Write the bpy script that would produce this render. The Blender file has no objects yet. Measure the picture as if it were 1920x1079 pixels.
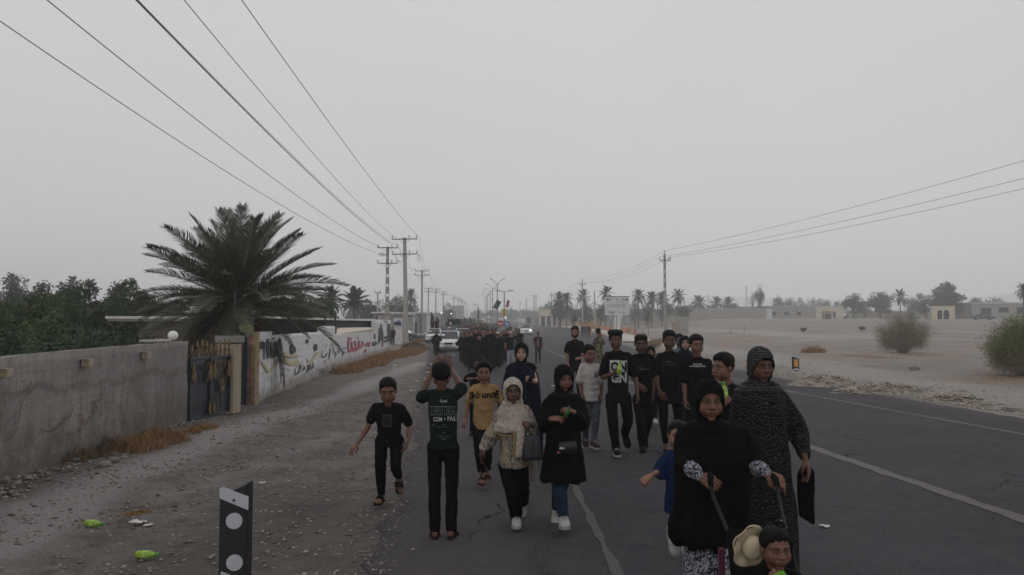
import bpy, bmesh, math, random
import numpy as np
from mathutils import Vector, Matrix, noise as mnoise
from mathutils.bvhtree import BVHTree
sc = bpy.context.scene
col = sc.collection
R = math.radians

# ------------------------------------------------------------------ camera
F = 1450.0; CAMH = 1.8; PITCH = math.atan(72.5 / F)
cam_d = bpy.data.cameras.new('camera'); cam = bpy.data.objects.new('camera', cam_d); col.objects.link(cam)
cam.location = (0, 0, CAMH); cam.rotation_euler = (math.pi / 2 + PITCH, 0, 0)
cam_d.sensor_fit = 'HORIZONTAL'; cam_d.sensor_width = 36; cam_d.lens = 36 * F / 1920
cam_d.clip_start = 0.1; cam_d.clip_end = 9000
sc.camera = cam

# ------------------------------------------------------------------ sky, sun, exposure
SUN_EL, SUN_ROT = R(14), R(200)
w = bpy.data.worlds.new('World'); sc.world = w; w.use_nodes = True
nt = w.node_tree; nt.nodes.clear()
out = nt.nodes.new('ShaderNodeOutputWorld'); bg = nt.nodes.new('ShaderNodeBackground')
sky = nt.nodes.new('ShaderNodeTexSky'); sky.sky_type = 'NISHITA'; sky.sun_disc = False
sky.sun_elevation = SUN_EL; sky.sun_rotation = SUN_ROT; sky.dust_density = 6; sky.air_density = 1.2
bw = nt.nodes.new('ShaderNodeHueSaturation'); bw.inputs['Saturation'].default_value = 0.25
nt.links.new(sky.outputs[0], bw.inputs['Color'])
tc = nt.nodes.new('ShaderNodeTexCoord'); sp = nt.nodes.new('ShaderNodeSeparateXYZ')
nt.links.new(tc.outputs['Generated'], sp.inputs[0])
mp = nt.nodes.new('ShaderNodeMapRange'); mp.inputs['From Min'].default_value = -0.05; mp.inputs['From Max'].default_value = 0.6
nt.links.new(sp.outputs['Z'], mp.inputs['Value'])
ramp = nt.nodes.new('ShaderNodeValToRGB')
ramp.color_ramp.elements[0].color = (.88, .895, .92, 1); ramp.color_ramp.elements[1].color = (1, 1, 1.01, 1)
nt.links.new(mp.outputs[0], ramp.inputs[0])
# faint uneven overcast
tn = nt.nodes.new('ShaderNodeTexNoise'); tn.inputs['Scale'].default_value = 1.6; tn.inputs['Detail'].default_value = 3
nt.links.new(tc.outputs['Generated'], tn.inputs['Vector'])
mr2 = nt.nodes.new('ShaderNodeMapRange'); mr2.inputs['To Min'].default_value = 0.92; mr2.inputs['To Max'].default_value = 1.08
tl = nt.nodes.new('ShaderNodeMath'); tl.operation = 'MULTIPLY_ADD'; tl.inputs[1].default_value = -.22; nt.links.new(sp.outputs['X'], tl.inputs[0]); nt.links.new(tn.outputs[0], tl.inputs[2])
nt.links.new(tl.outputs[0], mr2.inputs['Value'])
vm = nt.nodes.new('ShaderNodeVectorMath'); vm.operation = 'SCALE'
nt.links.new(ramp.outputs[0], vm.inputs[0]); nt.links.new(mr2.outputs[0], vm.inputs['Scale'])
vm2 = nt.nodes.new('ShaderNodeVectorMath'); vm2.operation = 'SCALE'; vm2.inputs['Scale'].default_value = 6.8
nt.links.new(vm.outputs[0], vm2.inputs[0])
mx = nt.nodes.new('ShaderNodeMix'); mx.data_type = 'RGBA'; mx.inputs['Factor'].default_value = 0.88
nt.links.new(bw.outputs[0], mx.inputs[6]); nt.links.new(vm2.outputs[0], mx.inputs[7])
nt.links.new(mx.outputs[2], bg.inputs['Color']); bg.inputs['Strength'].default_value = 0.1
nt.links.new(bg.outputs[0], out.inputs['Surface'])
sd = bpy.data.lights.new('sun', 'SUN'); sd.energy = 0.5; sd.angle = R(30); sd.color = (1, .95, .9)
so = bpy.data.objects.new('sun', sd); col.objects.link(so)
so.rotation_euler = (math.pi / 2 - SUN_EL, 0, math.pi - SUN_ROT + math.pi)
sc.view_settings.view_transform = 'Standard'; sc.view_settings.look = 'None'
sc.view_settings.exposure = 0; sc.view_settings.gamma = 1; sc.view_settings.use_curve_mapping = False
sc.cycles.volume_step_rate = 4; sc.cycles.volume_max_steps = 64
sc.cycles.max_bounces = 6; sc.cycles.volume_bounces = 1; sc.cycles.transparent_max_bounces = 8
sc.cycles.use_denoising = True

# ------------------------------------------------------------------ the lie of the land
def sstep(a, b, t):
    t = np.clip((t - a) / (b - a), 0, 1); return t * t * (3 - 2 * t)
RE_Y = [-20, 15, 26, 60, 100, 131, 200, 300, 380, 600, 3000]; RE_X = [11.6, 10, 9.3, 9.5, 12.5, 14.5, 13, 7.5, 4, -6, -120]
LE_Y = [-20, 5.6, 14, 33, 56, 100, 300, 600, 3000]; LE_X = [-.4, -1.0, -1.7, -3.6, -6, -11.5, -27, -50, -230]
def redge(y): return np.interp(y, RE_Y, RE_X)
def ledge(y): return np.interp(y, LE_Y, LE_X)
def base_z(y):
    a = np.maximum(np.asarray(y, float) - 40, 0); return .014 * (a - 60 * (1 - np.exp(-a / 60)))
def terrain(x, y):
    x = np.asarray(x, float); y = np.asarray(y, float)
    off = x - redge(y)
    z = base_z(y) + 2.3 * sstep(30, 190, y) * sstep(6, 45, off)
    offr = np.maximum(off, 0)
    b = sstep(.5, 6, offr)
    z = z + b * (.10 * np.sin(x * .35 + y * .21) * np.sin(y * .13 - x * .11) + .05 * np.sin(x * .9 - y * .5) * sstep(3, 10, offr))
    offl = ledge(y) - x
    bl = sstep(.3, 2.5, offl)
    z = z + bl * (.025 * np.sin(x * 2.1 + y * .7) * np.sin(y * 1.3) + .018 * np.sin(x * 4.3 - y * 2.1)) - .02 * sstep(0, .5, offl) + .10*sstep(2.2, 4.6, offl)*sstep(20,8,y)
    return z
def tz(x, y): return float(terrain(x, y))
def rdir(px, py):
    u = Vector((0, -math.sin(PITCH), math.cos(PITCH))); f = Vector((0, math.cos(PITCH), math.sin(PITCH)))
    return f * F + Vector((1, 0, 0)) * (px - 960) + u * (539.5 - py)
def J(px, py, d):
    v = rdir(px, py); v = v * (d / v.y); return Vector((v.x, v.y, v.z + CAMH))
def G(px, py):
    v = rdir(px, py); v = v / v.y
    d = 2.0
    while d < 1500:
        if CAMH + v.z * d <= tz(v.x * d, d): break
        d *= 1.004
    return Vector((v.x * d, d, tz(v.x * d, d)))
def at(px, d):
    """point on the ground at distance d in the direction of column px"""
    x = (px - 960) / F * d; return Vector((x, d, tz(x, d)))

# ------------------------------------------------------------------ helpers
def tag(o, label=None, cat=None, group=None, kind=None):
    if label: o['label'] = label
    if cat: o['category'] = cat
    if group: o['group'] = group
    if kind: o['kind'] = kind
    return o
def empty(name, loc=(0, 0, 0), rz=0, label=None, cat=None, group=None):
    o = bpy.data.objects.new(name, None); col.objects.link(o); o.location = loc; o.rotation_euler = (0, 0, rz)
    o.empty_display_size = .2
    return tag(o, label, cat, group)
def link(name, me, parent=None, m=None):
    o = bpy.data.objects.new(name, me); col.objects.link(o)
    if m is not None and len(me.materials) == 0: me.materials.append(m)
    if parent is not None: o.parent = parent
    return o
def copy_tree(o, parent=None):
    c = o.copy(); col.objects.link(c); c.parent = parent
    for ch in list(o.children): copy_tree(ch, c)
    return c
class MB:
    """collects simple solids, builds them as one mesh"""
    def __init__(s): s.v = []; s.f = []; s.mi = []; s.cur = 0
    def add(s, vs, fs):
        n = len(s.v); s.v += [tuple(v) for v in vs]
        s.f += [tuple(i + n for i in f) for f in fs]; s.mi += [s.cur] * len(fs)
        return s
    def box(s, c, size, rz=0, M=None):
        x, y, z = size[0] / 2, size[1] / 2, size[2] / 2
        vs = [Vector((a * x, b * y, e * z)) for e in (-1, 1) for b in (-1, 1) for a in (-1, 1)]
        m = Matrix.Rotation(rz, 3, 'Z') if M is None else M
        vs = [m @ v + Vector(c) for v in vs]
        return s.add(vs, [(0, 2, 3, 1), (4, 5, 7, 6), (0, 1, 5, 4), (2, 6, 7, 3), (0, 4, 6, 2), (1, 3, 7, 5)])
    def tube(s, pts, rad, n=8, cap=True, ell=None):
        pts = [Vector(p) for p in pts]
        if not hasattr(rad, '__len__'): rad = [rad] * len(pts)
        rings = []; up = None
        for i, p in enumerate(pts):
            t = (pts[min(i + 1, len(pts) - 1)] - pts[max(i - 1, 0)])
            t = t.normalized() if t.length > 1e-9 else Vector((0, 0, 1))
            if up is None:
                up = Vector((0, 0, 1)) if abs(t.z) < .9 else Vector((1, 0, 0))
            a = up - t * up.dot(t)
            a = a.normalized() if a.length > 1e-6 else t.orthogonal().normalized(); up = a; b = t.cross(a)
            rings.append([p + (a * math.cos(k * 2 * math.pi / n) + b * math.sin(k * 2 * math.pi / n)) * rad[i] for k in range(n)])
        vs = [v for r in rings for v in r]; fs = []
        for i in range(len(pts) - 1):
            for k in range(n):
                k2 = (k + 1) % n; fs.append((i * n + k, i * n + k2, (i + 1) * n + k2, (i + 1) * n + k))
        if cap: fs.append(tuple(range(n))[::-1]); fs.append(tuple((len(pts) - 1) * n + k for k in range(n)))
        return s.add(vs, fs)
    def lathe(s, prof, c=(0, 0, 0), n=16, M=None, sx=1, sy=1):
        m = M or Matrix.Identity(3); c = Vector(c); vs = []; fs = []
        for r, z in prof:
            for k in range(n):
                a = k * 2 * math.pi / n; vs.append(m @ Vector((r * math.cos(a) * sx, r * math.sin(a) * sy, z)) + c)
        for i in range(len(prof) - 1):
            for k in range(n):
                k2 = (k + 1) % n; fs.append((i * n + k, i * n + k2, (i + 1) * n + k2, (i + 1) * n + k))
        if prof[0][0] > 1e-4: fs.append(tuple(range(n))[::-1])
        if prof[-1][0] > 1e-4: fs.append(tuple((len(prof) - 1) * n + k for k in range(n)))
        return s.add(vs, fs)
    def ball(s, c, r, n=12, M=None, sc_=(1, 1, 1)):
        m = M or Matrix.Identity(3); c = Vector(c); vs = []; fs = []; h = n // 2
        for i in range(h + 1):
            t = math.pi * i / h
            for k in range(n):
                a = 2 * math.pi * k / n
                vs.append(m @ Vector((r * sc_[0] * math.sin(t) * math.cos(a), r * sc_[1] * math.sin(t) * math.sin(a), -r * sc_[2] * math.cos(t))) + c)
        for i in range(h):
            for k in range(n):
                k2 = (k + 1) % n; fs.append((i * n + k, i * n + k2, (i + 1) * n + k2, (i + 1) * n + k))
        return s.add(vs, fs)
    def prism(s, poly, a, b):
        """polygon [(u,v)] extruded between two functions mapping (u,v)->3D"""
        n = len(poly); vs = [a(u, v) for u, v in poly] + [b(u, v) for u, v in poly]
        fs = [tuple(range(n))[::-1], tuple(range(n, 2 * n))] + [(i, (i + 1) % n, n + (i + 1) % n, n + i) for i in range(n)]
        return s.add(vs, fs)
    def mesh(s, mats=None, smooth=False):
        me = bpy.data.meshes.new('m'); me.from_pydata(s.v, [], s.f)
        for m in (mats if isinstance(mats, (list, tuple)) else [mats] if mats else []): me.materials.append(m)
        if any(s.mi): me.polygons.foreach_set('material_index', s.mi)
        if smooth: me.polygons.foreach_set('use_smooth', [True] * len(me.polygons))
        bm = bmesh.new(); bm.from_mesh(me); bmesh.ops.remove_doubles(bm, verts=bm.verts, dist=1e-5)
        bmesh.ops.recalc_face_normals(bm, faces=bm.faces); bm.to_mesh(me); bm.free()
        me.update(); return me
    def build(s, name, m, parent=None, smooth=False):
        return link(name, s.mesh(m, smooth), parent)
def np_mesh(V, Fq, m=None, smooth=False):
    V = np.asarray(V, np.float32); Fq = np.asarray(Fq, np.int32); k = Fq.shape[1]
    me = bpy.data.meshes.new('m'); me.vertices.add(len(V)); me.vertices.foreach_set('co', V.ravel())
    me.loops.add(Fq.size); me.loops.foreach_set('vertex_index', Fq.ravel())
    me.polygons.add(len(Fq)); me.polygons.foreach_set('loop_start', np.arange(0, Fq.size, k, dtype=np.int32))
    if smooth: me.polygons.foreach_set('use_smooth', np.ones(len(Fq), bool))
    if m: me.materials.append(m)
    me.update(calc_edges=True); return me

# ------------------------------------------------------------------ materials
_M = {}
def mat(name, c, rough=.85, var=.12, scale=8., bump=0., bscale=60., metal=0., c2=None, spec=.3, detail=5., stretch=(1, 1, 1), emit=None, sheen=0., thr=(.35, .65)):
    """procedural material: base colour broken up by noise, optional bump"""
    if name in _M: return _M[name]
    m = bpy.data.materials.new(name); m.use_nodes = True; n = m.node_tree.nodes; l = m.node_tree.links
    p = n['Principled BSDF']; p.inputs['Roughness'].default_value = rough; p.inputs['Metallic'].default_value = metal
    p.inputs['Specular IOR Level'].default_value = spec
    if sheen: p.inputs['Sheen Weight'].default_value = sheen; p.inputs['Sheen Roughness'].default_value = .6
    tcn = n.new('ShaderNodeTexCoord'); mpn = n.new('ShaderNodeMapping'); mpn.inputs['Scale'].default_value = stretch
    l.new(tcn.outputs['Object'], mpn.inputs[0])
    t = n.new('ShaderNodeTexNoise'); t.inputs['Scale'].default_value = scale; t.inputs['Detail'].default_value = detail
    l.new(mpn.outputs[0], t.inputs['Vector'])
    r = n.new('ShaderNodeValToRGB'); l.new(t.outputs[0], r.inputs[0])
    if c2 is None: a = tuple(x * (1 - var) for x in c); b = tuple(min(1, x * (1 + var)) for x in c)
    else: a, b = c, c2
    r.color_ramp.elements[0].position = thr[0]; r.color_ramp.elements[1].position = thr[1]
    r.color_ramp.elements[0].color = (*a, 1); r.color_ramp.elements[1].color = (*b, 1)
    l.new(r.outputs[0], p.inputs['Base Color'])
    if bump:
        t2 = n.new('ShaderNodeTexNoise'); t2.inputs['Scale'].default_value = bscale; t2.inputs['Detail'].default_value = 4
        l.new(mpn.outputs[0], t2.inputs['Vector'])
        bn = n.new('ShaderNodeBump'); bn.inputs['Strength'].default_value = 1; bn.inputs['Distance'].default_value = bump
        l.new(t2.outputs[0], bn.inputs['Height']); l.new(bn.outputs[0], p.inputs['Normal'])
    if emit:
        p.inputs['Emission Color'].default_value = (*emit[0], 1); p.inputs['Emission Strength'].default_value = emit[1]
    _M[name] = m; return m
# ------------------------------------------------------------------ ground sheet
rng = np.random.default_rng(7); random.seed(7)
def seg_dist(X, Y, pts):
    d = np.full(X.shape, 1e9)
    for (x0, y0), (x1, y1) in zip(pts[:-1], pts[1:]):
        vx, vy = x1 - x0, y1 - y0; L = vx * vx + vy * vy + 1e-9
        t = np.clip(((X - x0) * vx + (Y - y0) * vy) / L, 0, 1)
        d = np.minimum(d, np.hypot(X - x0 - t * vx, Y - y0 - t * vy))
    return d
def gp(*pp):
    o = []
    for a, b in pp: p = G(a, b); o.append((p.x, p.y))
    return o
def set_attr(me, name, arr):
    a = me.attributes.new(name, 'FLOAT', 'POINT'); a.data.foreach_set('value', np.asarray(arr, np.float32).ravel())
def N(nt_, typ, **kw):
    n = nt_.nodes.new(typ)
    for k, v in kw.items():
        if k in n.inputs.keys(): n.inputs[k].default_value = v
        else: setattr(n, k, v)
    return n
def mixc(nt_, fac, a, b, typ='MIX'):
    m = nt_.nodes.new('ShaderNodeMix'); m.data_type = 'RGBA'; m.blend_type = typ
    for s, v in ((0, fac), (6, a), (7, b)):
        if hasattr(v, 'default_value'): nt_.links.new(v, m.inputs[s])
        elif isinstance(v, (int, float)): m.inputs[s].default_value = v
        else: m.inputs[s].default_value = (*v, 1)
    return m.outputs[2]
def mathn(nt_, op, a, b=0., clamp=False):
    m = nt_.nodes.new('ShaderNodeMath'); m.operation = op; m.use_clamp = clamp
    for s, v in ((0, a), (1, b)):
        if hasattr(v, 'default_value'): nt_.links.new(v, m.inputs[s])
        else: m.inputs[s].default_value = v
    return m.outputs[0]
def noise(nt_, co, scale, detail=5, rough=.55, dist=0.):
    t = nt_.nodes.new('ShaderNodeTexNoise'); t.inputs['Scale'].default_value = scale; t.inputs['Detail'].default_value = detail
    t.inputs['Roughness'].default_value = rough; t.inputs['Distortion'].default_value = dist
    nt_.links.new(co, t.inputs['Vector']); return t.outputs[0]
def rng_map(nt_, v, a, b, c=0., d=1.):
    m = nt_.nodes.new('ShaderNodeMapRange'); m.inputs['From Min'].default_value = a; m.inputs['From Max'].default_value = b
    m.inputs['To Min'].default_value = c; m.inputs['To Max'].default_value = d; nt_.links.new(v, m.inputs['Value']); return m.outputs[0]
def new_mat(name, rough=.9):
    m = bpy.data.materials.new(name); m.use_nodes = True
    p = m.node_tree.nodes['Principled BSDF']; p.inputs['Roughness'].default_value = rough; p.inputs['Specular IOR Level'].default_value = .2
    tcn = m.node_tree.nodes.new('ShaderNodeTexCoord')
    return m, m.node_tree, p, tcn.outputs['Object']
def attrn(nt_, name):
    a = nt_.nodes.new('ShaderNodeAttribute'); a.attribute_name = name; return a.outputs['Fac']
def bumpn(nt_, p, h, dist):
    b = nt_.nodes.new('ShaderNodeBump'); b.inputs['Distance'].default_value = dist; b.inputs['Strength'].default_value = 1
    nt_.links.new(h, b.inputs['Height']); nt_.links.new(b.outputs[0], p.inputs['Normal'])

def ground_material():
    m, t, p, co = new_mat('dirt_ground', .95)
    big = noise(t, co, .25, 6); mid = noise(t, co, 1.7, 6, .65); fine = noise(t, co, 14, 6, .75); grit = noise(t, co, 55, 3, .7)
    vor = t.nodes.new('ShaderNodeTexVoronoi'); vor.inputs['Scale'].default_value = 38; t.links.new(co, vor.inputs['Vector'])
    vor2 = t.nodes.new('ShaderNodeTexVoronoi'); vor2.inputs['Scale'].default_value = 11; vor2.inputs['Randomness'].default_value = 1; t.links.new(co, vor2.inputs['Vector'])
    dirt = mixc(t, rng_map(t, mid, .36, .64), (.125, .105, .10), (.225, .20, .19)); m6 = noise(t, co, 4.6, 7, .85); dirt = mixc(t, rng_map(t, m6, .54, .68, 0, .85), dirt, (.33, .30, .285)); dirt = mixc(t, rng_map(t, m6, .47, .34, 0, .85), dirt, (.06, .052, .05))
    field = mixc(t, rng_map(t, big, .35, .65), (.205, .18, .16), (.285, .258, .238))
    f = attrn(t, 'field')
    c = mixc(t, f, dirt, field)
    c = mixc(t, mathn(t, 'MULTIPLY', attrn(t, 'rust'), rng_map(t, mid, .35, .6)), c, (.34, .20, .11))
    c = mixc(t, mathn(t, 'MULTIPLY', attrn(t, 'dark'), rng_map(t, mid, .3, .6)), c, (.062, .055, .052))
    pale = mathn(t, 'MULTIPLY', attrn(t, 'pale'), rng_map(t, fine, .25, .6, .55, 1.))
    c = mixc(t, pale, c, mixc(t, f, (.37, .33, .325), (.37, .345, .325)))
    # pebbles: each cell its own grey, only where the noise lets them show
    peb = mathn(t, 'MULTIPLY', rng_map(t, vor.outputs['Distance'], .30, .12), rng_map(t, fine, .42, .6))
    sepc = t.nodes.new('ShaderNodeSeparateColor'); t.links.new(vor.outputs['Color'], sepc.inputs[0])
    pc = mixc(t, sepc.outputs[0], (.08, .07, .065), (.42, .38, .35))
    c = mixc(t, mathn(t, 'MULTIPLY', peb, .75), c, pc)
    c = mixc(t, rng_map(t, grit, .4, .7, 0, .45), c, mixc(t, f, (.09, .08, .075), (.24, .20, .17)))
    t.links.new(c, p.inputs['Base Color'])
    h = mathn(t, 'ADD', mathn(t, 'MULTIPLY', mid, 1.4), mathn(t, 'ADD', mathn(t, 'MULTIPLY', fine, .55), mathn(t, 'MULTIPLY', peb, .25)))
    h = mathn(t, 'ADD', h, mathn(t, 'MULTIPLY', grit, .12))
    bumpn(t, p, h, .08)
    return m
ys = np.concatenate([np.linspace(-30, 1.5, 14), np.arange(1.65, 45, .14), 45 * np.exp(np.linspace(0.004, math.log(4000 / 45), 170))])
us = np.linspace(-1, 1, 330)
YY, UU = np.meshgrid(ys, us, indexing='ij')
XX = UU * (np.maximum(YY, 0) * .95 + 24)
ZZ = terrain(XX, YY)
# small real relief on the near verge
rel = sstep(.2, 1.2, ledge(YY) - XX) * sstep(30, 14, YY) + sstep(.4, 1.5, XX - redge(YY)) * sstep(60, 30, YY)
nz = np.zeros_like(ZZ)
for k in range(14):
    a = rng.uniform(0, 6.28); fr = rng.uniform(3, 22); nz += np.sin((XX * math.cos(a) + YY * math.sin(a)) * fr + rng.uniform(0, 6)) * .012 / (fr ** .5)
ZZ = ZZ + rel * nz - .03 * ((XX > ledge(YY) + .4) & (XX < redge(YY) - .3))   # the bed under the asphalt sits a little lower
nr, nc = XX.shape
ii = (np.arange(nr - 1)[:, None] * nc + np.arange(nc - 1)[None, :]).ravel()
quads = np.stack([ii, ii + 1, ii + nc + 1, ii + nc], 1)
me = np_mesh(np.stack([XX, YY, ZZ], -1).reshape(-1, 3), quads, ground_material(), True)
offr = XX - redge(YY); offl = ledge(YY) - XX
set_attr(me, 'field', sstep(-1, 1.5, offr) + sstep(14, 60, YY) * .45 * (offr < 0))
pal = np.zeros_like(XX)
for pts, wd, am in (
    (gp((-60, 1035), (90, 970), (200, 905), (310, 865), (400, 820), (480, 790), (560, 770), (700, 715), (790, 680)), .38, .95),
    (gp((300, 940), (420, 895), (560, 845), (640, 815)), .16, .35),
    (gp((2100, 800), (1920, 748), (1700, 716), (1560, 692), (1440, 670), (1330, 655), (1200, 642)), 1.7, .8),
    (gp((1920, 640), (1700, 634), (1500, 630), (1400, 622), (1230, 618)), 2.5, .9),
    (gp((1500, 640), (1560, 632), (1660, 625), (1920, 622)), 2.4, .6),
    (gp((1700, 662), (1850, 655), (1960, 700)), 1.5, .35)):
    wig = .25 * wd * np.sin(XX * 1.3 + YY * .7)
    pal = np.maximum(pal, am * sstep(wd * 1.7, wd * .5, seg_dist(XX, YY, pts) + wig))
set_attr(me, 'pale', pal)
drk = np.zeros_like(XX)
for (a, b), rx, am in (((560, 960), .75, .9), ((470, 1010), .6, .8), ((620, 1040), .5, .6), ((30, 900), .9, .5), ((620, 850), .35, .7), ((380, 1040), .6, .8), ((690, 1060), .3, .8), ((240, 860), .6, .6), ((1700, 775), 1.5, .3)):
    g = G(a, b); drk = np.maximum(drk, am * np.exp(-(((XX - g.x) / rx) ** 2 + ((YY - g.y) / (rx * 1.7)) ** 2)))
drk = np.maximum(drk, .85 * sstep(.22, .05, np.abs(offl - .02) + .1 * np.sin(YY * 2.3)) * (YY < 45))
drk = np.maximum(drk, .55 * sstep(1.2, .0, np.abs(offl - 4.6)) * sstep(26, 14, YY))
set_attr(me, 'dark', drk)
rs = np.zeros_like(XX)
for (a, b), rx in (((1690, 668), 3.5), ((1600, 672), 2.2), ((1900, 712), 2.0), ((1530, 655), 2.0), ((1720, 640), 3), ((1400, 640), 4), ((1340, 648), 3), ((1850, 650), 4)):
    g = G(a, b); rs = np.maximum(rs, np.exp(-(((XX - g.x) / rx) ** 2 + ((YY - g.y) / (rx * 1.1)) ** 2)))
set_attr(me, 'rust', rs * .8)
ground = link('ground', me); tag(ground, kind='structure')

# ------------------------------------------------------------------ asphalt
def asphalt_material():
    m, t, p, co = new_mat('asphalt', .82)
    big = noise(t, co, .5, 5); mid = noise(t, co, 4, 5); fine = noise(t, co, 90, 2, .8); st = noise(t, co, 12, 4, .8)
    c = mixc(t, rng_map(t, big, .35, .65), (.035, .033, .041), (.053, .050, .060))
    c = mixc(t, rng_map(t, mid, .3, .7, 0, .35), c, (.085, .078, .08))
    c = mixc(t, mathn(t, 'MULTIPLY', attrn(t, 'dust'), rng_map(t, st, .3, .65, .5, 1)), c, (.092, .081, .082))
    c = mixc(t, mathn(t, 'MULTIPLY', attrn(t, 'seam'), rng_map(t, mid, .3, .55)), c, (.03, .028, .03))
    vr = t.nodes.new('ShaderNodeTexVoronoi'); vr.feature = 'DISTANCE_TO_EDGE'; vr.inputs['Scale'].default_value = .33; wv = t.nodes.new('ShaderNodeVectorMath'); wv.operation = 'ADD'; t.links.new(co, wv.inputs[0]); nn_ = t.nodes.new('ShaderNodeTexNoise'); nn_.inputs['Scale'].default_value = 1.1; nn_.inputs['Detail'].default_value = 6; t.links.new(co, nn_.inputs['Vector']); t.links.new(nn_.outputs['Color'], wv.inputs[1]); t.links.new(wv.outputs[0], vr.inputs['Vector'])
    c = mixc(t, mathn(t, 'MULTIPLY', rng_map(t, vr.outputs['Distance'], .007, .002), rng_map(t, big, .5, .56)), c, (.014, .013, .015))
    c = mixc(t, rng_map(t, noise(t, co, 1.3, 7, .75), .57, .70, 0, .4), c, (.085, .078, .082))
    c = mixc(t, rng_map(t, fine, .52, .72, 0, .6), c, (.16, .15, .15))
    c = mixc(t, rng_map(t, fine, .44, .28, 0, .55), c, (.025, .024, .026))
    t.links.new(c, p.inputs['Base Color'])
    p.inputs['Specular IOR Level'].default_value = .08; p.inputs['Roughness'].default_value = .95
    bumpn(t, p, mathn(t, 'ADD', fine, mathn(t, 'MULTIPLY', mid, .8)), .006)
    return m
ya = np.concatenate([np.linspace(-20, 2, 8), np.arange(2.2, 60, .22), 60 * np.exp(np.linspace(.02, math.log(1500 / 60), 90))])
ua = np.linspace(0, 1, 90)
YA, UA = np.meshgrid(ya, ua, indexing='ij')
jag = .07 * np.sin(ya * 1.7) + .05 * np.sin(ya * 4.9 + 1) + .03 * np.sin(ya * 11.3)
Lx = ledge(ya) + jag; Rx = redge(ya) + .6 * jag[::-1]
XA = Lx[:, None] + (Rx - Lx)[:, None] * UA
ZA = base_z(YA) + .004 + .05 * 0
nr, nc = XA.shape
ii = (np.arange(nr - 1)[:, None] * nc + np.arange(nc - 1)[None, :]).ravel()
me = np_mesh(np.stack([XA, YA, ZA], -1).reshape(-1, 3), np.stack([ii, ii + 1, ii + nc + 1, ii + nc], 1), asphalt_material(), True)
edge_in = XA - Lx[:, None]
set_attr(me, 'dust', np.clip(sstep(1.95, .8, edge_in) * .8 + .9 * sstep(.8, 0, Rx[:, None] - XA) + .15 * sstep(20, 80, YA), 0, 1))
seam = sstep(.07, .02, np.abs(edge_in - 1.25 + .03 * np.sin(YA * 3)))
seam = np.maximum(seam, .8 * sstep(.2, 0, edge_in) * (YA < 40))
set_attr(me, 'seam', seam * .8)
road = link('road', me); tag(road, kind='structure')

def worn_paint(name, c, keep):
    m, t, p, co = new_mat(name, .8)
    a = noise(t, co, 9, 6, .8); b = noise(t, co, 60, 3, .8)
    fac = mathn(t, 'ADD', mathn(t, 'MULTIPLY', a, .7), mathn(t, 'MULTIPLY', b, .3))
    cc = mixc(t, rng_map(t, fac, .5 - keep, .62 - keep), (.085, .08, .085), c)
    t.links.new(cc, p.inputs['Base Color']); return m
def line_strip(name, xs, y0, y1, wd, m, z=.009, jitter=.012):
    y = np.arange(y0, y1, .25 if y1 < 80 else .8); x = xs(y); dx = np.gradient(x, y); nx = 1 / np.sqrt(1 + dx * dx)
    j1 = jitter * (np.sin(y * 5.1) + np.sin(y * 13.7)); j2 = jitter * (np.sin(y * 4.3 + 2) + np.sin(y * 17.))
    a = np.stack([x - wd / 2 * nx + j1, y, base_z(y) + z], 1); b = np.stack([x + wd / 2 * nx + j2, y, base_z(y) + z], 1)
    V = np.concatenate([a, b]); n = len(y); i = np.arange(n - 1)
    o = link(name, np_mesh(V, np.stack([i, i + n, i + n + 1, i + 1], 1), m)); tag(o, kind='structure'); return o
cl = lambda y: np.interp(y, [-20, 7.2, 11.2, 26, 60, 100, 131], [6.3, 4.76, 4.46, 3.7, 2.6, 4.4, 6.5])
line_strip('road_centre_line', cl, -15, 62, .19, worn_paint('cream_road_paint', (.13, .108, .088), .03))
line_strip('road_edge_line', lambda y: np.interp(y, [-20, 12.9, 21.2, 40, 100], [11.5, 8.5, 7.65, 7.3, 10]), -15, 95, .11, worn_paint('white_road_paint', (.25, .24, .24), .0))
line_strip('road_edge_line', lambda y: np.interp(y, [4, 5.6, 8.9, 30], [.80, .77, .70, -.6]), 4, 12.5, .07, worn_paint('faded_white_paint', (.066, .063, .066), -.03))

# pale kerb and footway beyond the right edge, from where the road widens
def ribbon(name, fx0, fx1, y0, y1, z0, m, hgt=0.12, step=1.5):
    y = np.arange(y0, y1, step); a = fx0(y); b = fx1(y); z = terrain(.5 * (a + b), y) * 0 + base_z(y) + z0
    V = np.concatenate([np.stack([a, y, z - hgt], 1), np.stack([a, y, z], 1), np.stack([b, y, z + .02], 1), np.stack([b, y, z - hgt], 1)]); n = len(y); i = np.arange(n - 1)
    Fq = np.concatenate([np.stack([i + k * n, i + (k + 1) * n, i + 1 + (k + 1) * n, i + 1 + k * n], 1) for k in range(3)])
    o = link(name, np_mesh(V, Fq, m)); tag(o, kind='structure'); return o
m_conc = mat('pale_concrete', (.42, .39, .36), var=.15, scale=3)
ribbon('pavement', lambda y: redge(y) + .35, lambda y: redge(y) + 4.0, 78, 420, .13, mat('pale_footway', (.50, .45, .40), var=.15, scale=1.2), .2)
kerb_me = MB().box((0, 0, .06), (.3, 2.6, .3)).mesh(m_conc)
kp = empty('kerb', (0, 0, 0)); tag(kp, kind='structure')
for i in range(42):
    y = 80 + i * 3.4; o = link('kerb_stone', kerb_me, kp); x = float(redge(y)) + .18
    o.location = (x, y, float(base_z(y)) + .02); o.rotation_euler.z = -math.atan2(float(redge(y + 1) - redge(y - 1)), 2)

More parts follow.
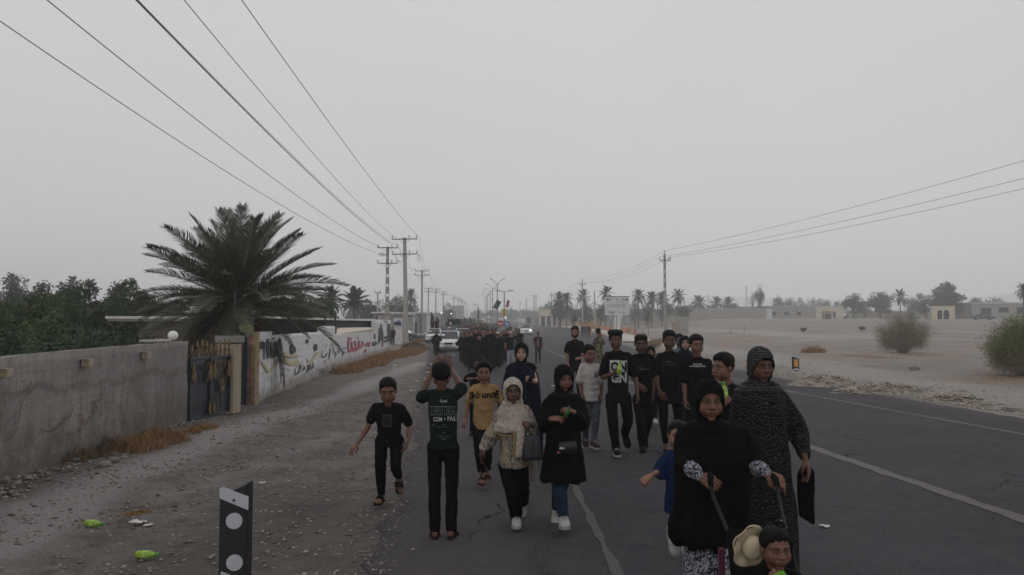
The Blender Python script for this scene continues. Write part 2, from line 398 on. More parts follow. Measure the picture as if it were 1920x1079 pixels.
# median between the carriageways
MED_Y = [100, 115, 150, 250, 380, 600]; MED_X = [-1.2, -1.9, -4.2, -9.5, -14, -22]; MED_W = [.5, 1.5, 3, 3.4, 4, 5]
medx = lambda y: np.interp(y, MED_Y, MED_X); medw = lambda y: np.interp(y, MED_Y, MED_W)
ribbon('median', lambda y: medx(y) - medw(y), lambda y: medx(y) + medw(y) * .35, 100, 560, .17, mat('median_kerb', (.44, .36, .28), var=.15, scale=2), .25)

# ------------------------------------------------------------------ stones
def stones_mesh(P, S, m, seed=1):
    """many small broken stones as one mesh; P centres, S sizes"""
    r = np.random.default_rng(seed); n = len(P)
    base = np.array([(1, 0, 0), (-1, 0, 0), (0, 1, 0), (0, -1, 0), (0, 0, 1), (0, 0, -.6)], float)
    fc = np.array([(0, 2, 4), (2, 1, 4), (1, 3, 4), (3, 0, 4), (2, 0, 5), (1, 2, 5), (3, 1, 5), (0, 3, 5)])
    v = base[None] * r.uniform(.55, 1.25, (n, 6, 1)) * np.array([1, .8, .5])[None, None] * S[:, None, None]
    a = r.uniform(0, 6.28, n); c, s = np.cos(a)[:, None], np.sin(a)[:, None]
    x = v[:, :, 0] * c - v[:, :, 1] * s; y = v[:, :, 0] * s + v[:, :, 1] * c
    V = np.stack([x, y, v[:, :, 2]], -1) + P[:, None]
    Fq = (fc[None] + (np.arange(n) * 6)[:, None, None]).reshape(-1, 3)
    me = np_mesh(V.reshape(-1, 3), Fq, m)
    sh = np.repeat(r.uniform(0, 1, n), 6); set_attr(me, 'shade', sh); return me
def stone_mat(name, a, b):
    m, t, p, co = new_mat(name, .9)
    f = mathn(t, 'ADD', mathn(t, 'MULTIPLY', attrn(t, 'shade'), .75), mathn(t, 'MULTIPLY', noise(t, co, 30, 4), .35))
    t.links.new(mixc(t, f, a, b), p.inputs['Base Color']); return m
m_stoneL = stone_mat('grey_stones', (.05, .045, .042), (.36, .33, .31))
m_stoneR = stone_mat('pale_stones', (.17, .14, .12), (.46, .40, .35))
n = 26000
yy = 3.2 + 16 * rng.random(n) ** 1.5; ol = rng.random(n) ** .8 * (4.9)
xx = ledge(yy) - .05 - ol; S = .005 + .032 * rng.random(n) ** 5
wallish = ol > 3.9; S = np.where(wallish, .01 + .045 * rng.random(n) ** 3, S)
P = np.stack([xx, yy, terrain(xx, yy) + S * .12], 1)
o = link('gravel', stones_mesh(P, S, m_stoneL, 3)); tag(o, kind='stuff', label='loose grey gravel scattered over the dirt verge by the wall')
n = 16000
yy = 9 + 55 * rng.random(n) ** 1.6; orr = np.abs(rng.normal(0, 1, n)) * 1.0 + .25; far = rng.random(n) < .35; orr = np.where(far, rng.uniform(2, 24, n), orr)
xx = redge(yy) + orr; S = .012 + .07 * rng.random(n) ** 4
P = np.stack([xx, yy, terrain(xx, yy) + S * .1], 1)
o = link('gravel', stones_mesh(P, S, m_stoneR, 4)); tag(o, kind='stuff', label='loose pale gravel along the right shoulder of the road')

# crumbs of broken asphalt along the left edge
n = 2500; yy = 3.5 + 30 * rng.random(n) ** 1.6; xx = ledge(yy) + rng.normal(0, .1, n); S = .005 + .02 * rng.random(n) ** 3
o = link('gravel', stones_mesh(np.stack([xx, yy, terrain(xx, yy) + .006], 1), S, m_stoneL, 9)); tag(o, kind='stuff', label='crumbs of broken asphalt along the edge of the road')

def rock_mesh(seed, m, n=10, flat=.6):
    b = MB(); b.ball((0, 0, 0), 1, n); me = b.mesh(m)
    co = np.array([v.co[:] for v in me.vertices])
    out_ = []
    for v in co:
        q = Vector(v); f = 1 + .38 * mnoise.noise(q * 1.3 + Vector((seed * 7.1, 0, 0))) + .16 * mnoise.noise(q * 3.1 + Vector((0, seed * 3.3, 0)))
        out_.append(q * f * 1.0)
    for v, q in zip(me.vertices, out_): v.co = (q.x, q.y * .8, q.z * flat)
    me.update(); return me
m_rock = mat('grey_rock', (.13, .12, .11), c2=(.26, .24, .22), scale=9, bump=.01, bscale=25)
m_rockp = mat('pale_rock', (.24, .21, .185), c2=(.40, .36, .32), scale=7, bump=.02, bscale=15)
rockmes = [rock_mesh(i, m_rock) for i in range(4)] + [rock_mesh(i + 9, m_rockp) for i in range(4)]
ROCKS = [  # px, py, radius (m), mesh, label
 (8, 905, .085, 0, 'rounded grey stone at the very foot of the grey wall, farthest left'),
 (72, 888, .06, 1, 'grey stone in the rubble line below the left wall, next after the leftmost stone'),
 (106, 872, .06, 2, 'dull stone in the middle of the rubble line below the grey wall'),
 (142, 868, .075, 5, 'pale stone in the rubble line below the grey wall'),
 (176, 858, .06, 3, 'grey stone just before the dark stone beside the dry grass'),
 (211, 868, .085, 0, 'dark round stone at the end of the dry grass mound by the wall'),
 (196, 874, .08, 6, 'flat pale stone lying in front of the dark round stone'),
 (232, 862, .06, 4, 'small pale stone between the dark stone and the dry grass'),
 (345, 812, .09, 5, 'pale lump of rubble by the left gate post'),
 (128, 880, .05, 6, 'small pale stone tucked against the pale wall rubble'),
 (30, 912, .06, 4, 'small pale stone beside the leftmost grey stone'),
 (1806, 747, .24, 1, 'large dark boulder on the right verge of the road'),
 (1770, 748, .15, 5, 'pale rock just left of the large dark boulder'),
 (1848, 762, .16, 6, 'pale rock right of the large dark boulder'),
 (1897, 772, .2, 4, 'pale rock farthest right on the road verge'),
 (1715, 694, .22, 2, 'flat dark rock lying alone on the dirt beyond the track'),
]
for px, py, r, k, lab in ROCKS:
    g = G(px, py); o = link('rock', rockmes[k]); o.location = g + Vector((0, 0, r * .25)); o.scale = (r, r, r); o.rotation_euler.z = px
    tag(o, lab, 'rock', 'rocks beside the road')

# heaps of dug earth and stone on the right verge
def heap(px, py, wd, dp, h, lab, seed):
    g = G(px, py); n = 46; b = []
    r = np.random.default_rng(seed); us_ = np.linspace(-1, 1, n); X, Y = np.meshgrid(us_, us_)
    rr = np.sqrt(X ** 2 + Y ** 2); Z = h * np.clip(1 - rr ** 1.6, 0, 1) ** .8
    nn = np.array([mnoise.noise(Vector((x * 3 + seed, y * 3, 0))) * .4 + mnoise.noise(Vector((x * 9 + seed, y * 9, 0))) * .22 for x, y in zip(X.ravel(), Y.ravel())]).reshape(X.shape)
    Z = Z * (1 + nn); a = math.atan2(-.1, 1)
    x = X * wd; y = Y * dp; gx = g.x + x * math.cos(.1) + y * .1; gy = g.y + y
    Z = Z + terrain(gx, gy) - .03
    ii = (np.arange(n - 1)[:, None] * n + np.arange(n - 1)[None, :]).ravel()
    o = link('rubble_heap', np_mesh(np.stack([gx, gy, Z], -1).reshape(-1, 3), np.stack([ii, ii + 1, ii + n + 1, ii + n], 1), mat('heap_earth', (.20, .17, .14), c2=(.33, .29, .25), scale=5, bump=.04, bscale=14), True))
    tag(o, lab, 'rubble heap', 'heaps of earth and stones along the right verge')
    k = 700; uu = r.normal(0, .42, (k, 2)); uu = uu[np.hypot(uu[:, 0], uu[:, 1]) < 1.15]
    px_ = g.x + uu[:, 0] * wd * math.cos(.1) + uu[:, 1] * dp * .1; py_ = g.y + uu[:, 1] * dp
    zz = terrain(px_, py_) + h * np.clip(1 - np.hypot(uu[:, 0], uu[:, 1]) ** 1.6, 0, 1) ** .8
    S_ = .02 + .07 * r.random(len(uu)) ** 3
    st = link('stones', stones_mesh(np.stack([px_, py_, zz], 1), S_, m_stoneR, seed), o); tag(st, kind='stuff')
heap(1545, 723, 1.15, .8, .33, 'rounded heap of stony earth nearest the roadside marker post', 1)
heap(1665, 737, 1.25, .7, .28, 'larger low heap of stones between the two other heaps', 2)
heap(1790, 752, .7, .5, .2, 'small stony heap just left of the dark boulder', 3)
heap(1600, 737, .6, .4, .12, 'tiny stony rise between the two larger heaps', 4)

# ------------------------------------------------------------------ dry grass
m_straw = mat('dry_grass', (.22, .115, .05), c2=(.34, .21, .10), scale=6, var=.2)
m_straw2 = mat('dark_dry_grass', (.10, .065, .035), c2=(.20, .13, .07), scale=6)
def grass(patches, lab, m=m_straw, hgt=(.08, .3), dens=260, name='dry_grass', wdt=.006):
    V = []; Fq = []
    for x, y, rx, ry in patches:
        k = int(dens * max(.2, rx * ry * 8))
        for _ in range(k):
            a = random.uniform(0, 6.28); q = random.random() ** .5; bx = x + rx * q * math.cos(a); by = y + ry * q * math.sin(a)
            h = random.uniform(*hgt) * (1.2 - q * .7); z = tz(bx, by) - .01
            dx, dy = random.gauss(0, .45) * h, random.gauss(0, .45) * h; t = random.uniform(0, 6.28); wx, wy = math.cos(t) * wdt, math.sin(t) * wdt
            n = len(V); V += [(bx - wx, by - wy, z), (bx + wx, by + wy, z), (bx + dx * .4 + wx * .7, by + dy * .4 + wy * .7, z + h * .6), (bx + dx * .4 - wx * .7, by + dy * .4 - wy * .7, z + h * .6), (bx + dx * 1.3, by + dy * 1.3, z + h)]
            Fq += [(n, n + 1, n + 2), (n, n + 2, n + 3), (n + 3, n + 2, n + 4)]
    o = link(name, np_mesh(V, Fq, m)); tag(o, lab, kind='stuff'); return o
def gpatch(lst): return [(G(a, b).x, G(a, b).y, rx, ry) for a, b, rx, ry in lst]
grass(gpatch([(300, 826, .35, .25), (270, 838, .35, .22), (240, 846, .28, .2), (325, 825, .25, .15)]), 'orange brown dry grass heaped against the foot of the grey wall', hgt=(.08, .26), dens=700)
grass(gpatch([(215, 842, .3, .2), (180, 858, .25, .15), (265, 822, .4, .14), (140, 868, .2, .1)]), 'dark dead weeds at the foot of the grey wall', m_straw2, hgt=(.08, .3), dens=500)
grass(gpatch([(355, 812, .2, .15), (380, 806, .25, .18), (392, 804, .18, .12)]), 'dry orange grass in front of the gate', hgt=(.05, .16), dens=900)
grass(gpatch([(250, 966, .16, .07), (262, 962, .12, .05)]), 'flattened straw on the dirt verge', hgt=(.01, .05), dens=1500)
lst = []
for i in range(26):
    t = i / 25; px = 640 + t * 140; py = 702 - t * 46; lst.append((px, py + random.uniform(-3, 3), .5 + .5 * t, .7 + 1.2 * t))
grass(gpatch(lst), 'band of orange dry grass growing along the foot of the white graffiti wall', hgt=(.10, .40), dens=95, wdt=.014)
grass(gpatch([(775, 655, .9, .8), (782, 654, .6, .6)]), 'rounded clump of dull dry scrub at the foot of the near power pole', m_straw2, hgt=(.3, .75), dens=260, wdt=.02)
grass([(at(800, 82).x, 82, 1.6, 1.4), (at(806, 84).x, 84, 1.2, 1.2)], 'patch of orange dry grass by the third power pole', hgt=(.1, .5), dens=40, wdt=.03)
grass(gpatch([(1525, 662, .8, .5), (1220, 650, .9, .6), (1235, 644, .9, .6)]), 'low straw coloured tufts on the field beyond the dirt track', hgt=(.2, .7), dens=170, wdt=.015)
grass(gpatch([(1650, 672, 1.5, .6), (1720, 668, 1.6, .6), (1600, 668, .8, .4), (1880, 712, .8, .5), (1460, 652, .5, .3)]), 'thin rusty dry growth below the bushes', hgt=(.03, .15), dens=50, wdt=.01)
# ------------------------------------------------------------------ walls on the left
def zpx(py, d): return CAMH - (py - 612) * d / F
def wall_material(name, kind):
    m, t, p, co = new_mat(name, .92)
    big = noise(t, co, .8, 6, .65); mid = noise(t, co, 3.5, 6, .7); fine = noise(t, co, 30, 4, .7)
    mpn = t.nodes.new('ShaderNodeMapping'); mpn.inputs['Scale'].default_value = (3, 3, .35); t.links.new(co, mpn.inputs[0])
    drip = noise(t, mpn.outputs[0], 2.2, 6, .7)
    sp_ = t.nodes.new('ShaderNodeSeparateXYZ'); t.links.new(co, sp_.inputs[0]); zz = sp_.outputs['Z']
    if kind == 'grey':
        c = mixc(t, rng_map(t, big, .3, .7), (.165, .148, .142), (.32, .295, .285))
        c = mixc(t, rng_map(t, drip, .5, .75, 0, .75), c, (.12, .10, .095))
        c = mixc(t, rng_map(t, mid, .55, .75, 0, .6), c, (.33, .30, .285))
        c = mixc(t, rng_map(t, mid, .42, .25, 0, .7), c, (.13, .11, .10))
        # rising damp and dirt along the foot
        foot = mathn(t, 'ADD', zz, rng_map(t, mid, .3, .7, -.35, .35))
        c = mixc(t, rng_map(t, foot, .75, .15, 0, .75), c, (.105, .088, .08))
        # a band where two lifts of plaster meet
        band = mathn(t, 'ABSOLUTE', mathn(t, 'SUBTRACT', mathn(t, 'ADD', zz, rng_map(t, noise(t, co, 1.2, 4), .3, .7, -.16, .16)), 1.02))
        c = mixc(t, rng_map(t, band, .09, 0, 0, .6), c, (.115, .10, .095))
    else:
        c = mixc(t, rng_map(t, big, .3, .7), (.60, .585, .60), (.76, .75, .76))
        c = mixc(t, rng_map(t, drip, .5, .72, 0, .6), c, (.38, .355, .34))
        c = mixc(t, rng_map(t, mid, .58, .72, 0, .8), c, (.25, .225, .21))
        foot = mathn(t, 'ADD', zz, rng_map(t, mid, .3, .7, -.3, .3))
        c = mixc(t, rng_map(t, foot, .45, .1, 0, .8), c, (.20, .17, .15))
    c = mixc(t, rng_map(t, fine, .5, .75, 0, .3), c, (.10, .09, .085))
    cx = t.nodes.new('ShaderNodeCombineXYZ'); t.links.new(sp_.outputs['Y'], cx.inputs[0]); t.links.new(zz, cx.inputs[1]); br = t.nodes.new('ShaderNodeTexBrick'); br.inputs['Scale'].default_value = 1; br.inputs['Brick Width'].default_value = .42; br.inputs['Row Height'].default_value = .21; br.inputs['Mortar Size'].default_value = .010; br.inputs['Mortar Smooth'].default_value = .6; t.links.new(cx.outputs[0], br.inputs['Vector'])
    c = mixc(t, mathn(t, 'MULTIPLY', br.outputs['Fac'], rng_map(t, big, .45, .6, .05, .55)), c, (.12, .10, .095))
    pits = t.nodes.new('ShaderNodeTexVoronoi'); pits.inputs['Scale'].default_value = 9; t.links.new(co, pits.inputs['Vector'])
    c = mixc(t, mathn(t, 'MULTIPLY', rng_map(t, pits.outputs['Distance'], .16, .08), rng_map(t, mid, .5, .6)), c, (.05, .042, .04))
    t.links.new(c, p.inputs['Base Color'])
    bumpn(t, p, mathn(t, 'ADD', mathn(t, 'MULTIPLY', mid, 1.5), mathn(t, 'MULTIPLY', fine, .35)), .03)
    return m
m_wallg = wall_material('grey_plaster', 'grey'); m_wallw = wall_material('white_plaster', 'white')
def poly_wall(pts, tops, th, m, name, parent=None, step=.12, seed=0, zb=-.12):
    """wall along pts [(x,y)], thickness th to the left; tops: heights at each pt (absolute)"""
    P_ = [Vector((x, y, 0)) for x, y in pts]; L = [0]
    for a, b in zip(P_[:-1], P_[1:]): L.append(L[-1] + (b - a).length)
    n = max(2, int(L[-1] / step)); ss = np.linspace(0, L[-1], n + 1)
    xs = np.interp(ss, L, [p.x for p in P_]); ysn = np.interp(ss, L, [p.y for p in P_]); tt = np.interp(ss, L, tops)
    dx = np.gradient(xs); dy = np.gradient(ysn); ln = np.hypot(dx, dy); nx, ny = dy / ln, -dx / ln   # towards the road
    rows = 14; V = []
    for i in range(n + 1):
        zt = tt[i] + .018 * mnoise.noise(Vector((ss[i] * 1.7, seed, 0))) + .008 * mnoise.noise(Vector((ss[i] * 9, seed, 3)))
        g0 = tz(xs[i], ysn[i]) + zb
        for k in range(rows + 1):
            z = g0 + (zt - g0) * k / rows; o_ = .018 * mnoise.noise(Vector((ss[i] * .9, z * 1.6, seed))) + .006 * mnoise.noise(Vector((ss[i] * 5, z * 5, seed)))
            V.append((xs[i] + nx[i] * o_, ysn[i] + ny[i] * o_, z))
        V.append((xs[i] - nx[i] * th, ysn[i] - ny[i] * th, zt)); V.append((xs[i] - nx[i] * th, ysn[i] - ny[i] * th, g0))
    w_ = rows + 3; Fq = []
    for i in range(n):
        for k in range(w_ - 1): Fq.append((i * w_ + k, (i + 1) * w_ + k, (i + 1) * w_ + k + 1, i * w_ + k + 1))
    me = bpy.data.meshes.new('m'); Fq += [tuple(range(w_)), tuple(n * w_ + k for k in range(w_))[::-1]]
    me.from_pydata(V, [], Fq); me.materials.append(m); me.update()
    bm = bmesh.new(); bm.from_mesh(me); bmesh.ops.recalc_face_normals(bm, faces=bm.faces); bm.to_mesh(me); bm.free()
    me.polygons.foreach_set('use_smooth', [True] * n * (w_ - 1) + [False] * 2)
    return link(name, me, parent), (P_, L)
GW = [(-5.25, 3.0), (-5.6, 8.5), (-6.0, 14.35)]
gw, _ = poly_wall(GW, [1.42, 1.455, 1.53], .2, m_wallg, 'plastered_wall', seed=1)
tag(gw, 'weathered grey plastered wall with faint red scrawls along the left side', 'wall')
def on_wall(W, s, z, off=.02):
    """point s metres along the wall line, z high, off in front of its road face"""
    for (x0, y0), (x1, y1) in zip(W[:-1], W[1:]):
        l = math.hypot(x1 - x0, y1 - y0)
        if s <= l or (x1, y1) == W[-1]:
            ux, uy = (x1 - x0) / l, (y1 - y0) / l
            return Vector((x0 + ux * s + uy * off, y0 + uy * s - ux * off, z)), (ux, uy)
        s -= l
def wall_at_px(W, px, py, off=.02):
    """(s, z) on the road face of the wall seen at a pixel"""
    t = (px - 960) / F; acc = 0
    for (x0, y0), (x1, y1) in zip(W[:-1], W[1:]):
        l = math.hypot(x1 - x0, y1 - y0); den = (x1 - x0) - t * (y1 - y0)
        k = (t * y0 - x0) / den
        if -0.0001 <= k <= 1.0001 or (x1, y1) == W[-1]:
            d = y0 + (y1 - y0) * k; return acc + k * l, J(px, py, d).z
        acc += l
# concrete coping pieces and sockets for lamps on the grey wall
m_box = mat('old_lamp_box', (.26, .20, .13), c2=(.36, .30, .22), scale=12); m_dark = mat('dark_iron', (.02, .02, .024), var=.3, rough=.5, scale=20, spec=.4)
for px, py, wd, lab in ((2, 700, .075, 'yellowish lamp box on the grey wall at the left edge of the photo'), (157, 681, .085, 'pale lamp box in the middle of the grey wall'), (268, 667, .085, 'pale lamp box on the grey wall nearest the gate')):
    s, z = wall_at_px(GW, px, py); p, (ux, uy) = on_wall(GW, s, z, .07)
    o = empty('wall_lamp', p, math.atan2(uy, ux), lab, 'wall lamp', 'lamp boxes on the grey wall')
    MB().box((0, 0, 0), (wd * 1.5, .1, wd * 1.1)).build('lamp_box', m_box, o)
    MB().box((0, .03, wd * .62), (wd * 1.8, .14, .012)).box((wd * .3, .06, -wd * .4), (.03, .06, .05)).build('lid', mat('dull_tin', (.3, .28, .25), scale=9), o)
s, z = wall_at_px(GW, 337, 643); p, _u = on_wall(GW, s - .02, 1.53, -.1)
o = empty('globe_lamp', p, 0, 'white globe lamp on top of the grey wall by the gate', 'globe lamp')
MB().lathe([(.045, -.03), (.05, .0), (.03, .012), (.028, .03)], n=16).build('lamp_base', m_dark, o)
MB().ball((0, 0, .1), .088, 20).build('globe', mat('white_globe', (.75, .74, .73), var=.03, rough=.4), o, True)
s2 = wall_at_px(GW, 305, 650)[0]
p1, u_ = on_wall(GW, s2, 1.56, -.1)
o = MB().box((0, 0, 0), (.95, .16, .03)).build('coping_slab', m_conc); o.location = p1; o.rotation_euler = (R(.5), 0, math.atan2(u_[1], u_[0])); tag(o, 'flat slab lying on top of the grey wall beside the globe lamp', 'slab')

# spray strokes: thin ribbons of paint laid on the plaster
def strokes_on(W, lst, m, name, parent, wd, off=.035, taper=True):
    b = MB()
    for st in lst:
        k = 1.
        if isinstance(st, tuple): st, k = st
        pts = st
        # smooth (Catmull-Rom)
        q = []
        for i in range(len(pts) - 1):
            p0 = pts[max(i - 1, 0)]; p1_ = pts[i]; p2 = pts[i + 1]; p3 = pts[min(i + 2, len(pts) - 1)]
            for j in range(5):
                t = j / 5; q.append(tuple(.5 * (2 * p1_[c] + (p2[c] - p0[c]) * t + (2 * p0[c] - 5 * p1_[c] + 4 * p2[c] - p3[c]) * t * t + (3 * p1_[c] - p0[c] - 3 * p2[c] + p3[c]) * t ** 3) for c in (0, 1)))
        q.append(pts[-1]); n = len(q); vs = []
        for i, (s, z) in enumerate(q):
            a = q[max(i - 1, 0)]; c = q[min(i + 1, n - 1)]; tx, tzz = c[0] - a[0], c[1] - a[1]; l = math.hypot(tx, tzz) + 1e-9
            ww = wd * k * ((.35 + .65 * math.sin(math.pi * min(1, max(0, (i + .6) / n)))) if taper else 1)
            for sg in (-1, 1):
                q_ = wall_at_px(W, s - sg * tzz / l * ww / 2, z + sg * tx / l * ww / 2); p_, _ = on_wall(W, q_[0], q_[1], off); vs.append(p_)
        b.add(vs, [(2 * i, 2 * i + 1, 2 * i + 3, 2 * i + 2) for i in range(n - 1)])
    return b.build(name, m, parent)
m_redp = mat('dull_red_paint', (.12, .035, .05), c2=(.19, .10, .11), scale=14)
strokes_on(GW, [[(66, 720), (58, 735), (44, 750), (38, 775), (34, 800), (24, 820), (8, 826), (0, 822)], [(2, 760), (3, 790), (0, 815)], [(46, 735), (55, 722), (58, 716)],
                [(137, 758), (135, 775), (122, 790), (104, 805), (86, 808), (80, 800)], [(194, 715), (195, 740), (188, 750), (176, 752), (182, 765), (176, 780), (160, 790)], [(152, 775), (158, 788), (166, 792), (150, 806)]], m_redp, 'paint_scrawl', gw, 2.2)

# white wall with graffiti; stepped heights
WW = [(-6.06, 18.35), (-6.55, 23), (-7.36, 31.4), (-7.45, 32.5), (-8.35, 45), (-8.58, 48.5), (-9.15, 58.5)]
ww = empty('graffiti_wall', (0, 0, 0), 0, 'white painted wall covered with black and red writing beside the dirt verge', 'wall')
def sub(W, d0, d1):
    f = lambda d: (float(np.interp(d, [p[1] for p in W], [p[0] for p in W])), d)
    return [f(d0)] + [p for p in W if d0 < p[1] < d1] + [f(d1)]
segs = [(18.35, 20.2, 1.66, 1.66), (20.2, 29.3, 1.56, 1.58), (29.3, 32.6, 1.80, 1.80), (32.6, 48.2, 1.47, 1.62), (48.2, 58.5, 2.13, 2.19)]
for i, (a, b_, h0, h1) in enumerate(segs):
    W_ = sub(WW, a, b_); L_ = [p[1] for p in W_]
    poly_wall(W_, [h0 + (h1 - h0) * (d - a) / (b_ - a) for d in L_], .2, m_wallw, 'wall_section', ww, step=.2, seed=10 + i)
m_blk = mat('black_wall_paint', (.02, .02, .026), c2=(.07, .07, .08), scale=10); m_red = mat('red_wall_paint', (.34, .045, .08), c2=(.42, .12, .15), scale=10)
m_blue = mat('blue_wall_paint', (.15, .22, .38), scale=10); m_yel = mat('yellow_wall_paint', (.46, .36, .16), c2=(.5, .44, .33), scale=5)
# yellow sweep first (lowest layer)
strokes_on(WW, [[(486, 672), (498, 690), (504, 697), (514, 688), (526, 668)], [(530, 668), (545, 680), (560, 676)], [(575, 672), (582, 678), (594, 664), (597, 660)], [(622, 648), (628, 640)]], m_yel, 'yellow_paint', ww, 4.2, .030)
strokes_on(WW, [[(526, 668), (534, 664), (545, 668), (560, 668)], [(528, 674), (545, 682), (562, 680)]], m_yel, 'yellow_paint', ww, 7, .032)
digits = [([(483.5, 654), (484.2, 662)], 1.3), ([(493, 648), (490, 641), (487.5, 645), (489, 652), (493, 650), (493.5, 642), (494.5, 655), (495.5, 675)], 1.2),
          ([(501, 636), (502, 652), (503.5, 672)], 1.6), ([(507.5, 640), (510, 655), (511, 671)], 1.4), ([(516, 640), (513.5, 655), (511.5, 671)], 1.4), ([(509, 634), (511, 636), (514, 633)], .8),
          ([(523, 635), (521.5, 650), (518.5, 670)], 1.4), ([(523.5, 635), (525, 650), (527.5, 668)], 1.5),
          ([(546.5, 645), (548, 664)], 1.7), ([(551, 650), (552, 662)], 1.4), ([(591, 645), (591.5, 658)], 1.8), ([(575, 636), (576, 644)], 1.3)]
strokes_on(WW, digits, m_blk, 'black_writing', ww, 3.7, .036)
word = [([(554, 690), (553, 700), (556, 702), (561, 697), (562, 688)], .9), ([(557, 687), (558, 688)], 1.1), ([(563, 682), (563.5, 693)], 1), ([(568, 686), (571, 690), (569, 694), (566, 693)], .9),
        ([(575, 684), (578, 686), (578, 693), (573, 700)], .9), ([(581, 682), (582, 690), (577, 697)], .8), ([(586, 679), (587, 688), (583, 694)], .8),
        ([(603, 657), (604, 668), (608, 670), (612, 665), (614, 661)], .7), ([(609, 675), (610, 681)], .5), ([(619, 652), (618, 663), (616, 675)], .6), ([(624, 648), (626, 660), (630, 664), (628, 672)], .6),
        ([(632, 652), (634, 662), (637, 656), (636, 650)], .5), ([(640, 660), (643, 664), (648, 660)], .5),
        ([(598, 693), (601, 699), (604, 697), (603, 690)], .5), ([(606, 692), (609, 696), (613, 690)], .45), ([(524, 698), (527, 705), (530, 700)], .5), ([(532, 694), (531, 702)], .45), ([(512, 700), (515, 706), (520, 703)], .4), ([(538, 690), (541, 696), (545, 692)], .4), ([(498, 704), (502, 709), (507, 706)], .35), ([(490, 708), (493, 711)], .35)]
strokes_on(WW, word, m_blk, 'black_writing', ww, 2.6, .036)
redw = [([(652, 660), (660, 656), (668, 654), (680, 648)], 2.2), ([(653, 658), (653, 640), (654, 632)], 1.), ([(660, 655), (659, 640)], 1.), ([(667, 652), (666, 642), (663, 640)], .9), ([(673, 650), (673, 638)], 1), ([(684, 650), (688, 644), (692, 648), (693, 640)], 1.3), ([(684, 662), (686, 655)], 1.1), ([(678, 640), (680, 643), (680, 648)], .9), ([(657, 634), (659, 637)], .9), ([(670, 633), (672, 635)], .9)]
strokes_on(WW, redw, m_red, 'red_writing', ww, 3.4, .036)
lastw = [([(699, 641), (700, 646), (704, 645), (704, 640)], 2), ([(703, 636), (702, 626)], 1), ([(708, 644), (710, 643), (711, 625), (711, 615)], 1.3), ([(713, 640), (714, 616), (714, 608)], 1.4), ([(717, 650), (717, 630), (716, 616)], 1.4), ([(719, 640), (724, 640), (728, 636), (728, 612), (727, 607)], 2.0), ([(720, 634), (727, 632)], 2.2), ([(731, 646), (731, 620), (730, 608)], 1.3)]
strokes_on(WW, lastw, m_blk, 'black_writing', ww, 2.4, .036)
strokes_on(WW, [([(641, 655), (646, 652), (650, 656)], 1), ([(610, 650), (614, 646)], .8), ([(642, 662), (644, 668)], .8)], m_blue, 'blue_writing', ww, 1.8, .036)
# painted end of the white wall (faces the camera): navy, orange, cream stripes
for k, (x0, x1, c) in enumerate(((-6.30, -6.17, (.018, .018, .026)), (-6.17, -6.12, (.13, .12, .15)), (-6.12, -6.05, (.26, .11, .06)), (-6.05, -5.975, (.27, .20, .12)))):
    MB().box(((x0 + x1) / 2, 18.2, .8), (x1 - x0, .3, 1.74)).build('painted_stripe', mat('end_paint_%s' % ['navy', 'slate', 'rust', 'ochre'][k], c, var=.3, scale=6, bump=.01, bscale=20), ww)
MB().tube([(-6.45, 18.0, -.1), (-6.45, 18.0, 2.6)], .025, 6).build('gate_post', m_dark, ww)
# yellow lump on top of the wall end
o = link('plastic_container', rock_mesh(21, mat('faded_yellow_plastic', (.48, .38, .14), var=.1), 10, .9)); o.scale = (.17, .12, .11); o.location = (-6.25, 18.2, 1.74); tag(o, 'faded yellow container on top of the painted end of the graffiti wall', 'container')

# gate, brick pillar
gate = empty('metal_gate', (-5.99, 14.42, 0), math.atan2(1.66, .12), 'dark blue metal gate with gold ornaments between the grey wall and the brick pillar', 'gate')
m_gate = mat('dark_blue_gate_paint', (.022, .026, .036), var=.25, rough=.45, scale=6, spec=.4); m_gold = mat('worn_gold_paint', (.085, .055, .025), c2=(.19, .115, .045), rough=.5, metal=.3, scale=30)
H = 1.20
MB().box((.42, .03, .63), (.78, .012, 1.12)).build('sheet_panel', m_gate, gate); MB().box((1.28, .03, .63), (.82, .012, 1.12)).build('sheet_panel', m_gate, gate)
f = MB()
for u in (.02, .84, .90, 1.70): f.box((u, 0, .62), (.045, .05, 1.2))
for z in (.05, H): f.box((.43, 0, z), (.8, .04, .045)).box((1.30, 0, z), (.78, .04, .045))
f.box((1.30, 0, .78), (.78, .035, .03)).box((1.30, 0, .46), (.78, .035, .03))
f.build('gate_frame', m_gate, gate)
for u0, dirn in ((.84, -1), (.90, 1)):   # sweeping curved bars
    pts = [(u0 + dirn * (.38 * math.sin(t * 1.57)), -.03, 1.12 - .95 * t) for t in np.linspace(0, 1, 9)]
    MB().tube(pts, .016, 6).build('curved_bar', m_gate, gate)
def motif(u, z, s):
    b = MB(); b.prism([(u, z + s), (u + s * .35, z), (u, z - s), (u - s * .35, z)], lambda a, c: (a, -.045, c), lambda a, c: (a, -.03, c))
    for sg in (-1, 1): b.tube([(u + sg * s * .45 * math.sin(t * 6) * (1 - t * .5), -.04, z - s * .8 + 1.6 * s * t) for t in np.linspace(0, 1, 10)], s * .07, 5)
    return b
for u, z, s in ((.1, .92, .2), (.78, .92, .2), (.96, .92, .2), (1.62, .92, .2), (.78, .2, .14), (.96, .2, .14)): motif(u, z, s).build('gold_motif', m_gold, gate)
for u in (.3, .5, .7, 1.1, 1.3, 1.5):
    b = MB(); b.tube([(u + .07 * math.cos(a), -.03, 1.0 + .08 * math.sin(a)) for a in np.linspace(-.6, 3.8, 10)], .011, 5); b.tube([(u, -.03, .92), (u, -.03, .72)], .012, 5); b.build('scroll', m_gold if u > .6 else m_gate, gate)
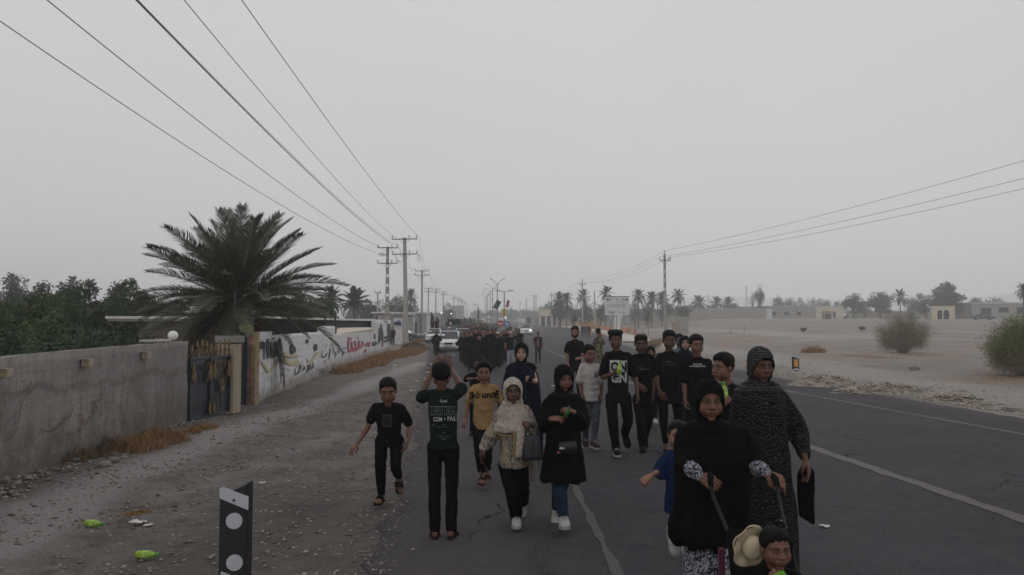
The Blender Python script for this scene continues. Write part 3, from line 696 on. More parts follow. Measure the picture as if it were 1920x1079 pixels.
b = MB(); b.tube([(1.30 + .09 * math.cos(a), -.04, .62 + .09 * math.sin(a)) for a in np.linspace(0, 6.28, 14)], .018, 5); b.ball((1.3, -.04, .62), .04, 8); b.prism([(1.3, .79), (1.34, .62), (1.3, .45), (1.26, .62)], lambda a, c: (a, -.05, c), lambda a, c: (a, -.035, c)); b.build('rosette', m_gold, gate)
for i in range(9):
    u = .1 + i * .195; b = MB(); hh = H + .12 + .1 * math.sin(math.pi * (i % 5) / 4)
    b.tube([(u, 0, H), (u, 0, hh)], .012, 5); b.prism([(u, hh + .13), (u + .035, hh + .03), (u, hh - .03), (u - .035, hh + .03)], lambda a, c: (a, -.012, c), lambda a, c: (a, .012, c))
    for sg in (-1, 1): b.tube([(u, 0, H + .02), (u + sg * .06, 0, H + .08), (u + sg * .045, 0, H + .15), (u + sg * .02, 0, H + .12)], .011, 5)
    b.build('spear_finial', m_gold, gate)
m_brick = mat('buff_brick', (.36, .28, .19), c2=(.50, .42, .31), scale=5, var=.3, bump=.004, bscale=60, thr=(.4, .6)); m_mortar = mat('dark_mortar', (.10, .08, .065), scale=15)
pil = empty('brick_pillar', (-5.95, 16.35, 0), R(-6), 'narrow pillar of thin buff bricks with a grey concrete cap beside the gate', 'pillar')
MB().box((0, 0, .72), (.325, .325, 1.5)).build('mortar_core', m_mortar, pil)
bme = MB().box((0, 0, 0), (.160, .075, .030)).mesh(m_brick); bme2 = MB().box((0, 0, 0), (.075, .160, .030)).mesh(m_brick)
nb = 0
for r_ in range(36):
    z = .01 + r_ * .040; sh = .04 if r_ % 2 else -.04
    for u in ((-.085, .085) if not r_ % 2 else (-.125, .0, .125)):
        L_ = 1 if len([0]) and not r_ % 2 else .72
        o = link('brick', bme, pil); o.location = (u, -.14 + random.uniform(-.004, .004), z); o.scale = ((1.02 if not r_ % 2 else .76), 1, 1)
        o = link('brick', bme2, pil); o.location = (.14 + random.uniform(-.004, .004), u, z); o.scale = (1, (1.02 if not r_ % 2 else .76), 1)
MB().box((0, 0, 1.53), (.44, .44, .14)).build('cap', mat('grey_concrete', (.22, .21, .20), scale=6, bump=.005), pil)
MB().box((-.1, 0, 1.61), (.5, .3, .05)).build('cap_slab', m_dark, pil)
o = MB().box((-6.22, 17.3, .72), (.06, 1.5, 1.46)).box((-6.18, 16.9, .72), (.04, .05, 1.5)).box((-6.18, 17.6, .72), (.04, .05, 1.5)).build('side_door', m_gate); tag(o, 'narrow dark metal door between the brick pillar and the graffiti wall', 'door')

# ------------------------------------------------------------------ buildings
m_white = mat('whitewash', (.55, .54, .53), c2=(.66, .65, .64), scale=3); m_cream = mat('cream_plaster', (.52, .44, .34), c2=(.60, .53, .43), scale=2)
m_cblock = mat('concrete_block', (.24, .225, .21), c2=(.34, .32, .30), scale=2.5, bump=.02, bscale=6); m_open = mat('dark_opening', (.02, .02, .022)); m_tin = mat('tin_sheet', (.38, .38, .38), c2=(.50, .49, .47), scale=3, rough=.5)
m_brown = mat('brown_block', (.26, .19, .15), c2=(.34, .26, .2), scale=3)
def bld(px0, px1, ytop, d, dep, m, lab, cat='building', name='building', roof=True, wins=(), rz=0, group=None, slabm=None, slab=.18):
    """block building whose front is at distance d; wins = (u0,u1,z0,z1) fractions of width and metres"""
    x0, x1 = (px0 - 960) / F * d, (px1 - 960) / F * d; xc = (x0 + x1) / 2; wd = x1 - x0; zg = min(tz(x0, d), tz(x1, d)) ; zt = J(px0, ytop, d).z; h = max(.6, zt - zg)
    o = empty(name, (xc, d, zg), rz, lab, cat, group)
    us_ = sorted({0., 1.} | {w_[0] for w_ in wins} | {w_[1] for w_ in wins}); b = MB(); t = .25
    b.box((0, dep / 2 + t / 2, h / 2 - .3), (wd, dep - t, h + .6)) if not wins else None
    if wins:
        b.box((0, dep / 2 + .6, h / 2 - .3), (wd, dep - 1.2, h + .6))
        for a, c in zip(us_[:-1], us_[1:]):
            w_ = [q for q in wins if q[0] <= a + 1e-6 and q[1] >= c - 1e-6]; cx = -wd / 2 + (a + c) / 2 * wd; ww_ = (c - a) * wd
            if not w_: b.box((cx, .6 * .5, h / 2 - .3), (ww_, .6, h + .6))
            else:
                z0, z1 = w_[0][2], w_[0][3]
                if z0 > .05: b.box((cx, .3, (z0 - .6) / 2), (ww_, .6, z0 + .6))
                if z1 < h - .05: b.box((cx, .3, (z1 + h) / 2), (ww_, .6, h - z1))
    b.build('wall', m, o)
    for q in wins:
        cx = -wd / 2 + (q[0] + q[1]) / 2 * wd; MB().box((cx, .5, (q[2] + q[3]) / 2), ((q[1] - q[0]) * wd - .02, .06, q[3] - q[2] - .02)).build('door' if q[2] < .3 else 'window', m_open, o)
    if roof: MB().box((0, dep / 2, h + slab / 2), (wd + .5, dep + .5, slab)).build('roof', slabm or m_tin, o)
    return o
# shed behind the graffiti wall
sh = empty('long_shed', (-12.5, 44, 0), 0, 'long low open shed with flat white edged roof behind the graffiti wall', 'shed')
x0 = lambda px, d: (px - 960) / F * d
A = (x0(600, 37), 37); B = (x0(733, 56), 56)
def slab4(b, pts, z0, z1):
    n = len(pts); vs = [(p[0], p[1], z0 if not hasattr(z0, '__len__') else z0[i]) for i, p in enumerate(pts)] + [(p[0], p[1], z1 if not hasattr(z1, '__len__') else z1[i]) for i, p in enumerate(pts)]
    b.add(vs, [tuple(range(n))[::-1], tuple(range(n, 2 * n))] + [(i, (i + 1) % n, n + (i + 1) % n, n + i) for i in range(n)])
def rel(b, root): b.v = [(v[0] - root.location.x, v[1] - root.location.y, v[2] - root.location.z) for v in b.v]; return b
b = MB(); slab4(b, [A, B, (B[0] - 4, B[1] + 2), (A[0] - 5, A[1] + 1)], (2.10, 2.16, 2.3, 2.25), (2.19, 2.25, 2.38, 2.34)); rel(b, sh).build('roof', m_white, sh)
b = MB(); C1 = (x0(612, 38.6), 38.6); C2 = (x0(704, 51.5), 51.5); slab4(b, [C1, C2, (C2[0] - 3, C2[1] + 1.5), (C1[0] - 3, C1[1] + 1.5)], 0, (2.09, 2.15, 2.15, 2.09)); rel(b, sh).build('shade_under_roof', m_open, sh)  # solid dark block added for the shade under the open roof
for px, d in ((610, 37.4), (629, 39.5), (706, 51)):
    b = MB(); b.tube([(x0(px, d), d, -.1), (x0(px, d), d, 2.5)], .05, 6); rel(b, sh).build('post', m_dark, sh)
aw = empty('awning', (-9, 38, 0), 0, 'sloping cream coloured awning sheet just behind the low part of the graffiti wall', 'awning')
b = MB(); slab4(b, [(x0(634, 33.2) - .05, 33.2), (x0(705, 47.5) - .1, 47.5), (x0(704, 51), 51), (x0(632, 36.2), 36.2)], (1.44, 1.60, 1.70, 1.68), (1.48, 1.64, 1.74, 1.72)); rel(b, aw).build('sheet', m_cream, aw)
b = MB()
for px, d in ((633.5, 35.8), (701, 50.2)): b.tube([(x0(px, d), d, -.1), (x0(px, d), d, 1.7)], .04, 6)
rel(b, aw).build('posts_behind', m_dark, aw)['kind'] = 'stuff'
# little house among the trees, behind the grey wall
hs = empty('small_house', (x0(300, 26), 26, 0), R(8), 'small flat roofed house half hidden by the big palm', 'house')
MB().box((.35, 1.8, 1.0), (2.2, 3, 2.0)).build('wall', mat('dull_house_wall', (.30, .26, .22), scale=3), hs)
MB().box((0.2, 1.3, 2.08), (3.2, 4.4, .09)).build('roof', m_white, hs); MB().box((0.2, 1.3, 2.0), (3.1, 4.3, .08)).build('roof_underside', m_cblock, hs)
for u in (-1.2, 1.4): MB().tube([(u, -.7, -.1), (u, -.7, 2.0)], .035, 6).build('post', m_dark, hs)
MB().tube([(-1.05, -.5, 2.1), (-1.05, -.5, 3.1)], .012, 5).build('antenna', m_dark, hs)
o = MB().tube([(0, 0, 0), (0, 0, 2.5)], .03, 6).build('steel_post', m_dark); o.location = (x0(146, 12.5) , 12.5, -.1); o.scale.z = .72; tag(o, 'thin dark steel post standing behind the grey wall', 'post')

bld(738, 754, 597, 74, .3, m_white, 'white wall with blue writing beyond the near power pole', 'wall', 'low_wall', False)
bld(759, 777, 595, 95, .3, m_white, 'white wall piece with dark writing beyond the near power pole', 'wall', 'low_wall', False)
for px0, px1, d, mm in ((740, 752, 73.9, m_blue), (763, 774, 94.9, m_blk)):
    b = MB(); r_ = random.Random(int(px0))
    for i in range(9):
        a = px0 + (px1 - px0) * i / 9; yy0 = 606 + r_.uniform(-2, 2)
        b.box(tuple(J(a, yy0, d)), (.12, .02, r_.uniform(.15, .6))); b.box(tuple(J(a + .7, yy0 + 1.5, d)), (.3, .02, .09))
    o = b.build('wall_writing', mm); tag(o, 'blue writing on the white wall past the pole' if d < 80 else 'dark writing on the white wall piece past the pole', 'writing', kind='stuff')
bld(738, 757, 590, 84, 8, m_cblock, 'grey block building directly right of the graffiti wall', wins=((.55, .85, .1, 1.9),))
bld(757, 785, 588, 110, 10, m_cblock, 'long grey building with a thin white roof edge behind the near pole', slabm=m_white, wins=((.1, .2, 0, 2), (.45, .55, 0, 2), (.75, .9, .2, 2)))
bld(700, 742, 588, 96, 9, m_cblock, 'low grey yard wall behind the two front power poles', 'wall', 'yard_wall', slabm=m_white)
bld(783, 800, 588, 140, 12, m_white, 'pale roadside shop row beyond the third pole', 'shop row', 'shop_row', wins=((.1, .3, 0, 2.2), (.5, .75, 0, 2.2)))
bld(660, 705, 598, 88, 1, m_white, 'low whitewashed wall below the pale palm', 'wall', 'yard_wall', False)
bld(848, 866, 574, 330, 14, m_cblock, 'square two storey building above the distant crowd', wins=((.2, .4, 3, 5), (.6, .8, 3, 5)))
bld(830, 850, 582, 330, 14, m_cream, 'low building left of the square building over the crowd', wins=((.3, .6, .5, 3),))
bld(801, 826, 588, 200, 12, m_cblock, 'low grey building row behind the flags on the left vehicles', wins=((.1, .3, 0, 2.4), (.6, .8, 0, 2.4)))
bld(1012, 1046, 580, 230, 12, m_cream, 'pale flat roofed building on the right before the palms', wins=((.08, .3, 0, 3), (.4, .6, 0, 3), (.72, .92, 0, 3)))
bld(985, 1012, 585, 260, 12, m_cblock, 'dark shopfront left of the pale flat roofed building', wins=((.1, .4, 0, 2.6), (.55, .9, 0, 2.6)))
bld(1044, 1110, 580, 215, .5, m_cblock, 'grey boundary wall behind the orange barriers', 'wall', 'boundary_wall', False)
bld(1108, 1190, 580, 205, .5, m_cblock, 'grey boundary wall behind the billboard', 'wall', 'boundary_wall', False)
bld(1186, 1330, 579.5, 198, .5, m_cblock, 'long grey boundary wall behind the right power pole', 'wall', 'boundary_wall', False)
bld(1328, 1440, 578, 205, .5, m_cblock, 'grey boundary wall running on towards the eucalyptus', 'wall', 'boundary_wall', False)
bld(1438, 1530, 575, 225, 12, m_cblock, 'long low pale building right of the eucalyptus', wins=((.1, .2, 1, 2), (.35, .45, 1, 2), (.6, .7, 1, 2)), roof=True)
bld(1387, 1409, 576, 230, 8, m_white, 'small white roofed building between boundary wall and eucalyptus', roof=True, slabm=m_white)
bld(1530, 1582, 575, 240, 12, m_cream, 'low cream building with brown doors on the plain', wins=((.2, .3, 0, 2.2), (.6, .72, 0, 2.2)))
bld(1546, 1559, 583, 172, 1.5, m_brown, 'small brown kiosk in front of the cream building', 'kiosk', 'kiosk', wins=((.1, .45, .3, 1.2), (.55, .9, .3, 1.2)), roof=False)
bld(1440, 1448, 580, 175, 1, m_white, 'small white box standing near the end of the boundary wall', 'kiosk', 'utility_box', roof=False)
bld(1586, 1760, 583.5, 215, .4, m_cblock, 'low earth coloured wall below the dark trees on the right', 'wall', 'boundary_wall', False)
bld(1272, 1291, 594, 118, 2.2, m_cblock, 'small unfinished hut of concrete blocks by the right pole', 'hut', 'block_hut', roof=False)
bld(1260, 1272, 604, 118, .3, m_brown, 'broken low brown wall beside the block hut', 'wall', 'broken_wall', False)
wh = bld(1822, 1990, 570, 185, 14, m_cblock, 'long grey warehouse with dark openings at the right edge', 'warehouse', 'warehouse', wins=((.1, .22, .0, 2.6), (.30, .42, 1.5, 2.8), (.5, .62, 1.2, 2.8), (.75, .9, 0, 2.6)), slab=.35)
# white arched building, turned so that two faces show
wb = empty('arched_building', (x0(1791, 172), 172, tz(x0(1791, 172), 172)), R(-28), 'small cream building with arched doorways standing alone on the plain', 'building')
h = 2.95; b = MB(); t = .25
def arch_wall(b, ux0, ux1, arches, place):
    """wall panel with arched holes: strips of boxes"""
    n = int((ux1 - ux0) / .12); 
    for i in range(n):
        a = ux0 + (ux1 - ux0) * i / n; c = ux0 + (ux1 - ux0) * (i + 1) / n; m_ = (a + c) / 2; z0 = None
        for ac, aw_ in arches:
            if abs(m_ - ac) < aw_: z0 = 1.65 + math.sqrt(max(0, aw_ ** 2 - (m_ - ac) ** 2))
        place(b, a, c, z0)
arch_wall(b, -4.6, 0, ((-3.0, .5), (-1.75, .5)), lambda b, a, c, z: b.box(((a + c) / 2, .13, (h + (z or -.3)) / 2), (c - a, .26, h - (z or -.3))))
arch_wall(b, 0, 6.5, ((5.2, .5),), lambda b, a, c, z: b.box((-.13, (a + c) / 2, (h + (z or -.3)) / 2), (.26, c - a, h - (z or -.3))))
b.build('wall', m_cream, wb); MB().box((-2.3, 3.25, h + .06), (4.8, 6.7, .12)).build('roof', m_cream, wb)
MB().box((-2.4, 4.5, 1.4), (4.2, 3.6, 3.0)).box((-2.4, 1.6, 1.2), (.2, 2.2, 2.6)).build('inner_room', m_open, wb)
for i, (ac, sd_) in enumerate(((-3.0, 0), (-1.75, 0), (5.2, 1))):
    q = (ac, .5, .85) if not sd_ else (-.6, ac, .85); MB().box(q, (1.1, .05, 2.0) if not sd_ else (.05, 1.1, 2.0)).build('doorway', m_open, wb)
bld(1806, 1822, 568, 200, 5, m_cream, 'tall pale wall block right behind the arched building', roof=False)

# ------------------------------------------------------------------ poles, wires
m_pole = mat('pole_concrete', (.30, .285, .265), c2=(.40, .38, .355), scale=4, stretch=(1, 1, .3), bump=.003)
m_steel = mat('dark_galvanised', (.07, .072, .078), rough=.5, scale=9); m_ins = mat('brown_insulator', (.03, .022, .02), rough=.3, spec=.5)
def pole_dist(px, ytop, Hh):
    lo, hi = 20., 900.
    for _ in range(40):
        d = (lo + hi) / 2; x = (px - 960) / F * d; v = rdir(px, ytop); zt = CAMH + v.z / v.y * d
        if zt - tz(x, d) > Hh: hi = d
        else: lo = d
    return d
def insul(b, x, z, s=1.): b.lathe([(.02, 0), (.02, .08 * s), (.055, .1 * s), (.03, .14 * s), (.06, .17 * s), (.03, .21 * s), (.05, .24 * s), (.0, .3 * s)], (x, 0, z), 8)
TOPS = {}
def power_pole(px, ytop, Hh, lab, arms=((.15, 1.15), (1.5, 1.15)), rb=.2, rt=.13, style='round', tip=False, group='concrete power poles along the left verge', key=None, lean=0):
    d = pole_dist(px, ytop, Hh); g = at(px, d); o = empty('power_pole', g, R(4), lab, 'power pole', group)
    if lean: o.rotation_euler.y = R(lean)
    b = MB()
    if style == 'round': b.tube([(0, 0, -.4), (0, 0, Hh)], [rb, rt], 14)
    else:
        wb_, wt_ = rb * 2, rt * 2
        for sg in (-1, 1):   # two flanges joined by webs: open holes between them
            vs = [(sg * wb_ * .5, -.09, -.4), (sg * wb_ * .5 - sg * .07, -.09, -.4), (sg * wb_ * .5 - sg * .07, .09, -.4), (sg * wb_ * .5, .09, -.4), (sg * wt_ * .5, -.08, Hh), (sg * wt_ * .5 - sg * .06, -.08, Hh), (sg * wt_ * .5 - sg * .06, .08, Hh), (sg * wt_ * .5, .08, Hh)]
            b.add(vs, [(0, 1, 2, 3), (4, 7, 6, 5), (0, 4, 5, 1), (1, 5, 6, 2), (2, 6, 7, 3), (3, 7, 4, 0)])
        k = int(Hh / .9)
        for i in range(k):
            z = (i + .5) * Hh / k; ww_ = wb_ + (wt_ - wb_) * z / Hh; b.box((0, 0, z), (ww_ - .12, .07, Hh / k * .72))
        b.box((0, 0, Hh - .5), (wt_ - .02, .12, 1.0))
    b.build('pole', m_pole, o); tp = []
    for dz, hw in arms:
        a = MB(); a.box((0, -.16, Hh - dz), (hw * 2, .08, .08)); a.tube([(-.5, -.16, Hh - dz), (0, -.12, Hh - dz - .45)], .018, 5); a.tube([(.5, -.16, Hh - dz), (0, -.12, Hh - dz - .45)], .018, 5)
        a.build('crossarm', m_steel, o)
        for u in (-hw + .06, .42, hw - .06):
            i_ = MB(); insul(i_, 0, 0); io = i_.build('insulator', m_ins, o); io.location = (u, -.16, Hh - dz + .04); tp.append((u, Hh - dz + .3))
    if tip: i_ = MB(); insul(i_, 0, Hh, 1.2); i_.build('insulator', m_ins, o); tp.append((0, Hh + .3))
    TOPS[key or px] = [Vector((g.x + u, g.y - .16, g.z + z)) for u, z in tp]; return o
power_pole(762, 446, 9.7, 'stout round concrete pole with two crossarms standing nearest on the left verge', rb=.235, rt=.15, key='P1', lean=-1.2)
p2 = power_pole(726, 463, 9.3, 'pierced concrete pole with a side bracket just left of the stout round pole', ((.12, .98), (1.6, .98)), rb=.23, rt=.13, style='H', key='P2')
b = MB(); b.box((-.45, -.16, 8.55), (.8, .07, .06)).box((-.45, -.16, 8.4), (.5, .05, .05)); b.build('side_bracket', m_steel, p2)
for u in (-.75, -.5): i_ = MB(); insul(i_, u, 8.5, .8); i_.build('insulator', m_ins, p2)
power_pole(791, 507, 9.5, 'third concrete pole on the left, double crossarm, behind the two front poles', ((.12, 1.0), (.75, 1.0)), rb=.2, rt=.12, key='P3')
ord_ = ['fourth', 'fifth', 'sixth', 'seventh', 'eighth', 'ninth', 'tenth', 'eleventh', 'twelfth', 'thirteenth']
for (px, yt), on in zip(((803, 541), (817, 542), (831, 547), (851, 555), (860, 559), (865, 562), (870, 565), (875, 569), (889, 569), (894, 571)), ord_):
    power_pole(px, yt, 9.5, on + ' power pole from the front along the hazy left verge', ((.1, 1.0), (.8, 1.0)), rb=.18, rt=.12, key='L%d' % px)
power_pole(708, 548, 6.5, 'short bare concrete pole behind the graffiti wall', ((.1, .4),), rb=.14, rt=.1)
GR = 'concrete power poles on the right side'
power_pole(1247, 476, 9.3, 'tall slender concrete pole standing alone on the right behind the boys', ((.7, .62),), rb=.17, rt=.1, tip=True, group=GR, key='R1', style='H')
power_pole(1092, 526, 9.3, 'concrete pole left of the billboard', ((.7, .62),), rb=.17, rt=.1, tip=True, group=GR, key='R2')
power_pole(1034, 549, 9.3, 'concrete pole further left along the orange barriers', ((.7, .62),), rb=.17, rt=.1, tip=True, group=GR, key='R3')
power_pole(1001, 554, 9.5, 'far hazy pole with wide arm over the right carriageway', ((.1, 1.1),), group=GR, key='R4')
power_pole(1005, 556, 9.5, 'far hazy pole close beside the one with a wide arm', ((.1, .8),), group=GR, key='R5')
power_pole(975, 567, 9.5, 'farthest pole at the end of the right carriageway', ((.3, .8),), group=GR, key='R6')
power_pole(987, 561, 9.5, 'bare far pole over the hazy end of the road', ((.3, .3),), group=GR, key='R7')
power_pole(1328, 554, 9.5, 'small far pole above the long boundary wall', ((.3, .8),), group=GR, key='R8')
power_pole(1506, 566, 9.0, 'small far pole over the pale building on the plain', ((.3, .6),), group=GR, key='R10')
power_pole(1857, 558, 8.0, 'thin pole rising from the warehouse on the right', ((.3, .6),), group=GR, key='R9')
d = pole_dist(1112, 546, 8); o = MB().tube([(0, 0, -.3), (-.15, 0, 8)], [.16, .11], 10).build('leaning_pole', m_pole); o.location = at(1116, d); tag(o, 'plain leaning pole without arms between the billboard and the next power pole', 'pole')
o = MB().tube([(0, 0, 0), (0, 0, 13)], .06, 5).box((0, 0, 13), (.8, .1, .1)).box((0, 0, 8), (.9, .1, .1)).tube([(-.5, 0, 0), (-.25, 0, 13)], .05, 4).tube([(.5, 0, 0), (.25, 0, 13)], .05, 4).build('radio_mast', m_steel); o.location = at(1400, 320); tag(o, 'faint radio mast beyond the boundary wall on the right', 'mast')

m_wire = mat('wire', (.04, .04, .045), rough=.5, scale=2)
def wire(a, b_, sag, lab, rad=.012, group=None, n=26, parent=None):
    a, b_ = Vector(a), Vector(b_); pts = []
    for i in range(n + 1):
        t = i / n; p = a.lerp(b_, t); p.z -= 4 * sag * t * (1 - t); pts.append(p)
    o = MB().tube(pts, rad, 5).build('overhead_wire', m_wire, parent)
    if parent is None: tag(o, lab, 'wire', group)
    return o
GWi = 'overhead wires of the left power line'
def ext(px, py, d, tgt, back=-14):
    """anchor behind the camera such that the wire passes the pixel at distance d"""
    p = J(px, py, d); tgt = Vector(tgt); return p, tgt
def wire_thru(px, py, d, tgt, sag, lab, rad=.011, group=GWi):
    p = J(px, py, d); tgt = Vector(tgt); yb = -12.; k = (tgt.y - p.y) / (tgt.y - yb); a = Vector((tgt.x + (p.x - tgt.x) / k, yb, 0))
    # choose anchor height so that the sagging wire meets p
    t = (p.y - yb) / (tgt.y - yb); a.z = (p.z + 4 * sag * t * (1 - t) - tgt.z * t) / (1 - t)
    wire(a, tgt, sag, lab, rad, group, 40)
P1, P2, P3 = TOPS['P1'], TOPS['P2'], TOPS['P3']
wire_thru(0, 40, 18.5, P2[3] + Vector((-.1, 0, .7)), 1.5, 'lowest left wire, entering at the left edge of the photo', .014)
wire_thru(88, 0, 17, P2[0] + Vector((.3, 0, -.3)), 1.25, 'second wire from the left, entering the top edge above the palm', .014)
wire_thru(255, 0, 17, P2[1] + Vector((-.1, 0, .1)), .95, 'thick middle wire of the left line, left one of the close pair', .019)
wire_thru(262, 4, 17, P2[2] + Vector((0, 0, -.1)), 1.1, 'right one of the close pair of middle wires', .010)
wire_thru(345, 0, 17, P1[0] + Vector((0, 0, -.1)), 1.0, 'wire running to the left tip of the upper crossarm on the stout pole')
wire_thru(453, 0, 17, P1[2] + Vector((-.1, 0, .0)), .7, 'rightmost wire of the left line, running to the top of the stout pole')
chain = ['P1', 'P3', 'L817', 'L851', 'L865']
SPN = {'P1': 'between the stout pole and the third pole', 'P3': 'between the third and the fifth pole', 'L817': 'between the fifth and the seventh pole', 'L851': 'between the seventh and the ninth pole'}
WK = {0: 'upper left', 2: 'upper right', 3: 'lower left', 5: 'lower right'}
for a, c in zip(chain[:-1], chain[1:]):
    for k in (0, 2, 3, 5): wire(TOPS[a][k], TOPS[c][k], 1.0, '%s thin wire of the left line %s' % (WK[k], SPN[a]), .010, GWi, 12)
wire(P2[0], TOPS['L803'][0], 1.2, 'left thin wire from the pierced pole to a hazy pole behind', .010, GWi, 12)
wire(P2[2], TOPS['L803'][2], 1.2, 'right thin wire from the pierced pole to a hazy pole behind', .010, GWi, 12)
# slack jumpers on the stout pole
g = P1[5]; o = MB().tube([g + Vector((0, 0, -.35)), g + Vector((-.1, 0, -.7)), g + Vector((.05, 0, -1.05)), g + Vector((.14, 0, -.6)), g + Vector((.02, 0, -.3))], .02, 5).build('jumper_cable', m_wire); tag(o, 'looped jumper cable hanging from the right tip of the lower crossarm', 'cable')
g = P1[3]; o = MB().tube([g + Vector((0, 0, -.4)), g + Vector((.3, 0, -.95)), g + Vector((.6, 0, -1.05)), g + Vector((.95, 0, -.75)), g + Vector((1.0, 0, -.3))], .016, 5).build('jumper_cable', m_wire); tag(o, 'slack jumper cable hanging left of the stout pole', 'cable')
R1, R2, R3 = TOPS['R1'], TOPS['R2'], TOPS['R3']
GRi = 'overhead wires of the right power line'
def wire_r(px, py, d, tgt, sag, lab):
    p = J(px, py, d); v = (p - Vector(tgt)); e = p + v * .35; wire(e, tgt, sag, lab, .0125, GRi, 30)
wire_r(1920, 288, 44, R1[3], .55, 'top wire from the lone right pole to the right edge')
wire_r(1920, 321, 44, R1[0], .55, 'middle wire from the lone right pole to the right edge')
wire_r(1920, 339, 44, R1[2], .6, 'lowest wire from the lone right pole to the right edge')
for k in (0, 2, 3): wire(R1[k], R2[k], .9, {0: 'left', 2: 'right', 3: 'top'}[k] + ' wire between the lone right pole and the pole left of the billboard', .011, GRi, 16); wire(R2[k], R3[k], .9, {0: 'left', 2: 'right', 3: 'top'}[k] + ' faint wire between the two poles left of the billboard', .011, GRi, 12)

# ------------------------------------------------------------------ street lamps, signs, flags on the median
m_lamp = mat('lamp_grey', (.16, .165, .175), rough=.5, scale=5)
def lamp(px, ytop, Hh, lab, arm=.75, up=.35, group='twin arm street lamps on the median'):
    d = pole_dist(px, ytop, Hh); o = empty('street_lamp', at(px, d), R(3), lab, 'street lamp', group)
    MB().tube([(0, 0, -.3), (0, 0, Hh - up)], [.11, .06], 8).build('post', m_lamp, o)
    for sg in (-1, 1):
        MB().tube([(0, 0, Hh - up - .05), (sg * arm, 0, Hh - .1)], .035, 6).build('arm', m_lamp, o)
        MB().box((sg * (arm + .22), 0, Hh - .03), (.6, .24, .10), M=Matrix.Rotation(-sg * R(22 if up > .2 else 4), 3, 'Y')).build('lamp_head', m_lamp, o)
    return o, d
lp, dl = lamp(932.5, 524, 9, 'tallest twin arm street lamp, with the black flag tied to it', .75, .75)
for (px, yt), nm in zip(((923.5, 533), (919, 541), (914.5, 546), (912, 551), (909.5, 554)), ('second', 'third', 'fourth', 'fifth', 'sixth')): lamp(px, yt, 9, nm + ' twin arm lamp along the median, counted from the one with the black flag', .8, .8)
lamp(945.5, 545, 6.0, 'lower twin arm lamp with level arms above the yellow sign', .62, .12)
def flag(px0, py0, d, wd, hh, m, lab, tilt, polez=None, seed=0):
    p = J(px0, py0, d); n = 12; V = []
    for i in range(n + 1):
        for k in range(n + 1):
            u = i / n; v = k / n; x = wd * u; z = -hh * v; y = .12 * math.sin(u * 7 + v * 3 + seed) * u
            c, s_ = math.cos(R(tilt)), math.sin(R(tilt)); V.append((p.x + x * c - z * s_ * -1, p.y + y, p.z + z * c + x * s_ * -1))
    Fq = [(i * (n + 1) + k, (i + 1) * (n + 1) + k, (i + 1) * (n + 1) + k + 1, i * (n + 1) + k + 1) for i in range(n) for k in range(n)]
    me = np_mesh(V, Fq, m, True); o = link('flag', me); tag(o, lab, 'flag')
    sm = o.modifiers.new('s', 'SOLIDIFY'); sm.thickness = .01; return o
m_bflag = mat('black_cloth_flag', (.018, .018, .022), scale=4); m_rflag = mat('red_cloth_flag', (.34, .06, .09), scale=4)
flag(931.8, 562, dl - .3, .85, 1.5, m_bflag, 'black flag hanging from the tallest street lamp', 28)
fp = MB().tube([(0, 0, 0), (.15, 0, 4.4)], .025, 6).build('flag_pole', m_steel); fp.location = at(955.5, 112); tag(fp, 'thin pole carrying the red flag on the median', 'flag pole')
flag(951, 563, 111.8, .42, 1.05, m_rflag, 'small red flag to the right of the lamp post', 14, seed=2)
# signs at the median nose
m_spost = mat('sign_post_white', (.5, .49, .48), scale=3); m_sred = mat('sign_red', (.42, .04, .04), scale=3); m_sblue = mat('sign_blue', (.03, .16, .40), scale=3); m_syel = mat('sign_yellow', (.55, .42, .05), scale=3); m_swhite = mat('sign_white', (.7, .69, .68), scale=3)
g = at(945, 100)
sg_ = empty('road_sign', g, 0, 'striped red and white post with a yellow square sign and a blue keep right sign', 'road sign')
zf = lambda py: J(945, py, 100).z - g.z
b = MB()
for k in range(7):
    b.cur = k % 2; b.tube([(0, 0, k * .42), (0, 0, (k + 1) * .42)], .055, 8)
b.build('post', [m_spost, m_sred], sg_); MB().tube([(0, 0, 2.9), (0, 0, zf(580))], .04, 8).build('upper_post', m_steel, sg_)
def disc(r, y, z, x, m, name, par, n=24): MB().tube([(x, y + .012, z), (x, y - .012, z)], r, n).build(name, m, par)
MB().box((0, -.08, zf(586)), (.72, .03, .78)).build('yellow_plate', m_syel, sg_); MB().box((0, -.10, zf(583.5)), (.45, .01, .06)).box((0, -.10, zf(588)), (.45, .01, .06)).build('plate_marks', mat('faded_mark', (.2, .17, .06)), sg_)
disc(.36, -.1, zf(607.5), .35, m_sblue, 'blue_disc', sg_); MB().box((.37, -.125, zf(607.5)), (.1, .012, .42), M=Matrix.Rotation(R(-38), 3, 'Y')).box((.46, -.127, zf(609.2)), (.22, .012, .07)).box((.52, -.129, zf(608.6)), (.07, .012, .2)).build('arrow', m_swhite, sg_)
n2 = empty('no_entry_sign', at(938.5, 101), 0, 'round red no entry sign with a white bar next to the blue sign', 'road sign')
MB().tube([(0, 0, -.2), (0, 0, 1.9)], .035, 8).build('post', m_steel, n2); zn = J(938.5, 607, 101).z - n2.location.z; disc(.42, -.05, zn, 0, m_sred, 'red_disc', n2); MB().box((0, -.07, zn), (.58, .012, .13)).build('white_bar', m_swhite, n2)
o = MB().ball((0, 0, 0), .14, 10).build('traffic_light_glow', mat('lit_lamp', (.9, .9, .9), emit=((1, .98, .95), 1.6))); o.location = J(947, 596, 99.4); tag(o, 'lit white lamp fixed on the striped sign post', 'lamp')
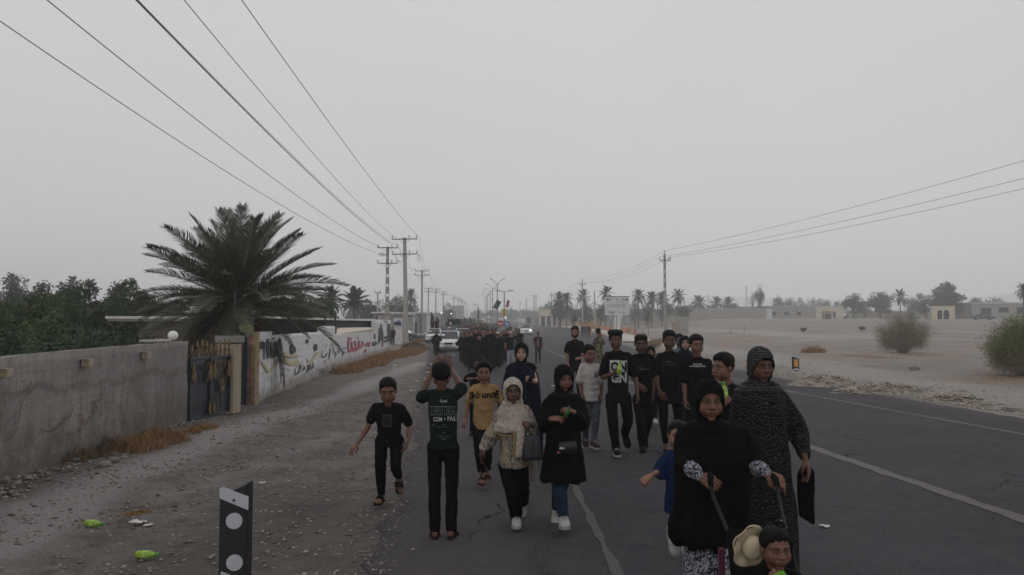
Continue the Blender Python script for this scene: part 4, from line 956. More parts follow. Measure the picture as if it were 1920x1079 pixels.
for px, py, d in ((827.5, 587.5, 150), (846, 588.5, 150)):
    o = MB().ball((0, 0, 0), .13, 8).tube([(0, .1, 0), (0, .1, -J(px, py, d).z + tz(x0(px, d), d))], .06, 6).build('lit_street_light', _M['lit_lamp'] if px < 0 else None); o.data.materials.clear(); o.data.materials.append(mat('post_dark', (.1, .1, .1))); o.data.materials.append(_M['lit_lamp'])
    for p_ in o.data.polygons: p_.material_index = 1 if p_.center.z > -.25 and p_.center.length < .25 else 0
    o.location = J(px, py, d); tag(o, 'lit lamp above the vehicles, the %s one of two' % ('left' if px < 840 else 'right'), 'lamp')

# orange barrier fence along the right footway
m_or = mat('orange_plastic', (.50, .17, .06), c2=(.58, .26, .12), scale=2); m_or2 = mat('orange_paint', (.52, .24, .05), scale=3)
bf = empty('orange_fence', (0, 0, 0), 0, 'long low orange barrier fence beyond the right footway', 'fence')
pan = MB().box((0, 0, .5), (.06, 2.9, .75)); pme = pan.mesh(m_or); pst = MB().box((0, 0, .45), (.12, .12, 1.3)).mesh(m_or)
rr = random.Random(4)
for i in range(64):
    y = 118 + i * 3.1; x = float(redge(y)) + 5.2; z = tz(x, y)
    if rr.random() < .85: o = link('panel', pme, bf); o.location = (x, y, z + rr.uniform(-.1, .12)); o.rotation_euler = (0, rr.uniform(-.2, .2), -math.atan2(float(redge(y + 2) - redge(y - 2)), 4))
    if i % 2 == 0: o = link('fence_post', pst, bf); o.location = (x, y + 1.5, z + .2)
for px, nm in ((1108.5, 'left'), (1119, 'right')):
    d = 116; o = empty('pipe_stand', at(px, d), 0, nm + ' one of two tall orange pipe posts by the three distant walkers', 'frame', 'orange pipe frames by the footway')
    MB().tube([(0, 0, -.1), (0, 0, 2.0)], .1, 8).build('pipe', m_or2, o); MB().tube([(0, 0, 1.6), (.45, 0, 1.9)], .07, 8).build('brace', m_or2, o)
for px, yt in ((1093, 603), (1099, 601), (1104, 604)):
    d = 118; o = MB().tube([(0, 0, -.1), (0, 0, max(.6, J(px, yt, d).z - tz(x0(px, d), d)))], .09, 8).build('orange_post', m_or2); o.location = at(px, d); tag(o, {1093: 'left', 1099: 'middle', 1104: 'right'}[px] + ' short orange post behind the three distant walkers', 'post', 'short orange posts behind the distant walkers')

# billboard
d = 115; g = at(1157, d); bb = empty('billboard', g, 0, 'white billboard with two dark portrait ovals and grey Persian writing on a splayed white post', 'billboard')
z1, z0_ = J(1157, 557, d).z - g.z, J(1157, 591, d).z - g.z; wd = (1180 - 1134) / F * d
MB().box((0, 0, (z0_ + z1) / 2), (wd, .15, z1 - z0_)).build('panel', mat('billboard_white', (.52, .52, .53), c2=(.6, .6, .61), scale=1.5), bb)
MB().box((0, 0, z1 + .05), (wd + .12, .2, .1)).build('top_rail', m_steel, bb)
b = MB(); b.add([(-.62, -.05, z0_), (.78, -.05, z0_), (.40, -.05, z0_ - 1.5), (.62, -.05, -.2), (-.62, -.05, -.2), (-.38, -.05, z0_ - 1.2)], [(0, 1, 2, 5), (5, 2, 3, 4)])
b.add([(-.62, .25, z0_), (.78, .25, z0_), (.40, .25, z0_ - 1.5), (.62, .25, -.2), (-.62, .25, -.2), (-.38, .25, z0_ - 1.2)], [(0, 1, 2, 5)[::-1], (5, 2, 3, 4)[::-1]])
b.add([(-.62, -.05, z0_), (-.38, -.05, z0_ - 1.2), (-.62, -.05, -.2), (-.62, .25, z0_), (-.38, .25, z0_ - 1.2), (-.62, .25, -.2), (.78, -.05, z0_), (.40, -.05, z0_ - 1.5), (.62, -.05, -.2), (.78, .25, z0_), (.40, .25, z0_ - 1.5), (.62, .25, -.2)], [(0, 1, 4, 3), (1, 2, 5, 4), (6, 9, 10, 7), (7, 10, 11, 8)])
b.build('post', m_white, bb)
m_txt = mat('billboard_grey_print', (.22, .23, .24), scale=3)
for u in (-wd * .38, wd * .38): disc(.2, -.08, z1 - .42, u, mat('portrait_dark', (.05, .05, .06)), 'portrait_oval', bb, 16); disc(.09, -.095, z1 - .45, u, mat('portrait_pale', (.3, .27, .25)), 'portrait_face', bb, 10)
for u in (-wd * .26, 0, wd * .25): disc(.13, -.08, z1 - .4, u, m_txt, 'emblem', bb, 10)
b = MB(); r_ = random.Random(2)
for row, zc, sc_, x_a, x_b in ((0, z1 - 1.25, 1., -wd * .45, wd * .3), (1, z1 - 1.5, .6, -wd * .45, wd * .3), (2, z0_ + .38, .5, -wd * .42, -wd * .05), (3, z0_ + .38, .5, wd * .08, wd * .42)):
    x = x_a
    while x < x_b:
        w_ = r_.uniform(.1, .28) * sc_ + .05; b.tube([(x, -.085, zc + r_.uniform(-.03, .03)), (x + w_ * .5, -.085, zc - .05 * sc_), (x + w_, -.085, zc + r_.uniform(0, .12) * sc_)], .02 * sc_ + .012, 4)
        if r_.random() < .5: b.tube([(x + w_, -.085, zc), (x + w_ + .02, -.085, zc + .22 * sc_)], .018, 4)
        x += w_ + .04
tag(b.build('print', m_txt, bb), kind='stuff')
o = MB().tube([J(1143, 625, 105), J(1145, 606, 105), J(1151, 597, 105), J(1149, 588, 105), J(1146, 585.5, 105)], .05, 6).box(tuple(J(1144.5, 585.5, 105)), (.45, .2, .1)).build('curved_street_lamp', m_steel); tag(o, 'bent dark street lamp in front of the billboard post', 'street lamp')
o = MB().tube([J(1156, 620, 108), J(1156, 594, 108)], .04, 6).box(tuple(J(1156, 594, 108)), (.4, .1, .1)).build('thin_lamp_post', m_steel); tag(o, 'thin dark post standing before the white billboard post', 'post')
o = MB().tube([J(1169.5, 622, 100), J(1169.5, 570, 100), J(1192, 570, 100), J(1193, 622, 100)], .022, 5).tube([J(1169.5, 608, 100), J(1193, 608, 100)], .018, 5).tube([J(1182, 622, 100), J(1182, 606, 100)], .025, 5).build('pipe_goal', mat('galvanised_pipe', (.22, .22, .23), rough=.5)); tag(o, 'thin tall pipe frame standing right of the billboard post', 'pipe frame')
for i, (a, c) in enumerate(((1192, 614), (1205, 613), (1370, 617), (1395, 615))):
    p = G(a, c + 10) if i > 1 else G(a, 629); o = MB().tube([p, p + Vector((.05, 0, 1.1))], .04, 5).build('stake', m_steel); tag(o, ('stake in the dirt %s' % ['by the lying pipe left of the lone pole', 'just right of the pipe frame by the lying pipe', 'standing alone on the plain', 'right of the other stake on the plain'][i]), 'stake')
o = MB().tube([G(1193, 630) + Vector((0, 0, .15)), G(1212, 630) + Vector((0, 0, .12))], .12, 7).box(tuple(G(1203, 630) + Vector((0, 0, .3))), (1.1, .3, .12)).build('fallen_pipe', m_steel); tag(o, 'dark pipe lying on the dirt in front of the lone pole', 'pipe')

# roadside marker posts
m_mb = mat('marker_black', (.022, .022, .024), rough=.5, var=.08, scale=5, spec=.3); m_mw = mat('marker_white_reflector', (.45, .45, .49), rough=.45, var=.04, scale=8)
def marker(g, wd, Hh, lab, rz):
    o = empty('marker_post', g, rz, lab, 'marker post', 'black and white roadside marker posts'); w2 = wd / 2
    # hollow back: a shallow open profile with a slanted top
    prof = [(-w2, 0), (w2 * .86, .0), (w2, .02), (w2, .05)]
    b = MB(); zt = [Hh - .055, Hh - .005, Hh, Hh]
    outer = [(-w2, 0.), (-w2 * .8, -.012), (w2 * .72, -.012), (w2 * .86, 0.), (w2, .035), (w2 * .5, .06), (-w2 * .6, .06)]
    tops = [Hh - .052, Hh - .05, Hh - .008, Hh, Hh, Hh - .01, Hh - .05]
    n = len(outer); vs = [(x, y, -.2) for x, y in outer] + [(x, y, z) for (x, y), z in zip(outer, tops)]
    b.add(vs, [tuple(range(n)), tuple(range(n, 2 * n))[::-1]] + [(i, (i + 1) % n, n + (i + 1) % n, n + i) for i in range(n)]); b.build('post_body', m_mb, o)
    return o
g = J(442, 905, 3.25); Hm = g.z - 0
mk = marker(Vector((g.x, 3.25, 0)), .125, Hm, 'large black marker post with white dots and bands in the near foreground', R(6))
fy = -.0135
def plate(poly, name): MB().prism(poly, lambda u, v: (u, fy, v), lambda u, v: (u, fy - .003, v)).build(name, m_mw, mk)
k = .125 / 56   # metres per photo pixel on the post
Z = lambda py: Hm - (py - 905) * k
X_ = lambda px: (px - 442) * k
plate([(X_(415), Z(914)), (X_(421), Z(911.5)), (X_(467), Z(930)), (X_(467), Z(955)), (X_(415), Z(932))], 'white_band')
plate([(X_(420), Z(1065)), (X_(470), Z(1086)), (X_(470), Z(1111)), (X_(420), Z(1090))], 'white_band')
for cy, cx in ((974, 442), (1050, 444)): plate([(X_(cx) + 14.8 * k * math.cos(a), Z(cy) + 14.8 * k * math.sin(a)) for a in np.linspace(0, 2 * math.pi, 32, endpoint=False)], 'white_disc')
MB().prism([(X_(441) + 2.4 * k * math.cos(a), Z(936) + 2.4 * k * math.sin(a)) for a in np.linspace(0, 6.283, 12, endpoint=False)], lambda u, v: (u, fy - .003, v), lambda u, v: (u, fy - .006, v)).build('rivet', m_mb, mk)
# far marker on the right
g = G(1492, 716); d = g.y; mk2 = empty('marker_post', g, R(-8), 'small marker post with an amber reflector beyond the right road edge', 'marker post', 'black and white roadside marker posts')
zz = lambda py: J(1492, py, d).z - g.z
MB().box((0, 0, zz(704) / 2), (.075, .04, zz(696))).build('stem', mat('marker_grey', (.36, .34, .33)), mk2)
MB().box((0, -.02, (zz(669) + zz(696)) / 2), (.22, .05, zz(669) - zz(696))).build('panel', m_mb, mk2)
MB().box((.01, -.052, (zz(674) + zz(688)) / 2), (.125, .01, zz(674) - zz(688))).build('amber_reflector', mat('amber', (.55, .28, .05), rough=.4), mk2)
MB().prism([(-.11, zz(670) + .02), (-.04, zz(668) + .05), (.11, zz(671)), (.11, zz(673.5)), (-.06, zz(669.5))], lambda u, v: (u, -.05, v), lambda u, v: (u, -.058, v)).build('white_band', m_mw, mk2)
MB().prism([(-.11, zz(696)), (-.11, zz(693.5)), (.02, zz(690)), (.11, zz(693)), (.11, zz(695)), (0, zz(694))], lambda u, v: (u, -.05, v), lambda u, v: (u, -.058, v)).build('white_band', m_mw, mk2)

# ------------------------------------------------------------------ litter
m_bot = mat('lime_bottle', (.20, .34, .03), c2=(.30, .42, .07), rough=.3, scale=20, spec=.5); m_cap = mat('green_cap', (.09, .30, .04), rough=.4); m_lab2 = mat('green_label', (.16, .38, .05), c2=(.5, .6, .15), scale=50)
def bottle_mesh(s=1.):
    b = MB(); b.lathe([(.0, 0), (.028 * s, .002), (.032 * s, .02 * s), (.030 * s, .06 * s), (.032 * s, .10 * s), (.028 * s, .13 * s), (.014 * s, .155 * s), (.014 * s, .17 * s)], n=16); c = MB().lathe([(.017 * s, .163 * s), (.017 * s, .185 * s), (0, .186 * s)], n=12); l = MB().lathe([(.0325 * s, .045 * s), (.0325 * s, .10 * s)], n=16); return b, c, l
def bottle(p, M_, lab, s=1., group=None):
    o = empty('drink_bottle', p, 0, lab, 'bottle', group); b, c, l = bottle_mesh(s); b.build('bottle_body', m_bot, o, True); c.build('cap', m_cap, o, True); l.build('paper_label', m_lab2, o, True)
    o.rotation_euler = M_; return o
bottle(G(172, 989) + Vector((-.06, 0, .035)), (R(90), 0, R(78)), 'crushed lime green bottle lying on the gravel, farther of the two', 1.0, 'lime green bottles on the verge')
bottle(G(268, 1049) + Vector((-.055, 0, .035)), (R(88), 0, R(84)), 'lime green bottle lying on the gravel nearest the left marker post', 1.0, 'lime green bottles on the verge')
m_paper = mat('white_litter', (.5, .48, .46), c2=(.62, .6, .58), scale=30)
def scrap(px, py, s, lab, m=m_paper, seed=0):
    g = G(px, py); r_ = random.Random(px * 7 + py); n = 4; V = [(g.x + s * (i / n - .5) * 1.4, g.y + s * (k / n - .5), g.z + .012 + s * .3 * r_.random()) for i in range(n + 1) for k in range(n + 1)]
    me = np_mesh(V, [(i * (n + 1) + k, (i + 1) * (n + 1) + k, (i + 1) * (n + 1) + k + 1, i * (n + 1) + k + 1) for i in range(n) for k in range(n)], m)
    o = link('scrap', me); o.modifiers.new('s', 'SOLIDIFY').thickness = .003; tag(o, lab, 'litter', 'litter on the ground'); return o
scrap(258, 985, .09, 'white plastic strip on the verge left of the marker post'); scrap(277, 989, .05, 'small crumpled wrapper beside the white plastic strip'); scrap(492, 908, .05, 'square scrap of pale paper just right of the marker post top')
scrap(745, 688, .22, 'crumpled white sheet on the verge beyond the running boy'); scrap(774, 735, .10, 'white scrap behind the boy with the raised phone, lower one', seed=3); scrap(752, 771 - 50, .10, 'small white scrap on the dirt above the running boy')
wd_=['leftmost','second','third','fourth','fifth','sixth','seventh','eighth','ninth','tenth','eleventh','twelfth','thirteenth']
for i, (a, c) in enumerate(((780, 716), (787, 690), (793, 686), (798, 712), (800, 700), (806, 706), (811, 684), (818, 700), (822, 668), (835, 672), (842, 684), (850, 668), (862, 676))): scrap(a, c, random.uniform(.08, .2), wd_[i] + ' small white scrap of those strewn ahead of the white sedan')
scrap(1040, 726, .14, 'thin white strip lying on the asphalt beside the navy chador', mat('white_litter', (.5, .48, .46)))
scrap(1546, 991, .06, 'tiny pale scrap on the asphalt right of the black bag')
# ------------------------------------------------------------------ trees, palms, bushes
def leaf_mat(name, a, b, tip=None, rough=.7):
    m, t, p, co = new_mat(name, rough)
    sh = attrn(t, 'shade'); c = mixc(t, sh, a, b)
    if tip: c = mixc(t, mathn(t, 'MULTIPLY', attrn(t, 'tip'), rng_map(t, noise(t, co, 2.5, 4), .4, .6)), c, tip)
    c = mixc(t, rng_map(t, noise(t, co, 3, 3), .35, .65, 0, .35), c, tuple(x * .6 for x in a))
    t.links.new(c, p.inputs['Base Color']); p.inputs['Specular IOR Level'].default_value = .25
    return m
def leaves(C_, Rr, n, size, seed, elong=.45, up=.25):
    """n leaf quads on clumps; C_ (k,3) clump centres, Rr (k,3) clump radii. returns V, F, shade, tip"""
    r = np.random.default_rng(seed); k = len(C_); idx = r.integers(0, k, n)
    u = r.normal(0, 1, (n, 3)); u /= np.linalg.norm(u, axis=1)[:, None]; rad = r.random(n) ** .28
    c = C_[idx] + u * rad[:, None] * Rr[idx]
    a = r.normal(0, 1, (n, 3)) + u * .4; a[:, 2] -= up; a /= np.linalg.norm(a, axis=1)[:, None]
    b = np.cross(a, r.normal(0, 1, (n, 3))); b /= np.linalg.norm(b, axis=1)[:, None]
    s = size * r.uniform(.6, 1.4, n)[:, None]; a = a * s; b = b * s * elong
    V = np.stack([c - a * .2 , c + a * .5 - b * .5, c + a * 1.1, c + a * .5 + b * .5], 1)
    cs = r.random(k); sh = np.clip(cs[idx] * .6 + r.random(n) * .4, 0, 1)
    tip = np.clip(u[:, 2] * rad, 0, 1)
    return V.reshape(-1, 3), (np.arange(n)[:, None] * 4 + np.arange(4)[None, :]), np.repeat(sh, 4), np.repeat(tip, 4)
m_bark = mat('grey_bark', (.09, .075, .06), c2=(.17, .145, .12), scale=14, stretch=(1, 1, .3), bump=.01)
def tree(x, y, h, w_, lab, m, n=5000, size=.16, seed=0, crown0=.25, name='tree', group=None, cat='tree', clump=.34, k=34, elong=.5, shape='round', tk=None):
    z0 = tz(x, y); o = empty(name, (x, y, z0), 0, lab, cat, group); r = np.random.default_rng(seed)
    cz = h * (crown0 + 1) / 2; hz_ = h * (1 - crown0) / 2
    u = r.normal(0, 1, (k, 3)); u /= np.linalg.norm(u, axis=1)[:, None]; u *= (r.random(k) ** .45)[:, None]
    if shape == 'tall': u[:, 0:2] *= (1 - .45 * np.abs(u[:, 2]))[:, None]
    C_ = np.stack([u[:, 0] * w_ / 2 * (1 - clump * .7), u[:, 1] * w_ / 2 * (1 - clump * .7), cz + u[:, 2] * hz_ * (1 - clump * .5)], 1)
    Rr = np.stack([w_ * clump * r.uniform(.32, .62, k), w_ * clump * r.uniform(.32, .62, k), hz_ * clump * r.uniform(.6, 1.1, k)], 1)
    V, Fq, sh, tip = leaves(C_, Rr, n, size, seed, elong)
    me = np_mesh(V, Fq, m); set_attr(me, 'shade', sh); set_attr(me, 'tip', tip); link('crown', me, o)
    b = MB(); tr = tk or max(.05, w_ * .035); b.tube([(0, 0, -.3), (tr * .5, 0, h * crown0 * .6), (0, tr, cz)], [tr * 1.3, tr, tr * .5], 8)
    for i in range(5):
        q = C_[r.integers(0, k)]; b.tube([(0, 0, h * crown0 * .7), (q[0] * .5, q[1] * .5, (h * crown0 * .7 + q[2]) / 2 + .1), tuple(q)], [tr * .7, tr * .45, tr * .15], 6)
    b.build('trunk', m_bark, o); return o
m_mango = leaf_mat('dark_orchard_leaves', (.018, .042, .020), (.048, .085, .030), (.11, .085, .035))
m_mango2 = leaf_mat('green_orchard_leaves', (.022, .058, .018), (.065, .12, .03), (.12, .10, .035))
m_grey = leaf_mat('grey_green_leaves', (.050, .070, .058), (.085, .110, .082))
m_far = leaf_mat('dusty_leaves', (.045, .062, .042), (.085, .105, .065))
D3 = 'orchard trees behind the grey wall'
def tpx(px, ytop, d, wpx): return x0(px, d), d, J(px, ytop, d).z - tz(x0(px, d), d), wpx / F * d
for i, (px, yt, d, wp, mm, nn, sz, lab) in enumerate((
    (62, 548, 27, 200, m_mango2, 15000, .12, 'foremost rounded bright green orchard tree above the grey wall near the left edge'),
    (-20, 556, 25, 130, m_mango2, 9000, .12, 'green orchard tree cut by the left edge of the photo'),
    (150, 528, 36, 150, m_mango, 13000, .14, 'dark rounded orchard tree left of the middle of the orchard, brownish top'),
    (205, 570, 30, 130, m_mango, 10000, .13, 'dark low orchard tree filling the gap before the small house'),
    (250, 524, 40, 105, m_mango, 9000, .15, 'dark orchard tree with a brownish top just left of the big palm'),
    (222, 521, 46, 62, m_mango, 5000, .15, 'narrow dark tree top showing behind the orchard, left of the big palm'),
    (28, 518, 58, 90, m_grey, 5000, .2, 'greyish tree rising behind the orchard near the left edge'),
    (78, 524, 52, 75, m_mango, 4500, .18, 'dark tree between the greyish tree and the orchard centre'),
    (122, 524, 52, 60, m_mango, 4000, .18, 'small tree crown in front of the palm tips in the orchard'),
    (100, 590, 24, 150, m_mango2, 9000, .12, 'low green orchard tree close behind the grey wall'),
    (262, 600, 33, 120, m_mango, 7000, .13, 'low dark orchard tree just above the small house roof'),
    (320, 552, 40, 110, m_mango, 8000, .15, 'dark orchard tree seen behind the left fronds of the big palm'),
    (395, 560, 44, 120, m_mango, 7000, .16, 'dark tree hidden behind the middle of the big palm'),
    (530, 545, 42, 150, m_mango, 9000, .15, 'dark tree behind the right fronds of the big palm'),
    (600, 553, 46, 95, m_mango, 8000, .15, 'dark rounded tree right of the big palm above the shed'),
    )):
    x, y, h, wd = tpx(px, yt, d, wp); tree(x, y, h, wd, lab, mm, nn, sz, 100 + i, .06, 'orchard_tree', D3, k=46, clump=.30)
# ragged hedge directly behind the wall
V = []; n = 9000; r = np.random.default_rng(5); yy = r.uniform(13, 24, n)
C_ = np.stack([-7.6 - .9 * (yy - 13) * .3 - r.random(n) * 3, yy, r.uniform(.1, 1.55, n)], 1)
Vv, Fq, sh, tip = leaves(C_, np.full((n, 3), .3), n, .10, 6); me = np_mesh(Vv, Fq, m_mango); set_attr(me, 'shade', sh); set_attr(me, 'tip', tip * .3)
tag(link('undergrowth', me), 'dark undergrowth filling the yard behind the grey wall', kind='stuff')

# ---- date palms
def frond(L_, droop, n, leaf, wdt=.014, seed=0, fold=.5, curl=.55):
    """one frond lying in the XZ plane from the origin, rising along +X; leaflets on both sides"""
    r = random.Random(seed); V = []; Fq = []; sh = []
    def rach(t): return Vector((L_ * t * (1 - .12 * t * t), 0, -droop * L_ * t ** 2.1))
    b = MB(); b.tube([rach(t) for t in np.linspace(0, 1, 10)], [.03 * (1 - .85 * t) for t in np.linspace(0, 1, 10)], 4, False); V += [tuple(v) for v in b.v]; Fq += [f for f in b.f]; sh += [.95] * len(b.v)
    for i in range(n):
        t = .12 + .88 * (i / (n - 1)) ; p = rach(t); q = rach(min(1, t + .02)) - rach(t - .02); q.normalize()
        ll = leaf * (.35 + .95 * math.sin(math.pi * min(1, t * .86 + .12))) * r.uniform(.85, 1.1)
        for sg in (-1, 1):
            up_ = Vector((0, 0, 1)) - q * q.z; up_.normalize()
            d = (q * (.62 + .35 * t + r.uniform(-.08, .08)) + Vector((0, sg, 0)) * r.uniform(.7, .95) + up_ * fold * r.uniform(.3, 1.0)).normalized()
            wv = (q.cross(d)).normalized().cross(d).normalized() * wdt * r.uniform(.8, 1.2)
            m_ = p + d * ll * .55; e = p + d * ll - Vector((0, 0, curl * ll * .25)); k = len(V)
            V += [tuple(p - wv * .6), tuple(p + wv * .6), tuple(m_ + wv), tuple(m_ - wv), tuple(e)]
            Fq += [(k, k + 1, k + 2, k + 3), (k + 3, k + 2, k + 4)]; s_ = r.random() * .5 + .2; sh += [s_] * 5
    me = bpy.data.meshes.new('m'); me.from_pydata(V, [], Fq); set_attr(me, 'shade', sh); set_attr(me, 'tip', [0] * len(V)); me.update(); return me
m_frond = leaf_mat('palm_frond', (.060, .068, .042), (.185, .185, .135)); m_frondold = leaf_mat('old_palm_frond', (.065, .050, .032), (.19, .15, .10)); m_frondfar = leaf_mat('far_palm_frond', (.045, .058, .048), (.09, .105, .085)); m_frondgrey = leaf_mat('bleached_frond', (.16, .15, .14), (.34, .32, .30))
m_ptrunk = mat('palm_trunk', (.075, .055, .04), c2=(.15, .12, .09), scale=18, stretch=(1, 1, .6), bump=.03, bscale=12)
def palm(x, y, zc, L_, lab, nf=60, nl=70, mats=None, seed=0, group=None, tr=.22, leaf=.34, emin=-55, emax=82, wdt=.014, protos=None, name='date_palm', fs=1.):
    z0 = tz(x, y); o = empty(name, (x, y, z0), 0, lab, 'palm tree', group); r = random.Random(seed); hz_ = zc - z0
    prof = [(tr * 1.25, -.3)]; k = max(6, int(hz_ / .22))
    for i in range(k): z = hz_ * i / k; prof += [(tr * 1.12, z), (tr * .92, z + hz_ / k * .6)]
    prof += [(tr * 1.35, hz_ - .25), (tr * .9, hz_), (0, hz_ + .15)]
    MB().lathe(prof, n=10).build('trunk', m_ptrunk, o)
    ms = mats or (m_frond, m_frondold)
    if protos is None:
        protos = []
        for j, (dr, mm) in enumerate(((.12, ms[0]), (.22, ms[0]), (.34, ms[0]), (.45, ms[0]), (.50, ms[1]), (.72, ms[1]))):
            me = frond(L_, dr, nl, leaf * L_ / 3, wdt, seed + j); me.materials.append(mm); protos.append(me)
    for i in range(nf):
        t = (i + .5) / nf; el = emax + (emin - emax) * t ** (1.05 if fs != 1 else .82); az = i * 2.39996 + r.uniform(-.2, .2)
        if el > 35: j = r.choice((0, 1))
        elif el > 5: j = r.choice((1, 2))
        elif el > -15 : j = r.choice((2, 3))
        else: j = r.choice((4, 4, 5))
        if fs == 1 and el < 14 and nf > 100:
            tq = [960 + F * (x + L_ * q * math.cos(az)) / (y + L_ * q * math.sin(az)) for q in (.4, .52, .64, .76, .9)]
            if any(490 < q < 540 for q in (tq if el < 2 else tq[3:])) and y + L_ * math.sin(az) < 20.9: continue
        f = link('frond', protos[j], o); s = fs * r.uniform(.85, 1.08) * ((1.0 if el > 0 else .82) if fs == 1 else 1.)
        f.matrix_local = Matrix.Translation((0, 0, hz_ - .05 - .25 * t)) @ Matrix.Rotation(az, 4, 'Z') @ Matrix.Rotation(-R(el + r.uniform(-5, 5)), 4, 'Y') @ Matrix.Rotation(r.uniform(-.5, .5), 4, 'X') @ Matrix.Diagonal((s, s, s, 1))
    return o, protos
bx, by = x0(444, 20), 20.0
bigp, pr = palm(bx, by, J(456, 562, by).z, 2.8, 'big bushy date palm with drooping brown lower fronds behind the gate', nf=136, nl=110, seed=3, tr=.24, leaf=.40, wdt=.0085, emin=-42)
# dead flower stalks hanging at the heart of the crown
for i, (dx, dy) in enumerate(((.14, -.35), (.25, -.3))):
    b = MB(); zc = J(470, 585, by).z
    for j in range(16):
        a = random.uniform(-.25, .25); b.tube([(bx + dx, by + dy, zc + .1), (bx + dx + .10 + a * .3, by + dy - .1, zc + .05), (bx + dx + .12 + a * .6, by + dy - .15, zc - .35 - random.random() * .25)], .007, 4)
    b.v = [(v[0] - bx, v[1] - by, v[2] - tz(bx, by)) for v in b.v]; tag(b.build('fruit_stalks', mat('dry_stalk', (.34, .25, .17), c2=(.48, .38, .28), scale=10), bigp), kind='stuff')
# middle distance pale palm
p, _p2 = palm(x0(665, 82), 82, J(665, 567, 82).z, 2.1, 'pale palm with bleached hanging fronds left of the two front power poles', nf=44, nl=30, mats=(m_frondfar, m_frondgrey), seed=8, wdt=.045, leaf=.6, emin=-75, tr=.3)
palm(x0(622, 70), 70, J(622, 560, 70).z, 1.6, 'small palm top just right of the big palm crown', nf=26, nl=26, mats=(m_frondfar, m_frondfar), seed=9, wdt=.04, leaf=.6, emin=-40)
def palm_far(px, ytop, d, lab, group, rpx=15):
    L_ = rpx / F * d; zc = J(px, ytop + rpx * .62, d).z
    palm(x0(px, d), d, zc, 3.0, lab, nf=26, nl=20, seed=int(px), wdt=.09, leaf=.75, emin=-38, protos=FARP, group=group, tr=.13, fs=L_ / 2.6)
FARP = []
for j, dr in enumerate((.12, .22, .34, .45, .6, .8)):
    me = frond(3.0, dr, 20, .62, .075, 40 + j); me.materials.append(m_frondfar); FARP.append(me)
GP = 'date palms of the far groves'
for px, yt, d, lab in ((20, 515, 110, 'hazy palm top above the orchard at the left edge'), (135, 522, 110, 'palm tips above the orchard, left of the two'), (168, 527, 110, 'palm tips above the orchard, right of the two'),
    (770, 546, 150, 'dark palm top just right of the stout pole'),
    (1048, 553, 165, 'palm second from the left in the right grove, behind the road fence'), (1062, 553, 170, 'palm with spread fronds right beside its twin in the right grove'), (1093, 547, 168, 'palm directly behind the pole left of the billboard'),
    (1136, 541, 165, 'tall palm just left of the billboard'), (1197, 545, 165, 'tall palm just right of the billboard'), (1222, 551, 170, 'palm between the billboard and the lone pole, left one'), (1241, 552, 175, 'palm half behind the lone right pole'),
    (1272, 545, 160, 'tall palm just right of the lone right pole'), (1310, 558, 220, 'small palm farther right of the lone pole'), (1343, 560, 240, 'tiny palm over the boundary wall'), (1688, 547, 205, 'palm between the dark trees on the right'), (1920, 535, 120, 'palm fronds at the right edge above the warehouse'), (1365, 562, 230, 'tiny hazy palm left of the eucalyptus')):
    palm_far(px, yt, d, lab, GP)
GT = 'far trees in the haze'
